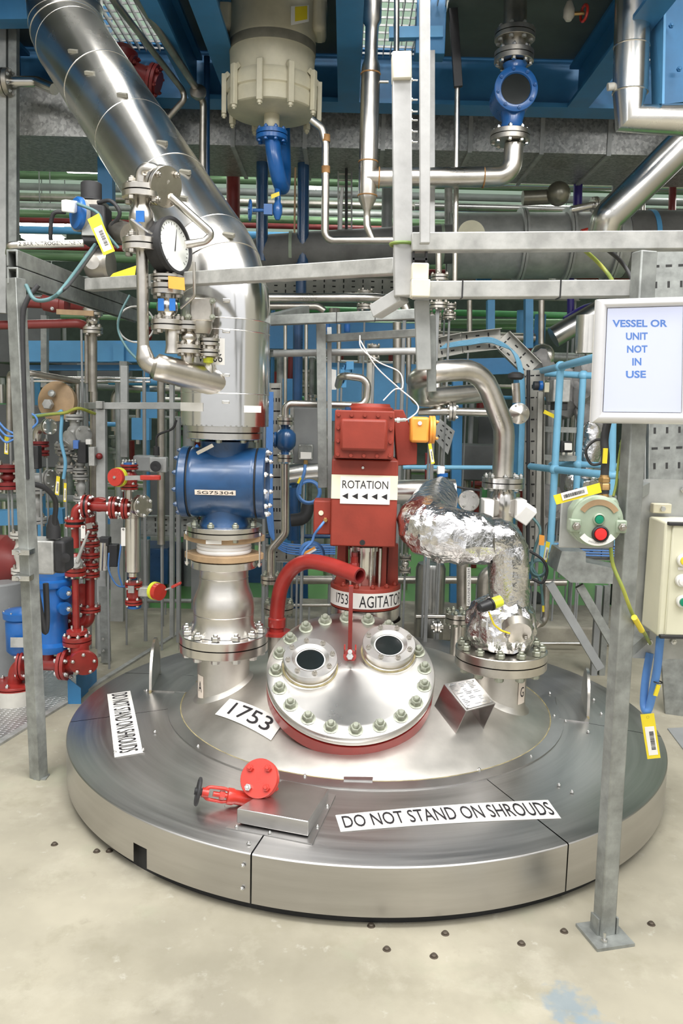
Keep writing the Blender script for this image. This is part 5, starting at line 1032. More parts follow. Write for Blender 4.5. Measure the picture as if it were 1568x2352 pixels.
G().poly([a, bq, bq+hz*.63, a+hz*1.05, a+hz*1.25], (0, .006, 0)).out('front_plate', 'blue_beam', bb); G().poly([bq+V((-.03, .02, 0)), d, d+hz*.9, bq+V((-.03, .02, 0))+hz*1.1], (0.004, .006, 0)).out('side_plate', 'blue_beam', bb)
# polished steam pipe and lever valves
Ys = Yt-.02
pp = thing('polished_pipe', 'short mirror polished vertical pipe between the red lever valves', 'pipe', at(306, 1312, Ys)); G().cyl(at(305, 1312, Ys), at(305, 1190, Ys), sz(18, Ys), seg=28).out('pipe', 'clad', pp); G().lathe(at(305, 1328, Ys), Z, ((.015, 0), (.026, .01), (.026, .03), (.018, .034)), 20).out('union', 'steel_bright', pp)
G().tube([at(305, 1190, Ys), at(308, 1160, Ys), at(330, 1160, Ys-.02)], sz(17, Ys), .03, 20).out('elbow', 'steel', pp); c = at(325, 1162, Ys-.03); flange(pp, c, (1, -.7, 0), sz(26, Ys), .012, 6, .010, 'steel', 'bolt_zinc'); G().tube([at(297, 1150, Ys), at(297, 1118, Ys)], sz(9, Ys), 0, 16).out('stub', 'steel', pp)
v1 = thing('lever_valve', 'small red ball valve with a big red and yellow disc and straight red lever', 'valve', at(297, 1120, Ys))
for py in (1072, 1118): flange(v1, at(297, py, Ys), Z, sz(20, Ys), .010, 4, .009, 'red', 'bolt_zinc')
G().lathe(at(297, 1122, Ys), Z, ((.025, 0), (.04, .03), (.04, .06), (.025, .09)), 22).out('body', 'red', v1); G().lathe(at(297, 1068, Ys), Z, ((.036, 0), (.036, .012), (0, .013)), 26, cap=False).out('blue_collar', 'blue_bright', v1)
for i in range(5): bolt(v1, at(283+i*7, 1060, Ys), Z, .007, 'bolt_zinc')
c = at(270, 1096, Ys-.10); ax = V((-.35, -.93, .05)); G().lathe(c, ax, ((.038, -.02), (.048, -.018), (.048, 0), (.038, .001)), 36).out('yellow_disc', 'yellow_hi', v1); G().lathe(c+ax*.001, ax, ((.043, 0), (.045, .004), (.045, .018), (.043, .022), (0, .022)), 36, cap=False).out('red_disc', 'red_bright', v1); bolt(v1, c+ax*.022, ax, .008, 'bolt_zinc', False)
a, d = at(287, 1098, Ys-.12), at(322, 1097, Ys-.12); G().bar(a, d, .022, .006, up=(0, 1, 0)).out('lever_arm', 'galv_light', v1); e = at(369, 1097, Ys-.12); G().bar(d, e, .025, .016, up=(0, 1, 0)).out('lever_grip', 'red_bright', v1, bevel=.005)
v2 = thing('lever_valve', 'small red ball valve below the polished pipe with a red and yellow disc facing right', 'valve', at(306, 1390, Ys))
for py in (1342, 1382): flange(v2, at(307, py, Ys), Z, sz(20, Ys), .010, 4, .009, 'red', 'bolt_zinc')
G().lathe(at(307, 1378, Ys), Z, ((.026, 0), (.036, .02), (.036, .05), (.026, .07)), 22).out('body', 'red', v2); G().lathe(at(308, 1396, Ys), Z, ((.034, 0), (.036, .004), (.036, .014)), 24).out('blue_collar', 'blue_bright', v2); G().box(at(301, 1354, Ys-.05), (.03, .01, .035)).out('data_plate', 'galv_light', v2); G().box(at(332, 1358, Ys), (.06, .05, .05)).out('gear_box', 'galv_light', v2, bevel=.006)
c = at(352, 1356, Ys-.04); ax = V((.80, -.58, -.03)); G().lathe(c, ax, ((.036, 0), (.046, .003), (.046, .022), (.04, .024)), 36).out('yellow_disc', 'yellow_hi', v2); G().lathe(c+ax*.022, ax, ((.043, 0), (.043, .030), (0, .032)), 36, cap=False).out('red_disc', 'red_bright', v2); a, d = at(380, 1354, Ys-.1), at(394, 1349, Ys-.1); G().bar(a, d, .02, .006).out('lever_arm', 'galv_light', v2); G().bar(d, at(416, 1338, Ys-.1), .024, .014).out('lever_grip', 'red_bright', v2, bevel=.004)
# grey limit switch box on the left post
ls = thing('switch_box', 'grey switch box with a black end cap clamped behind the left post', 'switch box', at(110, 1310, -.1)); a, c = at(70, 1275, -.12), at(134, 1275, -.12); G().box((a+c)/2, ((c-a).length, .13, sz(78, -.12))).out('box', 'galv_light', ls, bevel=.006); p = at(147, 1274, -.12); G().box(p, (.05, .13, sz(76, -.12))).out('end_cap', 'rubber', ls, bevel=.012); G().lathe(at(150, 1281, -.2), (.3, -1, 0), ((.02, 0), (.02, .01), (0, .012)), 20, cap=False).out('plug', 'black', ls)
run('thick_black_cable', 'rubber', [at(70, 1110, -.3), at(105, 1122, -.25), at(127, 1150, -.2), at(126, 1190, -.17), at(123, 1235, -.15)], .011, 'thick black cable curving from the left post down into the switch box', 'cable', .06); G().lathe(at(123, 1236, -.15), Z, ((.03, 0), (.03, .04), (.018, .09), (.012, .1)), 20).out('cable_gland', 'rubber', label='black gland boot on top of the grey switch box', cat='cable gland')
run('thick_black_cable', 'rubber', [at(68, 1250, -.3), at(80, 1330, -.28), at(96, 1420, -.26), at(104, 1452, -.25), at(108, 1420, -.24), at(105, 1340, -.24)], .012, 'loop of thick black cable hanging down the left post over the blue strainer', 'cable', .02); run('thick_black_cable', 'rubber', [at(88, 655, -.35), at(62, 690, -.36), at(52, 740, -.36), at(55, 900, -.36), at(62, 1100, -.36)], .010, 'long black cable strapped down the inside of the left post', 'cable', .08)
# ================================================================ instrument cluster behind the left post
Yc = 1.45
for px, y0, y1, r, Yq_, m, lab in ((213, 745, 900, 10, 1.5, 'steel_dull', 'thick upright steel pipe with a flanged valve on top behind the left post'), (199, 770, 880, 5, 1.5, 'steel_dull', 'thin upright steel pipe beside the thick one behind the left post'), (178, 880, 985, 5, 1.3, 'steel_dull', 'short upright steel pipe above the grey filter valve'), (370, 860, 1250, 9, 1.5, 'steel_dull', 'tall dull pipe standing just left of the blue sight glass'), (215, 900, 1160, 9, 1.5, 'steel_dull', 'lower length of thick pipe passing behind the grey valves'), (22, 870, 1010, 7, 1.1, 'steel_dull', 'upright steel pipe at the far left edge')):
    run('upright_pipe', m, [at(px, y1, Yq_), at(px, y0, Yq_)], sz(r, Yq_), lab, 'pipe')
run('sloping_pipe', 'steel_dull', [at(22, 880, 1.1), at(22, 858, 1.1), at(60, 855, 1.0), at(180, 876, 1.3)], sz(7, 1.1), 'bent steel pipe passing behind the left post towards two thin rails', 'pipe')
for py in (867, 875): run('thin_rail', 'steel_bright', [at(60, py, 1.7), at(345, py+2, 1.7)], sz(3, 1.7), ('upper' if py == 867 else 'lower')+' of two thin bright tubes running behind the instrument header', 'tube')
t, c = flv('flanged_valve', 213, 738, 1.45, 22, 40, 'flanged steel valve with a long grey lever at the upper left'); G().bar(at(130, 716, 1.35), at(215, 720, 1.35), .03, .012, up=(0, 1, 0)).out('lever', 'tan', t)
ft = thing('float_trap', 'big round brown cast float trap behind the left post', 'steam trap', at(130, 960, 1.3)); c = at(131, 922, 1.25); G().lathe(c, (-.2, -1, .1), ((.03, -.1), (.10, -.06), (.115, -.02), (.118, .0), (.118, .012), (.1, .02), (0, .03)), 36, cap=False).out('cover', 'tan', ft); c2 = at(113, 929, 1.2); g = G(); g.hexp(c2, (-.2, -1, .1), .032, .03); g.out('plug', 'galv_light', ft); G().lathe(at(121, 905, 1.2), (-.2, -1, .3), ((.02, 0), (.02, .02), (0, .03)), 18, cap=False).out('small_plug', 'galv_grey', ft)
gv = thing('grey_filter_valve', 'pale grey cast filter valve with flanges left of the grey upright', 'valve', at(165, 1100, 1.25))
g = G(); g.tube([at(172, 965, 1.25), at(172, 985, 1.25)], .03, 0, 18); g.lathe(at(165, 1010, 1.2), (-.6, -.8, -.2), ((.03, -.05), (.05, 0), (.06, .02), (0, .05)), 24, cap=False); g.tube([at(172, 990, 1.25), at(170, 1000, 1.22), at(155, 1020, 1.2)], .045, .02, 20); g.out('body', 'galv_light', gv); flange(gv, at(170, 958, 1.25), Z, sz(21, 1.25), .014, 4, .010, 'galv_light', 'galv_grey'); flange(gv, at(150, 1026, 1.25), Z, sz(24, 1.25), .014, 4, .01, 'galv_light', 'galv_grey'); flange(gv, at(190, 998, 1.2), (.7, -.7, 0), sz(20, 1.2), .014, 4, .008, 'galv_light', 'galv_grey')
for px, py, R, hh, lab in ((150, 1055, 22, 40, 'upper grey flanged valve left of the black solenoid'), (184, 1065, 17, 30, 'grey flanged valve right of the blue cable bundle'), (186, 1120, 18, 50, 'lowest grey flanged valve of the left cluster'), (82, 1160, 24, 70, 'white flanged valve just right of the left post')):
    flv('flanged_valve', px, py, 1.25, R, hh, lab, m='galv_light', bodym='galv_light')
flv('flanged_valve', 18, 1095, 1.1, 26, 40, 'dark red flanged valve at the far left edge', m='dark_red', bodym='dark_red'); flv('flanged_valve', 92, 1030, 1.1, 20, 20, 'dark red flanged joint with a yellow tag below the steel elbow', m='dark_red', bodym='dark_red')
el = thing('steel_elbow', 'bright steel elbow ending in a round flange left of the grey filter valve', 'pipe elbow', at(88, 1020, 1.1)); G().tube([at(85, 1022, 1.1), at(86, 985, 1.1), at(110, 980, 1.05)], sz(10, 1.1), .04, 20).out('elbow', 'steel', el); flange(el, at(112, 980, 1.02), (.8, -.6, 0), sz(18, 1.1), .012, 6, .007, 'steel', 'bolt_zinc'); G().lathe(at(85, 1025, 1.1), Z, ((.035, 0), (.025, .03), (.02, .035)), 20).out('hub', 'steel', el)
gp_ = run('grey_manifold', 'galv_grey', [at(0, 1100, 1.3), at(110, 1100, 1.3)], sz(14, 1.3), 'horizontal grey manifold pipe behind the left post', 'pipe'); t = thing('manifold_flange', 'round grey flange ending the horizontal manifold', 'flange', at(112, 1100, 1.3)); flange(t, at(114, 1100, 1.3), (1, -.3, 0), sz(22, 1.3), .014, 6, .009, 'galv_light', 'bolt_zinc')
t = thing('solenoid_valve', 'black solenoid block with white cap and silver cylinder left of the grey upright', 'solenoid valve', at(200, 1075, 1.15)); G().box(at(190, 1040, 1.15), (.05, .05, .12)).out('coil', 'rubber', t, bevel=.004); G().box(at(213, 1048, 1.15), (.035, .05, .11)).out('cylinder', 'galv_light', t, bevel=.003); G().box(at(204, 1015, 1.13), (.03, .03, .03)).out('white_cap', 'white', t, bevel=.003); G().box(at(175, 1021, 1.13), (.03, .03, .05)).out('blue_cap', 'ink_blue', t, bevel=.003); G().sph(at(228, 1048, 1.15), .02, 14).out('red_knob', 'dark_red', t)
t = thing('solenoid_valve', 'black solenoid block with a white label just right of the left post', 'solenoid valve', at(80, 1075, 1.0)); G().box(at(80, 1050, 1.0), (.06, .06, .13)).out('coil', 'rubber', t, bevel=.005); patch([at(68, 1058, .96), at(75, 1058, .96), at(75, 1035, .96), at(68, 1035, .96)], 'label', 'label', t)
tagcard(((126, 1135), (135, 1138), (138, 1095), (130, 1093)), 1.0, 'small yellow tag hanging beside the black cable bend at the left'); tagcard(((10, 1042), (19, 1044), (20, 1003), (11, 1000)), 1.0, 'small yellow tag hanging in front of the dark red valve at the far left'); tagcard(((146, 1152), (152, 1153), (153, 1110), (147, 1109)), 1.0, 'long thin faded yellow tag right of the black cable bend')
run('blue_cable_bundle', 'cable_pale', [at(80, 955, 1.0), at(130, 950, 1.0), at(142, 948, 1.0), at(140, 1010, 1.0), at(150, 1060, 1.0), at(146, 1100, 1.0)], .010, 'pale blue cable bundle hanging in front of the grey filter valve', 'cable', .05)
run('earth_cable', 'cable_yg', [at(75, 958, .98), at(110, 952, .98), at(150, 948, .98), at(180, 938, .98), at(218, 950, 1.1)], .009, 'green and yellow earth cable crossing in front of the brown float trap', 'cable', .1)
for i, (dx, dy) in enumerate(((0, 0), (6, 14), (3, 30))): run('blue_hose', 'cable_blue', [at(-10, 960+dy, .95), at(12, 985+dy, .95), at(30, 995+dy*.5, .95), at(40, 1005, .95)], .006, ('top', 'middle', 'lowest')[i]+' of three blue hoses entering at the left edge', 'hose', .05)
run('blue_hose', 'cable_blue', [at(65, 948, .95), at(80, 955, .95), at(86, 970, .95), at(72, 985, .95)], .006, 'small loop of blue hose right of the left post', 'hose', .03)
up2 = thing('grey_upright', 'dark grey square upright with a pale corner block left of the red lever valve', 'post', onz(246, 1478, 0)); Yg = 1.2; G().bar(at(236, 1500, Yg), at(233, 940, Yg), .055, .05).out('post', 'galv_grey', up2, bevel=.003); G().bar(at(236, 932, Yg), at(420, 932, Yg), .045, .04).out('arm', 'galv_grey', up2, bevel=.003); G().box(at(230, 930, Yg-.02), (.04, .05, .045)).out('corner_block', 'galv_light', up2, bevel=.003); G().bar(at(186, 932, Yg+.5), at(236, 932, Yg), .045, .04).out('back_arm', 'galv_grey', up2, bevel=.003)
G().bar(at(286, 1050, 1.6), at(286, 840, 1.6), .045, .04).out('grey_upright', 'galv_grey', label='second grey upright with a slot behind the red lever valve', cat='post', bevel=.003)
sp = thing('leg_stand', 'galvanised leg with triangular foot behind the rear red valve column', 'stand', onz(245, 1525, 0)); Yl = onz(245, 1525, 0).y; G().chan(at(244, 1520, Yl), at(238, 1345, Yl), .05, .04, .01, up=(0, -1, 0)).out('leg', 'galv', sp); G().poly([at(222, 1512, Yl), at(248, 1500, Yl), at(230, 1460, Yl)], (0, .012, 0)).out('foot_gusset', 'galv_grey', sp)
for px, py in ((237, 1467), (238, 1494)): bolt(sp, at(px, py, Yl-.03), (0, -1, 0), .009, 'bolt_zinc')
t = thing('pump_motor', 'dark red pump casing behind the left post near the floor', 'pump', at(15, 1340, 1.0)); G().lathe(at(-20, 1290, 1.1), (1, -.1, 0), ((.05, 0), (.16, .02), (.16, .1), (.14, .12), (.1, .2), (.05, .21)), 32).out('casing', 'red_pipe', t); G().tube([at(20, 1350, 1.0), at(50, 1330, 1.0)], .04, 0, 18).out('nozzle', 'steel_dull', t)
flv('flanged_valve', 45, 1270, .95, 20, 84, 'pale flanged coupling behind the left post above the blue strainer', m='dirty_white', bodym='dirty_white')
G().lathe(at(-10, 1545, 1.0), Z, ((.2, 0), (.2, .55), (.19, .56)), 40).out('dark_tank', 'grey_paint', label='dark grey tank behind the blue strainer at the left edge', cat='tank')
t = thing('fieldbox', 'black cable boxes with blue wires behind the rear red valve column', 'junction box', at(262, 1290, 1.1)); t.name = 'junction_box'; G().box(at(262, 1275, 1.1), (.05, .06, .13)).out('box', 'rubber', t, bevel=.004); G().box(at(241, 1243, 1.1), (.06, .06, .05)).out('connector', 'rubber', t, bevel=.004); G().cyl(at(238, 1308, 1.1), at(240, 1245, 1.1), .035).out('silver_cylinder', 'clad', t)
run('blue_wire', 'cable_blue', [at(250, 1270, 1.0), at(250, 1310, 1.0), at(270, 1345, 1.0), at(300, 1345, .95)], .005, 'thin blue wire drooping from the black cable boxes', 'cable', .08); run('blue_wire', 'cable_blue', [at(278, 1250, 1.0), at(272, 1310, 1.0), at(282, 1350, 1.0)], .005, 'second thin blue wire right of the drooping one', 'cable', .08)
G().box(at(335, 1064, 1.55), (.14, .1, .1)).out('grey_gearbox', 'grey_paint', label='grey gear housing behind the red lever valve', cat='gearbox', bevel=.01)
t = thing('limit_switch', 'grey limit switch with a round dark window left of the blue sight glass', 'switch', at(362, 1085, 1.2)); G().box(at(365, 1067, 1.2), (.10, .06, .09)).out('box', 'galv_grey', t, bevel=.006); G().lathe(at(358, 1071, 1.15), (0, -1, 0), ((.03, 0), (.032, .01), (.022, .012), (0, .008)), 22, cap=False).out('window', 'rubber', t); G().lathe(at(359, 1046, 1.2), Z, ((.02, 0), (.018, .05), (.01, .055)), 16).out('gland', 'rubber', t)
run('black_flex', 'rubber', [at(359, 1025, 1.2), at(362, 1000, 1.2), at(395, 985, 1.2), at(405, 965, 1.2)], .007, 'black flex rising from the grey limit switch', 'cable', .06)
run('dark_red_pipe', 'red_pipe', [at(-20, 690, 1.6), at(120, 696, 1.6), at(205, 712, 1.9)], sz(13, 1.6), 'upper dark red pipe at the left edge behind the left post', 'pipe'); run('dark_red_pipe', 'red_pipe', [at(-20, 747, 1.6), at(190, 742, 1.6), at(204, 760, 1.7)], sz(10, 1.6), 'lower dark red pipe at the left edge behind the left post', 'pipe')
t = thing('red_check_valve', 'red bolted check valve on the upper dark red pipe', 'valve', at(118, 720, 1.5)); G().lathe(at(95, 692, 1.55), (1, .0, -.1), ((.03, 0), (.055, .02), (.06, .08), (.05, .12), (.06, .13), (.06, .16), (.03, .17)), 26).out('body', 'red_pipe', t); bolt(t, at(121, 709, 1.46), (0, -1, 0), .012, 'bolt_zinc'); q = [at(150, 690, 1.5), at(200, 705, 1.6), at(196, 695, 1.6), at(148, 685, 1.5)]; patch(q, 'label', 'label', t)
# ================================================================ overhead: steel, ducts, vessels
Yw = 2.2
zb = at(1000, 252, Yw).z; zt = at(1000, 122, Yw).z
def ibeam(name, a, c, w, h, t, m, label, group=None): return G().ibeam(a, c, w, h, t).out(name, m, label=label, cat='beam', group=group)
ibeam('steel_beam', V((-4.2, Yw, (zb+zt)/2)), V((4.6, Yw, (zb+zt)/2)), .2, zt-zb, .02, 'blue_beam', 'long blue steel beam across the picture above the galvanised duct')
zc_ = zb+.13; hb = .26
for px, lab, y0 in ((548, 'blue cross beam left of the cream filter vessel', -.9), (800, 'blue cross beam right of the cream filter vessel', -.9), (1318, 'blue cross beam right of the hanging blue sight glass', -.9), (455, 'narrow blue cross beam beside the left floor grating', -.9), (60, 'blue cross beam behind the top of the clad duct', -.4)):
    x = at(px, 245, Yw).x; ibeam('cross_beam', V((x, y0, zc_)), V((x, Yw-.1, zc_)), .14 if px != 455 else .09, hb, .016, 'blue_beam', lab)
Yn = .62; xz = at(600, 20, Yn); ibeam('front_beam', V((at(395, 20, Yn).x, Yn, zc_+.02)), V((at(815, 20, Yn).x, Yn, zc_+.02)), .12, .24, .016, 'blue_beam', 'short blue beam across the top edge in front of the cream filter vessel')
Yn = .75; ibeam('front_beam', V((at(1030, 10, Yn).x, Yn, zc_+.05)), V((at(1420, 10, Yn).x, Yn, zc_+.05)), .12, .22, .016, 'blue_beam', 'short blue beam across the top edge above the hanging blue sight glass')
cl2 = thing('blue_stub_column', 'blue column stub with a bracket behind the tall white strut', 'column', at(985, 130, 1.5)); a = at(985, 133, 1.45); G().bar(a, a+Z*1.2, .17, .12, up=(0, 1, 0)).out('column', 'blue_beam', cl2, bevel=.004); G().bar(at(893, 78, 1.4), at(1016, 76, 1.4), .05, .06).out('bracket', 'blue_light', cl2)
bp = thing('blue_bracket_plate', 'big blue bolted bracket plate at the upper right corner', 'bracket', at(1540, 240, 1.1)); a = at(1504, 242, 1.1); b = at(1640, 225, 1.1); G().poly([a, b, at(1640, -80, 1.1), at(1485, -80, 1.1)], (0, .03, 0)).out('plate', 'blue_beam', bp); G().poly([at(1496, 240, 1.05), at(1520, 238, .85), at(1526, -80, .85), at(1490, -80, 1.05)], (.012, 0, 0)).out('web', 'blue_light', bp)
for px, py in ((1511, 175), (1558, 160), (1600, 150), (1540, 60)): bolt(bp, at(px, py, 1.05), (0, -1, 0), .014, 'blue_beam')
def grating(px0, px1, y0, y1, z, label):
    x0, x1 = px0, px1; g = G(); n = int((x1-x0)/.045)
    for i in range(n+1): x = x0+(x1-x0)*i/n; g.box((x, (y0+y1)/2, z), (.005, y1-y0, .035))
    m = int((y1-y0)/.10)
    for j in range(m+1): y = y0+(y1-y0)*j/m; g.box(((x0+x1)/2, y, z+.008), (x1-x0, .006, .012))
    g.out('floor_grating', 'galv_grey', label=label, cat='grating')
zg = zb+.30
xs = [at(px, 245, Yw).x for px in (60, 455, 548, 800, 1318)]
grating(xs[1]-.55, xs[1]-.05, -.6, 2.1, zg, 'open steel floor grating above the clad duct at the upper left'); grating(xs[3]+.08, at(985, 245, Yw).x, -.6, 2.1, zg, 'open steel floor grating above the thick vertical pipe at the top'); grating(xs[4]+.1, xs[4]+.55, -.6, 2.1, zg, 'open steel floor grating between the blue cross beam and the clad pipe')
for x0_, x1_ in ((-4.2, xs[1]-.6), (xs[1], xs[3]), (at(985, 245, Yw).x+.02, xs[4]), (xs[4]+.6, 4.6)): G().box(((x0_+x1_)/2, .75, zg+.01), (x1_-x0_, 2.7, .02)).out('deck_light_block', 'dark_wall', kind='structure', loc=(0, 0, 0), label='plate added between the blue cross beams to block light from above')  # plates added to keep lamp light off the floor behind the vessel
# solid mezzanine deck pieces beyond the beam
G().box((0, 2.9, zg+.05), (16, 1.2, .05)).out('ceiling', 'grey_paint', kind='structure', loc=(0, 0, 0), label='underside of the upper deck behind the blue beam')
for i, x in enumerate((-3.2, -1.2, .9, 3.0)): ibeam('deck_joist', V((x, 2.3, zg-.1)), V((x, 3.5, zg-.1)), .12, .2, .014, 'blue_beam', 'blue joist under the upper deck behind the galvanised duct', 'blue joists under the upper deck')
# galvanised ducts
Yd = 2.5; z0, z1 = at(1000, 345, Yd).z, at(1000, 250, Yd).z
gd = thing('ventilation_duct', 'long galvanised rectangular duct running right across under the blue beam', 'duct', V((0, Yd+.4, z0)))
xs2 = [at(px, 300, Yd).x for px in (330, 535, 700, 880, 1080, 1245, 1400, 1700)]
for a, c in zip(xs2, xs2[1:]):
    G().box(((a+c)/2, Yd+.4, (z0+z1)/2), (c-a-.006, .8, z1-z0)).out('duct_section', 'spangle', gd); G().box((c, Yd+.4, (z0+z1)/2), (.03, .83, z1-z0+.03)).out('duct_joint', 'galv_grey', gd)
Yd2 = 1.75; z0, z1 = at(100, 312, Yd2).z, at(100, 200, Yd2).z; x1 = at(322, 300, Yd2).x
G().box(((x1-3.6)/2-.0, Yd2+.4, (z0+z1)/2), (abs(x1+3.6), .8, z1-z0)).out('ventilation_duct', 'spangle', label='nearer galvanised duct ending behind the clad duct at the left', cat='duct')
run('small_pipe', 'steel_bright', [at(-30, 188, 1.45), at(85, 188, 1.45), at(125, 205, 1.35)], sz(12, 1.4), 'bright horizontal pipe entering at the upper left edge above the duct', 'pipe'); t = thing('pipe_coupling', 'dark clamped coupling on the bright pipe at the upper left edge', 'coupling', at(12, 188, 1.45)); flange(t, at(12, 188, 1.45), (1, 0, 0), sz(28, 1.45), .028, 8, .010, 'steel_dull', 'galv_grey')
# cream filter vessel
Yf_ = 1.4; k = sz(1, Yf_)
fv = thing('filter_vessel', 'cream painted filter vessel with swing bolts hanging among the blue beams', 'vessel', at(624, 262, Yf_)); c = at(624, 262, Yf_)
zz = lambda py: at(624, py, Yf_).z-c.z
H = zz(-60)
G().lathe(c, Z, ((k*90, zz(190)), (k*91, zz(150)), (k*92, zz(118)), (k*93, zz(110)), (k*93, zz(100)), (k*92, zz(96)), (k*92, H)), 56).out('shell', 'cream', fv)
G().lathe(c, Z, ((k*92.6, zz(128)), (k*93.2, zz(124)), (k*93.2, zz(108)), (k*92.6, zz(104))), 56).out('dark_band', 'grime', fv)
G().lathe(c, Z, ((0, -.008), (k*92, .0), (k*96, .008), (k*97, zz(232)), (k*94, zz(225)), (k*98, zz(222)), (k*98, zz(200)), (k*92, zz(188))), 56, cap=False).out('bottom_flange', 'cream', fv)
for i in range(10):
    a = 2*PI*(i+.25)/10; d = V((math.cos(a), math.sin(a), 0)); p = c+d*k*103; g = G(); g.bar(p+Z*-.02, p+Z*zz(180), .034, .028, up=d); g.bar(p+Z*zz(190), p+Z*zz(178)-d*.03, .03, .03, up=(0.1, .1, 1)); g.out('swing_clamp', 'cream', fv, bevel=.004); bolt(fv, p+Z*-.02, -Z, .015, 'cream', True)
G().lathe(c, Z, ((k*17, -.0), (k*17, -.14), (k*19, -.145)), 24).out('outlet', 'cream', fv)
lug = G(); lug.box(c+V((-k*100, 0, zz(20))), (k*40, .2, .3)); lug.out('lug', 'cream', fv, bevel=.03); lug = G(); lug.box(c+V((k*100, 0, zz(20))), (k*30, .2, .3)); lug.out('lug', 'cream', fv, bevel=.03)
q = [at(668, 58, Yf_-.27), at(708, 50, Yf_-.2), at(708, 12, Yf_-.2), at(668, 15, Yf_-.27)]; t = G(); patch(q, 'data_label', 'white', fv, th=.004); f = bil(q); patch([f(.2, .15), f(.9, .15), f(.9, .95), f(.2, .95)], 'yellow_panel', 'yellow', fv, off=.005)
# blue U bend and drain valve
ub = thing('blue_u_bend', 'glossy blue U shaped pipe bolted below the cream filter vessel', 'pipe', at(626, 440, Yf_)); p = at(624, 312, Yf_); flange(ub, p, Z, k*34, .024, 8, .012, 'blue_bright', 'blue_bright')
G().tube([p, at(632, 380, Yf_-.02), at(648, 438, Yf_+.1), at(652, 400, Yf_+.34), at(648, 250, Yf_+.4)], k*17, .16, 22).out('pipe', 'blue_bright', ub)
dv = thing('drain_valve', 'small blue needle valve with handwheel and yellow tag below the blue U bend', 'valve', at(634, 505, Yf_)); g = G(); g.cyl(at(637, 430, Yf_+.08), at(637, 460, Yf_+.02), .018); g.lathe(at(637, 505, Yf_), Z, ((.012, 0), (.018, .01), (.028, .04), (.028, .08), (.018, .1), (.018, .13)), 20); g.box(at(616, 482, Yf_), (.05, .04, .06)); g.cyl(at(610, 483, Yf_), at(580, 483, Yf_), .010); g.out('body', 'blue_valve', dv); G().torus(at(574, 483, Yf_), (1, 0.2, 0), .055, .008, 26, 8).out('handwheel', 'blue_valve', dv); hw5 = bpy.context.scene.collection.objects[-1]; g = G()
for i in range(3): a = i*PI/3; d = V((0, math.cos(a), math.sin(a)))*.055; g.tube([at(574, 483, Yf_)-d, at(574, 483, Yf_)+d], .005, 0, 6)
g.out('spokes', 'blue_valve', hw5); q = [at(623, 457, Yf_-.05), at(642, 449, Yf_-.05), at(641, 440, Yf_-.05), at(622, 447, Yf_-.05)]; patch(q, 'yellow_tag', 'yellow', dv)
# vertical separator and branch
Yv = 1.25; k = sz(1, Yv)
sp_ = thing('vertical_separator', 'thick dull stainless vertical pipe with a side branch left of the trunking', 'pipe', at(842, 500, Yv)); a = at(842, 500, Yv); zq = lambda py: at(842, py, Yv).z-a.z
G().lathe(a, Z, ((k*7, 0), (k*7.5, zq(485)), (k*19, zq(460)), (k*20.5, zq(450)), (k*20.5, zq(165)), (k*19, zq(150)), (k*14, zq(135)), (k*14, zq(60)), (k*20, zq(50)), (k*20, zq(-60))), 32).out('barrel', 'steel', sp_)
for py in (450, 372, 170): G().torus(a+Z*zq(py), Z, k*20.7, .004, 32, 6).out('weld_bead', 'rust', sp_)
G().tube([at(842, 409, Yv), at(1080, 407, Yv), at(1175, 404, Yv), at(1180, 332, Yv)], k*21, .24, 28).out('branch', 'steel', sp_)
for px in (870, 1110): G().torus(at(px, 408, Yv), (1, 0, 0), k*21.2, .004, 28, 6).out('weld_bead', 'rust', sp_)
G().tube([at(842, 498, Yv), at(843, 520, Yv), at(856, 552, Yv)], k*8, .03, 16).out('drain_leg', 'steel', sp_); G().cyl(at(858, 188, Yv), at(892, 188, Yv), .008).out('side_tapping', 'steel', sp_)
run('drain_pipe', 'steel', [at(715, 275, Yv), at(740, 295, Yv), at(748, 330, Yv), at(746, 552, Yv), at(905, 552, Yv)], k*8.5, 'thin stainless drain pipe dropping beside the cream vessel then turning right', 'pipe', .05, 16)
for py, m in ((318, 'rust'), (390, 'rust')): G().cyl(at(748, py-8, Yv), at(748, py+8, Yv), k*9.4).out('tape_wrap', m, label='rusty orange tape wrap %s on the thin drain pipe' % ('high' if py < 350 else 'low'), cat='tape')
hs = thing('hanging_sight_glass', 'blue flow sight glass with a round window hanging at the upper right', 'sight glass', at(1178, 285, Yv)); flange(hs, at(1171, 315, Yv), Z, k*43, .026, 8, .013, 'steel_dull', 'steel_bright', rot=.2); flange(hs, at(1180, 132, Yv), Z, k*42, .026, 8, .013, 'steel_dull', 'steel_bright', rot=.2)
a = at(1175, 300, Yv); g = G(); zz2 = lambda py: at(1177, py, Yv).z-a.z; g.lathe(a, Z, ((k*26, 0), (k*22, zz2(280)), (k*26, zz2(262)), (k*26, zz2(175)), (k*22, zz2(160)), (k*26, zz2(148))), 28, cap=False); c = at(1177, 218, Yv); g.lathe(c+V((0, .13, 0)), (0, -1, 0), ((k*38, 0), (k*43, .01), (k*43, .20), (k*46, .205)), 36); g.out('body', 'blue_valve', hs)
cf_ = c+V((0, -.075, 0)); G().lathe(cf_, (0, -1, 0), ((k*36, 0), (k*45, 0), (k*46, .004), (k*46, .020), (k*44, .024), (k*33, .024), (k*31, .012)), 44, cap=False).out('window_ring', 'blue_valve', hs); G().lathe(cf_, (0, -1, 0), ((0, .010), (k*33, .010), (k*33, .006)), 36, cap=False).out('pane', 'sight_dark', hs)
for i in range(8): a2 = i*PI/4+.2; bolt(hs, cf_+V((math.cos(a2)*k*39.5, -.024, math.sin(a2)*k*39.5)), (0, -1, 0), .010, 'blue_valve')
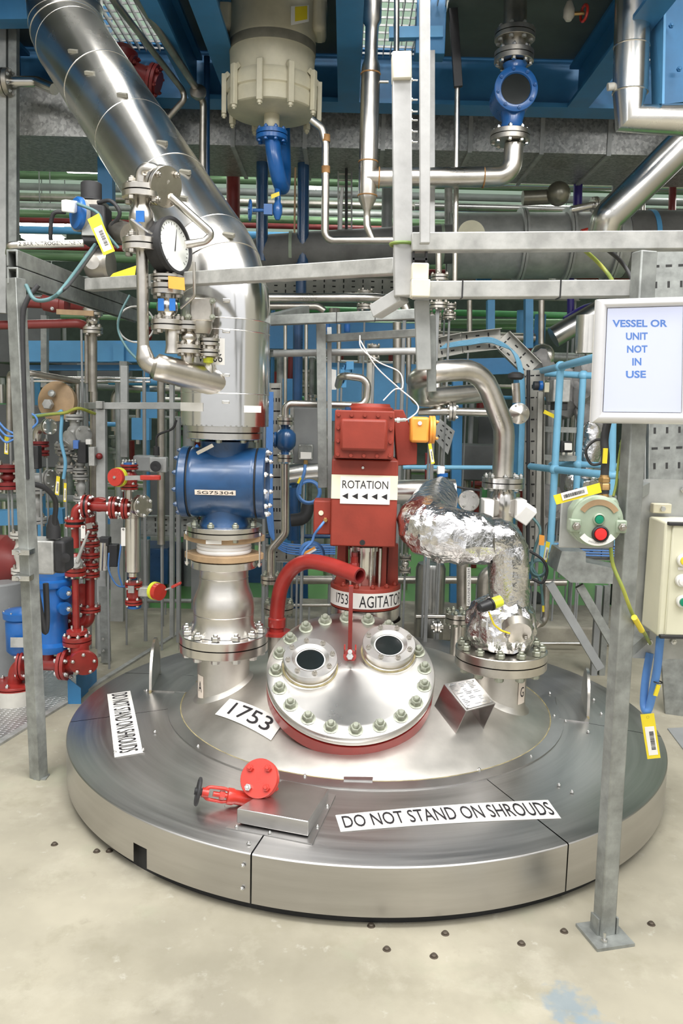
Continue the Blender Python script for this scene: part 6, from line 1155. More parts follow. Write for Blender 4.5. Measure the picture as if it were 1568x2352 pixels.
run('inlet_pipe', 'steel_dull', [at(1181, 122, Yv), at(1183, 40, Yv), at(1183, -60, Yv)], k*25, 'stainless inlet pipe above the hanging blue sight glass', 'pipe'); t = thing('inlet_flange', 'dark bolted flange above the hanging blue sight glass', 'flange', at(1182, 85, Yv)); flange(t, at(1182, 82, Yv), Z, k*43, .024, 8, .013, 'steel_dull', 'galv_grey')
c = at(1190, 100, 2.0); G().lathe(c, Z, ((0, 0), (.22, .02), (.36, .07), (.45, .16), (.48, .28), (.48, .9)), 48, cap=False).out('overhead_tank', 'tank_dark', label='dark dished tank bottom above the hanging blue sight glass', cat='tank')
t = thing('small_red_valve', 'small brass valve with a red handwheel at the top right', 'valve', at(1300, 40, 1.2)); G().lathe(at(1305, 48, 1.2), Z, ((.015, 0), (.03, .02), (.03, .06), (.015, .1)), 18).out('body', 'dirty_white', t); G().torus(at(1341, 30, 1.2), (1, .2, 0), .04, .008, 22, 8).out('handwheel', 'red_bright', t); G().cyl(at(1310, 32, 1.2), at(1341, 30, 1.2), .01).out('stem', 'brass', t)
run('slim_pipe', 'steel', [at(1050, 190, 1.4), at(1044, 660, 1.4)], sz(6, 1.4), 'slim vertical stainless pipe between the white strut and the blue sight glass', 'pipe'); rbar('dark_strut', at(1052, 200, 1.38), at(1040, 20, 1.38), .05, .03, 'black', 'black strap strut hanging above the slim vertical pipe', 'strut'); run('slim_pipe', 'steel', [at(910, 125, 1.0), at(911, -50, 1.0)], sz(6, 1.0), 'slim pipe disappearing above the cream cover of the trunking', 'pipe')
# aluminium clad pipes at the right
Yr_ = .95; cp2 = thing('clad_mitre_pipe', 'polished clad pipe with a mitred corner at the upper right', 'pipe', at(1450, 300, Yr_)); k = sz(37, Yr_)
a, b, c = at(1455, -60, Yr_), at(1445, 272, Yr_), at(1680, 277, Yr_); 
for s0, s1 in ((a, a.lerp(b, .5)), (a.lerp(b, .5), a.lerp(b, .82))): G().cyl(s0, s1, k, seg=36).out('cladding', 'clad', cp2); G().torus(s1, (0, 0, 1), k, .004, 36, 6).out('seam_bead', 'clad', cp2)
G().tube([a.lerp(b, .8), b, c], k, 0, 40).out('cladding', 'clad', cp2)
G().cyl(at(1395, 200, Yr_), at(1412, 198, Yr_), .02).out('tapping', 'dirty_white', cp2)
run('clad_diagonal_pipe', 'clad', [at(1640, 260, 2.0), at(1395, 500, 2.1), at(1380, 560, 2.2)], sz(36, 2.0), 'polished clad pipe sloping down below the mitred corner at the right', 'pipe', .05, 32)
# upper left small stuff
t = thing('red_valve_group', 'dark red valves glimpsed between the clad duct and the blue beams', 'valve', at(310, 200, 1.85)); g = G(); g.tube([at(255, 150, 1.85), at(310, 170, 1.85), at(365, 193, 1.85)], .07, .05, 20); g.lathe(at(280, 160, 1.85), Z, ((.06, 0), (.1, .03), (.1, .1), (.06, .14)), 24); g.out('body', 'dark_red', t)
for px, py in ((300, 165), (352, 185)): flange(t, at(px, py, 1.85), (1, 0, -.25), .1, .02, 6, .014, 'dark_red', 'dark_red')
run('tube_run', 'steel_dull', [at(245, -20, .8), at(420, 208, 1.7), at(424, 228, 1.7), at(376, 282, 1.75), at(375, 300, 1.75)], .018, 'thin steel tube sloping to a double bend right of the clad duct', 'tube', .06); run('tube_run', 'steel_dull', [at(305, -20, .8), at(452, 205, 1.7), at(467, 235, 1.75), at(464, 430, 1.75)], .022, 'second steel tube ending in a straight drop right of the clad duct', 'tube', .06)
t = thing('line_valve', 'dull round valve body on the second sloping tube', 'valve', at(455, 225, 1.65)); G().lathe(at(455, 214, 1.68), (.1, -1, .4), ((.03, -.03), (.05, 0), (.05, .02), (0, .03)), 24, cap=False).out('body', 'steel_dull', t)
run('blue_drop_pipe', 'blue', [at(475, 130, 1.95), at(475, 445, 1.95)], sz(6.5, 1.95), 'thin blue pipe dropping behind the straight steel tube', 'pipe')
for px, y0, y1, m, lab in ((8, -10, 720, 'galv_grey', 'dark slotted upright at the left edge'), (32, 60, 720, 'galv', 'second galvanised upright near the left edge')):
    rbar('rack_upright', at(px, y1, 1.5), at(px, y0, 1.5), .05, .05, m, lab, 'post')
rbar('blue_post', at(245, 470, 2.2), at(244, 340, 2.2), .1, .08, 'blue_beam', 'blue post glimpsed left of the clad duct', 'post'); rbar('blue_post', at(238, 210, 1.9), at(238, 20, 1.9), .09, .08, 'blue_beam', 'short blue post above the dark red valves', 'post')
rbar('blue_header_beam', at(-40, 30, 1.3), at(100, 28, 1.3), .12, .12, 'blue_beam', 'blue beam end at the top left corner', 'beam')
# ================================================================ background plant
def tray(name, pts, w, lip, label, nr, m='tray_grey', slots=True, step=.07, lab=None):
    """perforated cable tray along a polyline; nr = facing direction"""
    t = thing(name, label, 'cable tray', pts[0]); nr = V(nr).normalized()
    for a, c in zip(pts, pts[1:]):
        d = (c-a).normalized(); s = d.cross(nr).normalized(); L = (c-a).length
        g = G(); g.poly([a-s*w/2, a+s*w/2, c+s*w/2, c-s*w/2], -nr*.004)
        for q in (-1, 1): g.poly([a+s*q*w/2, c+s*q*w/2, c+s*q*w/2+nr*lip, a+s*q*w/2+nr*lip], s*.004)
        nf0 = len(g.b.faces); gs = g
        if slots:
            n = int(L/step)
            for i in range(n):
                for j in (-.28, .0, .28):
                    p = a+d*(step*(i+.5))+s*w*j; u = d if (i+int(j*10)) % 2 else s; v = s if u is d else d
                    q_ = step/.07; gs.poly([p-u*.012*q_-v*.0045*q_, p+u*.012*q_-v*.0045*q_, p+u*.012*q_+v*.0045*q_, p-u*.012*q_+v*.0045*q_], nr*.0012)
        g.b.faces.ensure_lookup_table()
        for f_ in g.b.faces[nf0:]: f_.material_index = 1
        o = g.out('tray_section', m, t); o.data.materials.append(MT['dark'])
    return t
# --- big lagged mains behind the rails
Ym = 3.0
lm = thing('lagged_main', 'thick dark grey lagged pipe with pale straps running behind the clad duct', 'pipe', at(580, 600, Ym)); G().tube([at(560, 625, Ym+.1), at(600, 585, Ym), at(745, 575, Ym), at(1040, 560, Ym)], sz(42, Ym), .25, 28).out('lagging', 'grey_lag', lm)
for px in (665, 1010): G().tube([at(px, 577 if px < 900 else 562, Ym), at(px+7, 577 if px < 900 else 562, Ym)], sz(43.5, Ym), 0, 28).out('strap', 'sage', lm)
gm = thing('grey_main', 'very thick flanged grey duct pipe behind the upper right rails', 'pipe', at(1050, 640, Ym+.2)); Y3 = Ym+.2; G().tube([at(1030, 565, Y3), at(1680, 562, Y3)], sz(70, Y3), 0, 36).out('barrel', 'galv_grey', gm); G().tube([at(1428, 562, Y3-.0), at(1680, 562, Y3)], sz(72, Y3), 0, 36).out('lagging', 'grey_lag', gm)
for px in (1193, 1298, 1400): flange(gm, at(px, 564, Y3), (1, 0, 0), sz(80, Y3), .02, 16, .012, 'galv_grey', 'bolt_zinc', indiv=False, rot=.1)
G().tube([at(1481, 562, Y3), at(1492, 562, Y3)], sz(73.5, Y3), 0, 36).out('blue_strap', 'blue_light', gm)
G().lathe(at(1081, 540, 2.6), (0, -1, .1), ((sz(30, 2.6), 0), (sz(30, 2.6), .03), (0, .032)), 32, cap=False).out('pale_disc', 'label_cream', label='pale round blank disc above the left end of the upper rail', cat='disc')
run('stacked_valve', 'tank_dark', [at(1200, 455, 3.0), at(1260, 452, 3.0), at(1300, 440, 3.0)], sz(16, 3.0), 'dark lumpy valve lying on top of the thick grey main', 'valve'); G().sph(at(1282, 445, 2.95), sz(26, 3), 20).out('valve_bonnet', 'tank_dark', label='dark round valve bonnet on top of the thick grey main', cat='valve bonnet')
t = thing('chrome_flange', 'bright flanged stub on top of the thick grey main beside the sloping clad pipe', 'flange', at(1365, 480, 3.0)); flange(t, at(1365, 470, 3.0), (1, .2, .1), sz(17, 3), .016, 6, .008, 'steel_bright', 'bolt_zinc'); G().tube([at(1310, 482, 3.0), at(1365, 470, 3.0)], sz(8, 3), 0, 14).out('stub', 'steel_bright', t)
run('hydrant_spindle', 'red_bright', [at(1335, 535, 2.8), at(1350, 531, 2.8)], sz(8, 2.8), 'small red cap poking above the upper rail', 'cap')
# --- vertical pipes hanging behind the duct
VP = [(601, 375, 600, 13, 2.9, 'blue', 'upright blue pipe behind the blue drain valve'), (695, 375, 605, 13, 2.9, 'blue', 'upright blue pipe between the drain valve and the drain pipe'), (691, 605, 700, 12, 2.9, 'blue', 'blue pipe glimpsed just below the front rail'), (535, 372, 540, 15, 3.4, 'dark_red', 'thick dark red upright pipe beside the clad duct'),
      (685, 700, 960, 11, 2.2, 'blue', 'thick blue upright pipe left of the taped rear rail post'), (655, 720, 945, 4, 1.8, 'steel', 'thin steel upright tube in front of the blue pipe'), (703, 740, 940, 4, 1.8, 'steel', 'thin steel upright tube right of the blue pipe'), (778, 745, 830, 5, 1.6, 'steel_dull', 'short dull tube behind the strut channel'), (852, 790, 930, 9, 2.0, 'dirty_white', 'pale upright pipe behind the agitator signal cables'), (912, 740, 880, 10, 2.4, 'steel_dull', 'dark upright pipe behind the hanging channels'), (938, 760, 880, 6, 2.4, 'steel_dull', 'slim dark upright pipe behind the hanging channels'),
      (1325, 372, 500, 10, 3.3, 'purple', 'purple upright pipe above the thick grey main'), (1310, 625, 735, 8, 3.3, 'purple', 'purple upright pipe below the thick grey main'), (1410, 372, 500, 7, 3.5, 'grey_paint', 'dark grey upright beside the sloping clad pipe'), (1542, 372, 510, 8, 3.5, 'dark_red', 'dark red upright pipe at the upper right edge'), (1475, 430, 510, 6, 3.2, 'steel', 'short steel upright at the right of the sloping clad pipe'), (1243, 690, 790, 7, 2.6, 'steel_dull', 'dull upright pipe behind the folded cable tray'), (1078, 690, 770, 6, 2.6, 'steel_dull', 'dull upright pipe left of the pale blue uprights'), (1030, 430, 520, 9, 3.2, 'galv_light', 'pale plastic upright pipe left of the slim pipe'), (888, 380, 540, 12, 3.6, 'grey_paint', 'dark upright behind the thick vertical separator')]
for px, y0, y1, r, Y, m, lab in VP:
    a, c = at(px, y1, Y), at(px, y0, Y)
    if y0 < 400: c = V((c.x, c.y, 4.0))
    if px in (685, 852): a = V((a.x, a.y, 0))
    run('upright_pipe', m, [a, c], sz(r, Y), lab, 'pipe')
run('purple_elbow_pipe', 'purple', [at(1300, 740, 3.2), at(1345, 712, 3.2), at(1420, 700, 3.2)], sz(14, 3.2), 'purple elbow pipe just left of the notice frame', 'pipe', .2)
run('thin_rod', 'tan', [at(678, 385, 2.4), at(676, 535, 2.4)], sz(2.2, 2.4), 'thin brown hanger rod between the two blue upright pipes', 'rod')
run('steel_return_pipe', 'steel', [at(600, 684, 1.6), at(850, 684, 1.6), at(925, 690, 1.5), at(935, 720, 1.5)], sz(10.5, 1.6), 'bright horizontal stainless pipe under the front rail behind the duct', 'pipe', .15, 20)
run('lower_return_pipe', 'steel_dull', [at(610, 704, 1.8), at(730, 704, 1.8), at(745, 715, 1.8)], sz(8, 1.8), 'dull pipe just under the bright horizontal stainless pipe', 'pipe')
# cable ladders dropping behind the separator
for px, w_, m, lab in ((786, 18, 'galv_grey', 'upright cable ladder with a white hose left of the separator'), (802, 10, 'grey_paint', 'narrow dark cable ladder beside the separator')):
    a, c = at(px, 560, 3.1), at(px, 365, 3.1); t = thing('cable_ladder', lab, 'cable ladder', a); W_ = sz(w_, 3.1)
    for s in (-1, 1): G().bar(a+V((s*W_/2, 0, 0)), c+V((s*W_/2, 0, 0)), .012, .02).out('side_rail', m, t)
    g = G(); n = 14
    for i in range(n): p = a.lerp(c, (i+.5)/n); g.box(p, (W_, .012, .012))
    g.out('rungs', 'dirty_white', t)
run('white_hose', 'ptfe', [at(781, 560, 3.05), at(783, 470, 3.05), at(786, 432, 3.05)], sz(4, 3.05), 'white hose strapped to the upright cable ladder', 'hose')
run('black_hose', 'rubber', [at(795, 370, 3.0), at(795, 560, 3.0)], sz(3, 3), 'black cable beside the white hose', 'cable')
# --- far pipe rack: long horizontal pipes
rnd = random.Random(11)
FP = [(392, 13, 9.0, 'green_glow'), (418, 10, 8.2, 'green_glow'), (446, 8, 8.0, 'grey_paint'), (470, 9, 7.4, 'steel_dull'), (490, 7, 7.0, 'galv_grey'), (508, 8, 6.6, 'green_glow'), (523, 6, 6.4, 'dark_red'), (545, 8, 6.2, 'blue_light'), (583, 7, 6.0, 'dark_red'), (602, 13, 6.6, 'green_glow'), (655, 6, 6.2, 'galv_grey'), (712, 7, 5.6, 'green_pipe'), (742, 6, 5.4, 'green_glow')]
for i, (py, r, Y, m) in enumerate(FP):
    a = at(784, py, Y); run('rack_pipe', m, [V((-9, Y, a.z)), V((9, Y, a.z))], sz(r, Y), 'long horizontal pipe of the far pipe rack behind the vessel', 'pipe', group='horizontal pipes of the far rack')
for i, (py, r, Y, m) in enumerate(((398, 10, 6.6, 'clad_dark'), (420, 14, 6.4, 'clad'), (480, 10, 5.8, 'clad_dark'), (632, 7, 4.6, 'dark_red'))):
    a = at(1250, py, Y); run('rack_pipe', m, [V((.6, Y, a.z)), V((7, Y, a.z))], sz(r, Y), ('upper', 'second', 'third', 'lowest red')[i]+' shiny pipe of the far rack above the upper right rail', 'pipe')
# upper deck lamps and roof
for x0, x1, y0, y1, z, lab in ((.9, 6.5, 7.0, 8.7, 4.95, 'green lit translucent roof sheet at the right behind the hanging pipe branch'), (-5.5, -1.9, 6.0, 8.0, 5.0, 'green lit translucent roof sheet at the left behind the clad duct'), (-1.5, .6, 7.6, 9.0, 5.2, 'green lit translucent roof sheet behind the blue drain valve')):
    g = G(); n = int((x1-x0)/.09)
    g.quadgrid([[V((x0+(x1-x0)*i/n, y, z+.018*math.cos(PI*i)+.02*(y-y0))) for i in range(n+1)] for y in (y0, (y0+y1)/2, y1)], False); g.out('roof_sheet', 'skylight', label=lab, cat='roof sheet', solid=.004, fix=False)
slab('roof', -14, 14, 5.4, 26, 7.4, 7.5, 'skylight', label='pale green lit roof of the far bay'); slab('ceiling_upper', -14, 14, -.2, 5.4, 5.9, 6.0, 'grey_paint', label='dark ceiling above the upper deck')
for px, py, Y in ((405, 40, 1.2), (455, 110, 1.7), (800, 25, 1.4), (1400, 60, 1.3)):
    p = at(px, py, Y); p = CAM+(p-CAM)*((5.6-CAM.z)/(p.z-CAM.z)); t = thing('deck_light', 'bright strip lamp seen through the floor grating overhead', 'lamp', p, 'strip lamps above the floor gratings'); G().box(p+Z*.05, (.22, 1.3, .06)).out('housing', 'white', t); G().box(p, (.14, 1.25, .05)).out('tube', 'lamp_glow', t)
LP = [(205, 385, 5.2, .5, .14), (92, 512, 7.2, .55, .12), (98, 545, 8.5, .55, .12), (150, 512, 8.8, .2, .12), (935, 655, 7.0, .35, .12), (905, 650, 8.0, .3, .12), (430, 600, 9.0, .35, .12), (120, 700, 8.0, .3, .12), (1290, 650, 8.5, .3, .1), (1400, 635, 8.0, .3, .1), (715, 432, 8.5, .1, .1), (735, 432, 8.5, .1, .1), (1550, 400, 8.0, .4, .06)]
for px, py, Y, wd, hh in LP:
    p = at(px, py, Y); t = thing('bay_light', 'bright lamp glowing far behind among the pipe racks', 'lamp', p, 'bright lamps far behind the pipe racks'); G().box(p+Z*(hh*.35), (wd+.06, .22, .05)).out('housing', 'white', t); G().box(p, (wd, .18, hh*.5)).out('tube', 'lamp_glow', t); G().cyl(p+Z*.03, V((p.x, p.y, 7.42)), .008, seg=6).out('hanger_rod', 'grey_paint', t)
# --- blue structural steel at mid height
Yb1 = 3.2
for a, c, w_, h, m, lab in (((55, 808, 3.2), (425, 808, 3.2), .16, 46, 'blue_light', 'bright blue beam crossing behind the left instrument header'), ((60, 845, 3.3), (330, 845, 3.3), .1, 12, 'blue_beam', 'narrow blue beam under the bright blue beam at the left'), ((-60, 1190, 2.6), (150, 1184, 2.6), .12, 34, 'blue_light', 'low blue beam behind the left post near the grey switch box'), ((615, 770, 3.1), (960, 776, 3.1), .1, 60, 'blue_beam', 'blue beam seen through the gaps left of the agitator cables'), ((1020, 845, 2.8), (1260, 838, 2.8), .1, 36, 'blue_beam', 'blue beam behind the arched stainless pipe'), ((745, 900, 3.4), (1010, 905, 3.4), .05, 130, 'blue_light', 'wide pale blue panel behind the agitator top'), ((440, 1195, 2.7), (240, 1195, 2.7), .1, 14, 'blue_beam', 'thin blue beam behind the red cross pipe')):
    G().bar(at(*a), at(*c), w_, sz(h, a[2]), up=(0, 0, 1)).out('blue_beam', m, label=lab, cat='beam')
for px, y0, y1, w_, Y, m, lab in ((1050, 870, 1230, 22, 2.5, 'blue_beam', 'blue column between the agitator and the arched pipe'), (1126, 690, 790, 16, 3.0, 'blue_light', 'left of two pale blue uprights under the right rails'), (1213, 685, 800, 17, 2.9, 'blue_light', 'right of two pale blue uprights under the right rails'), (325, 960, 1010, 40, 3.0, 'blue_light', 'blue panel behind the dull pipe left of the clad duct'), (345, 900, 960, 38, 3.2, 'blue_light', 'ribbed blue panel left of the white tape on the duct'), (90, 1130, 1190, 20, 2.4, 'blue_light', 'blue plate behind the left post'), (665, 870, 1240, 30, 3.0, 'blue_beam', 'blue column behind the small blue sight glass'), (1110, 622, 650, 32, 3.4, 'blue_beam', 'blue bracket under the thick grey main'), (690, 1260, 1420, 34, 2.9, 'blue', 'dark blue column behind the gooseneck pipe'), (1210, 1310, 1420, 14, 2.4, 'blue_beam', 'blue upright right of the foil pipe'), (275, 790, 830, 24, 3.1, 'blue_light', 'blue clip on the bright blue beam')):
    a, c = at(px, y1, Y), at(px, y0, Y); a = V((a.x, a.y, 0)) if y1 > 1150 else a
    G().bar(a, c, sz(w_, Y), .08, up=(0, 1, 0)).out('blue_column', m, label=lab, cat='column')
for px, y0, y1, w_, Y, m, lab in ((103, 725, 890, 13, 2.2, 'galv', 'galvanised upright behind the left post'), (330, 640, 700, 24, 2.5, 'galv', 'galvanised upright right of the thin riser'), (285, 830, 940, 17, 2.0, 'galv', 'galvanised upright with red marks under the bright blue beam'), (50, 690, 960, 22, 2.4, 'galv_light', 'pale panel edge behind the left post'), (450, 1230, 1400, 20, 2.6, 'grey_paint', 'dark upright behind the reducer spool'), (395, 870, 1250, 9, 1.8, 'galv_grey', 'thin dark upright left of the white tape on the duct'), (410, 960, 1230, 8, 1.7, 'grey_paint', 'thin black upright touching the blue sight glass'), (330, 1240, 1420, 26, 2.6, 'grey_paint', 'dark upright behind the polished steam pipe'), (270, 1190, 1430, 30, 2.2, 'galv_grey', 'dull grey column behind the rear red valve column'), (792, 1330, 1400, 8, 2.6, 'grey_paint', 'thin dark leg over the green floor left of the agitator'), (640, 1290, 1400, 10, 2.6, 'grey_paint', 'dark leg over the green floor behind the gooseneck'), (985, 1040, 1130, 18, 2.0, 'dark_red', 'dark red column right of the red agitator guard')):
    a, c = at(px, y1, Y), at(px, y0, Y); a = V((a.x, a.y, 0)) if y1 > 1150 else a
    G().bar(a, c, sz(w_, Y), .05, up=(0, 1, 0)).out('grey_upright', m, label=lab, cat='post')
# --- perforated trays
tray('cable_tray', [at(600, 655, 4.2), at(1330, 668, 4.2)], sz(44, 4.2), .05, 'long perforated cable tray seen between the right rails', (0, -1, 0), step=.09)
ft_ = tray('cable_tray', [at(1000, 800, 1.75), at(1060, 788, 1.75), at(1150, 778, 1.75), at(1222, 850, 1.7), at(1224, 1290, 1.7)], sz(44, 1.75), .06, 'folded perforated cable tray bending down right of the arched pipe', (0, -1, 0))
tray('cable_tray', [at(634, 880, 1.6), at(636, 1262, 1.6)], sz(24, 1.6), .05, 'upright perforated cable tray right of the large blue sight glass', (0, -1, 0)); tray('cable_tray', [at(596, 1268, 1.65), at(770, 1272, 1.65)], sz(36, 1.65), .05, 'low horizontal cable tray behind the small red terminal box', (0, -1, 0)); tray('cable_tray', [at(300, 1205, 2.1), at(450, 1207, 2.1)], sz(46, 2.1), .05, 'low perforated cable tray left of the expansion joint', (0, -1, 0), m='galv')
tray('cable_tray', [at(1470, 1125, .3), at(1472, 560, .3)], sz(10, .3), .03, 'edge channel of the perforated panel at the right', (0, -1, 0), slots=False, m='galv_grey')
pt = tray('perforated_tray', [at(1530, 1130, .32), at(1536, 560, .32)], sz(100, .32), .05, 'tall perforated grey panel behind the notice at the right edge', (0, -1, 0), m='galv', step=.085)
tray('cable_tray', [at(1180, 1255, 1.9), at(1320, 1262, 1.9)], sz(34, 1.9), .05, 'low cable tray with blue cables behind the stop station', (0, -1, 0)); tray('cable_tray', [at(1322, 1265, 1.9), at(1480, 1268, 1.9)], sz(34, 1.9), .05, 'continuation of the low cable tray right of the stop station', (0, -1, 0))
for i in range(4):
    run('tray_cable', 'cable_pale', [at(1010+i*4, 800-i*3, 1.7), at(1070, 792-i*3, 1.7), at(1140, 790-i*3, 1.68), at(1200-i*3, 852, 1.64), at(1199-i*3, 1120, 1.64)], .006, 'pale blue cable following the folded cable tray', 'cable', .08, 8, group='pale blue cables on the folded tray')
for i in range(5):
    run('tray_cable', 'cable_blue', [at(614+i*3, 900, 1.52), at(614+i*3, 1190, 1.52), at(650, 1246+i*5, 1.55), at(770, 1252+i*5, 1.58)], .006, 'blue cable sweeping from the upright tray onto the low tray left of the agitator', 'cable', .15, 8, group='blue cables left of the agitator')
for i in range(5):
    run('tray_cable', 'cable_blue', [at(1190, 1243+i*6, 1.82), at(1310, 1250+i*6, 1.82), at(1470, 1255+i*6, 1.82)], .006, 'blue cable lying on the low tray behind the stop station', 'cable', .15, 8, group='blue cables behind the stop station')
g = run('black_trunk_cable', 'rubber', [at(1213, 850, 1.6), at(1212, 1260, 1.6)], .012, 'thick black cable down the edge of the folded tray', 'cable')
# --- grey cabinet and small box left of the agitator
gc_ = thing('grey_cabinet', 'grey steel cabinet behind the galvanised post left of the agitator', 'cabinet', at(700, 1066, .75)); G().box(at(707, 1000, .8), (sz(72, .75), .12, sz(128, .75))).out('body', 'grey_paint', gc_, bevel=.006); G().box(at(671, 1000, .72), (.02, .14, sz(126, .75))).out('door_edge', 'galv_light', gc_, bevel=.003)
jb2 = thing('small_junction_box', 'small pale blue junction box fixed on the grey cabinet', 'junction box', at(702, 1056, .66)); G().box(at(702, 1038, .67), (sz(34, .67), .06, sz(36, .67))).out('box', 'galv', jb2, bevel=.005); patch([at(690, 1054, .635), at(715, 1054, .635), at(715, 1039, .635), at(690, 1038, .635)], 'label', 'label', jb2)
for dx, dy in ((-13, -15), (13, -15), (-13, 15), (13, 15)): bolt(jb2, at(702+dx, 1038+dy, .637), (0, -1, 0), .005, 'bolt_zinc', False, name='screw')
G().cyl(at(702, 1056, .67), at(702, 1066, .67), .012).out('gland', 'brass', jb2)
g = G(); 
for i in range(4): g.torus(at(709, 1130, .66+i*.012), (.15, -1, .1), sz(24+i, .66), .007, 34, 8)
g.tube([at(701, 1066, .67), at(699, 1085, .64), at(690, 1110, .64), at(688, 1135, .65)], .0085, .04, 10); g.out('cable_coil', 'cable_blue', label='coil of bright blue cable hanging from the small junction box', cat='cable')
t = thing('yellow_marker', 'yellow marker on the blue cable above the coil', 'marker', at(687, 1105, .6)); G().bar(at(684, 1110, .62), at(690, 1097, .62), .012, .006).out('marker', 'yellow', t)
run('foil_wrapped_pipe', 'clad', [at(600, 1100, 1.9), at(690, 1085, 1.9), at(760, 1080, 1.9)], sz(26, 1.9), 'shiny wrapped pipe behind the coil of bright blue cable', 'pipe'); run('black_lagged_elbow', 'rubber', [at(668, 1195, 1.2), at(700, 1192, 1.2), at(708, 1160, 1.25)], sz(15, 1.2), 'black lagged elbow behind the offset pipe', 'pipe', .08); run('blue_downpipe', 'blue', [at(672, 1120, 1.9), at(673, 1240, 1.9)], sz(13, 1.9), 'short dark blue downpipe behind the offset pipe', 'pipe')
t = thing('white_card', 'blank white card hanging left of the pale blue panel', 'card', at(762, 895, 1.7)); patch([at(752, 895, 1.7), at(772, 895, 1.7), at(772, 850, 1.7), at(752, 846, 1.7)], 'card', 'white', t, th=.003); G().poly([at(757, 850, 1.8), at(812, 848, 1.8), at(812, 830, 1.8), at(795, 830, 1.8), at(795, 890, 1.8), at(782, 890, 1.8), at(782, 850, 1.8)], (0, .02, 0)).out('blue_bracket', 'blue_light', label='blue angled bracket behind the crossover pipe', cat='bracket')
for px, lab in ((751, 'left of two small blue caps under the rear rail'), (797, 'right of two small blue caps under the rear rail')): G().cyl(at(px, 763, 2.0), at(px, 745, 2.0), sz(7, 2)).out('blue_tube_end', 'blue_bright', label=lab, cat='cap')
# --- small flanged valves around the agitator
flv('flanged_valve', 858, 812, 1.3, 14, 26, 'small flanged joint above the red agitator', m='steel'); flv('flanged_valve', 1008, 670, 1.1, 20, 60, 'stainless flanged valve below the lower rail left end', m='steel'); run('upright_pipe', 'steel', [at(1007, 640, 1.1), at(1007, 560, 1.1)], sz(7, 1.1), 'short stainless upright above the flanged valve between the rails', 'pipe'); flv('flanged_valve', 1032, 715, 1.3, 15, 22, 'tilted little flange pair right of the flanged valve', m='steel_dull'); flv('flanged_valve', 995, 740, 1.2, 18, 20, 'flange pair under the left end of the lower rail', m='steel')
run('green_hose', 'green_glow', [at(1030, 742, 4.6), at(1330, 742, 4.6)], sz(9, 4.6), 'pale green horizontal pipe behind the pale blue uprights', 'pipe')
# --- light blue handrail right
hr = thing('blue_handrail', 'light blue tubular handrail behind the notice', 'handrail', onz(1260, 1480, 0)); Yp, Yq2 = 1.15, 1.7; rr = sz(8.2, Yp)
A0, A1 = at(1287, 842, Yp), at(1258, 1268, Yp); A1 = V((A0.x, Yp, A1.z)); G().cyl(A1, A0, rr).out('upright', 'blue_rail', hr); B0 = at(1339, 862, Yq2); B1 = V((B0.x, Yq2, at(1322, 1195, Yq2).z)); G().cyl(B1, B0, sz(7.5, Yq2)).out('upright', 'blue_rail', hr)
L0 = at(1227, 856, 2.0)
G().tube([L0, A0, at(1380, 818, .3)], rr, 0, 16).out('top_rail', 'blue_rail', hr); G().tube([L0, B0, at(1480, 868, 1.5)], sz(7.5, Yq2), 0, 16).out('top_rail', 'blue_rail', hr)
M0 = at(1262, 1078, Yp); M0 = V((A0.x, Yp, M0.z)); Mz = at(1217, 1071, 1.6); G().tube([Mz, M0, at(1405, 1092, .6), at(1462, 1086, .6), at(1466, 960, .6)], rr, .03, 16).out('mid_rail', 'blue_rail', hr)
N0 = V((B0.x, Yq2, at(1328, 1066, Yq2).z)); G().tube([at(1217, 1068, 2.1), N0, at(1480, 1075, 1.5)], sz(7, Yq2), 0, 16).out('mid_rail', 'blue_rail', hr)
for p in (A0, B0, M0, N0): G().sph(p, rr*1.55, 18).out('ball_joint', 'blue_rail', hr)
G().cyl(at(1402, 1250, .9), at(1406, 965, .9), sz(9, .9)).out('upright', 'blue_rail', hr); G().box(at(1258, 1264, Yp+.02), (.10, .03, .09)).out('clamp_plate', 'blue_rail', hr)
run('blue_stub', 'blue_rail', [at(1430, 1310, 1.0), at(1475, 1315, 1.0)], sz(13, 1.0), 'light blue stub tube just right of the post below the stop station', 'tube')
# --- wrapped equipment behind the handrail
def rag(name, px, py, Y, rx, rz, m, lab, seed, amp=.05, cat='insulation'):
    g = G(); g.sph(at(px, py, Y), 1, 28, (sz(rx, Y), sz(rx, Y)*.8, sz(rz, Y))); crinkle(g, amp, 7, seed); return g.out(name, m, label=lab, cat=cat, ang=30)
rag('cloth_wrap', 1290, 900, 2.0, 42, 60, 'grey_cloth', 'grey cloth wrap around a valve behind the handrail top', 2); rag('cloth_wrap', 1345, 880, 1.9, 36, 60, 'grey_cloth', 'grey cloth wrap just left of the notice frame', 5); rag('cloth_wrap', 1350, 960, 1.9, 30, 40, 'grey_cloth', 'grey cloth bundle between the handrail uprights and the notice', 8); rag('cloth_wrap', 1255, 1165, 1.9, 32, 48, 'grey_cloth', 'grey cloth wrap behind the tilted yellow tag', 3); rag('cloth_wrap', 1245, 840, 2.3, 34, 34, 'grey_cloth', 'grey cloth lump under the domed clad end', 9)
rag('foil_wrap', 1355, 1030, 1.8, 22, 66, 'foil', 'crumpled foil wrapped upright pipe left of the thick black cable', 4, .03); rag('foil_wrap', 1340, 1115, 1.8, 46, 34, 'foil', 'crumpled foil heap above the tilted yellow tag', 6, .04); rag('foil_wrap', 1444, 1150, 1.6, 14, 40, 'foil', 'sliver of foil seen right of the post beside the stainless plate', 12, .03)
run('clad_column', 'clad_dark', [at(1254, 1130, 2.0), at(1262, 930, 2.0)], sz(30, 2.0), 'dull clad column between the folded tray and the handrail', 'pipe')  # the clad column, drawn as a plain upright tube
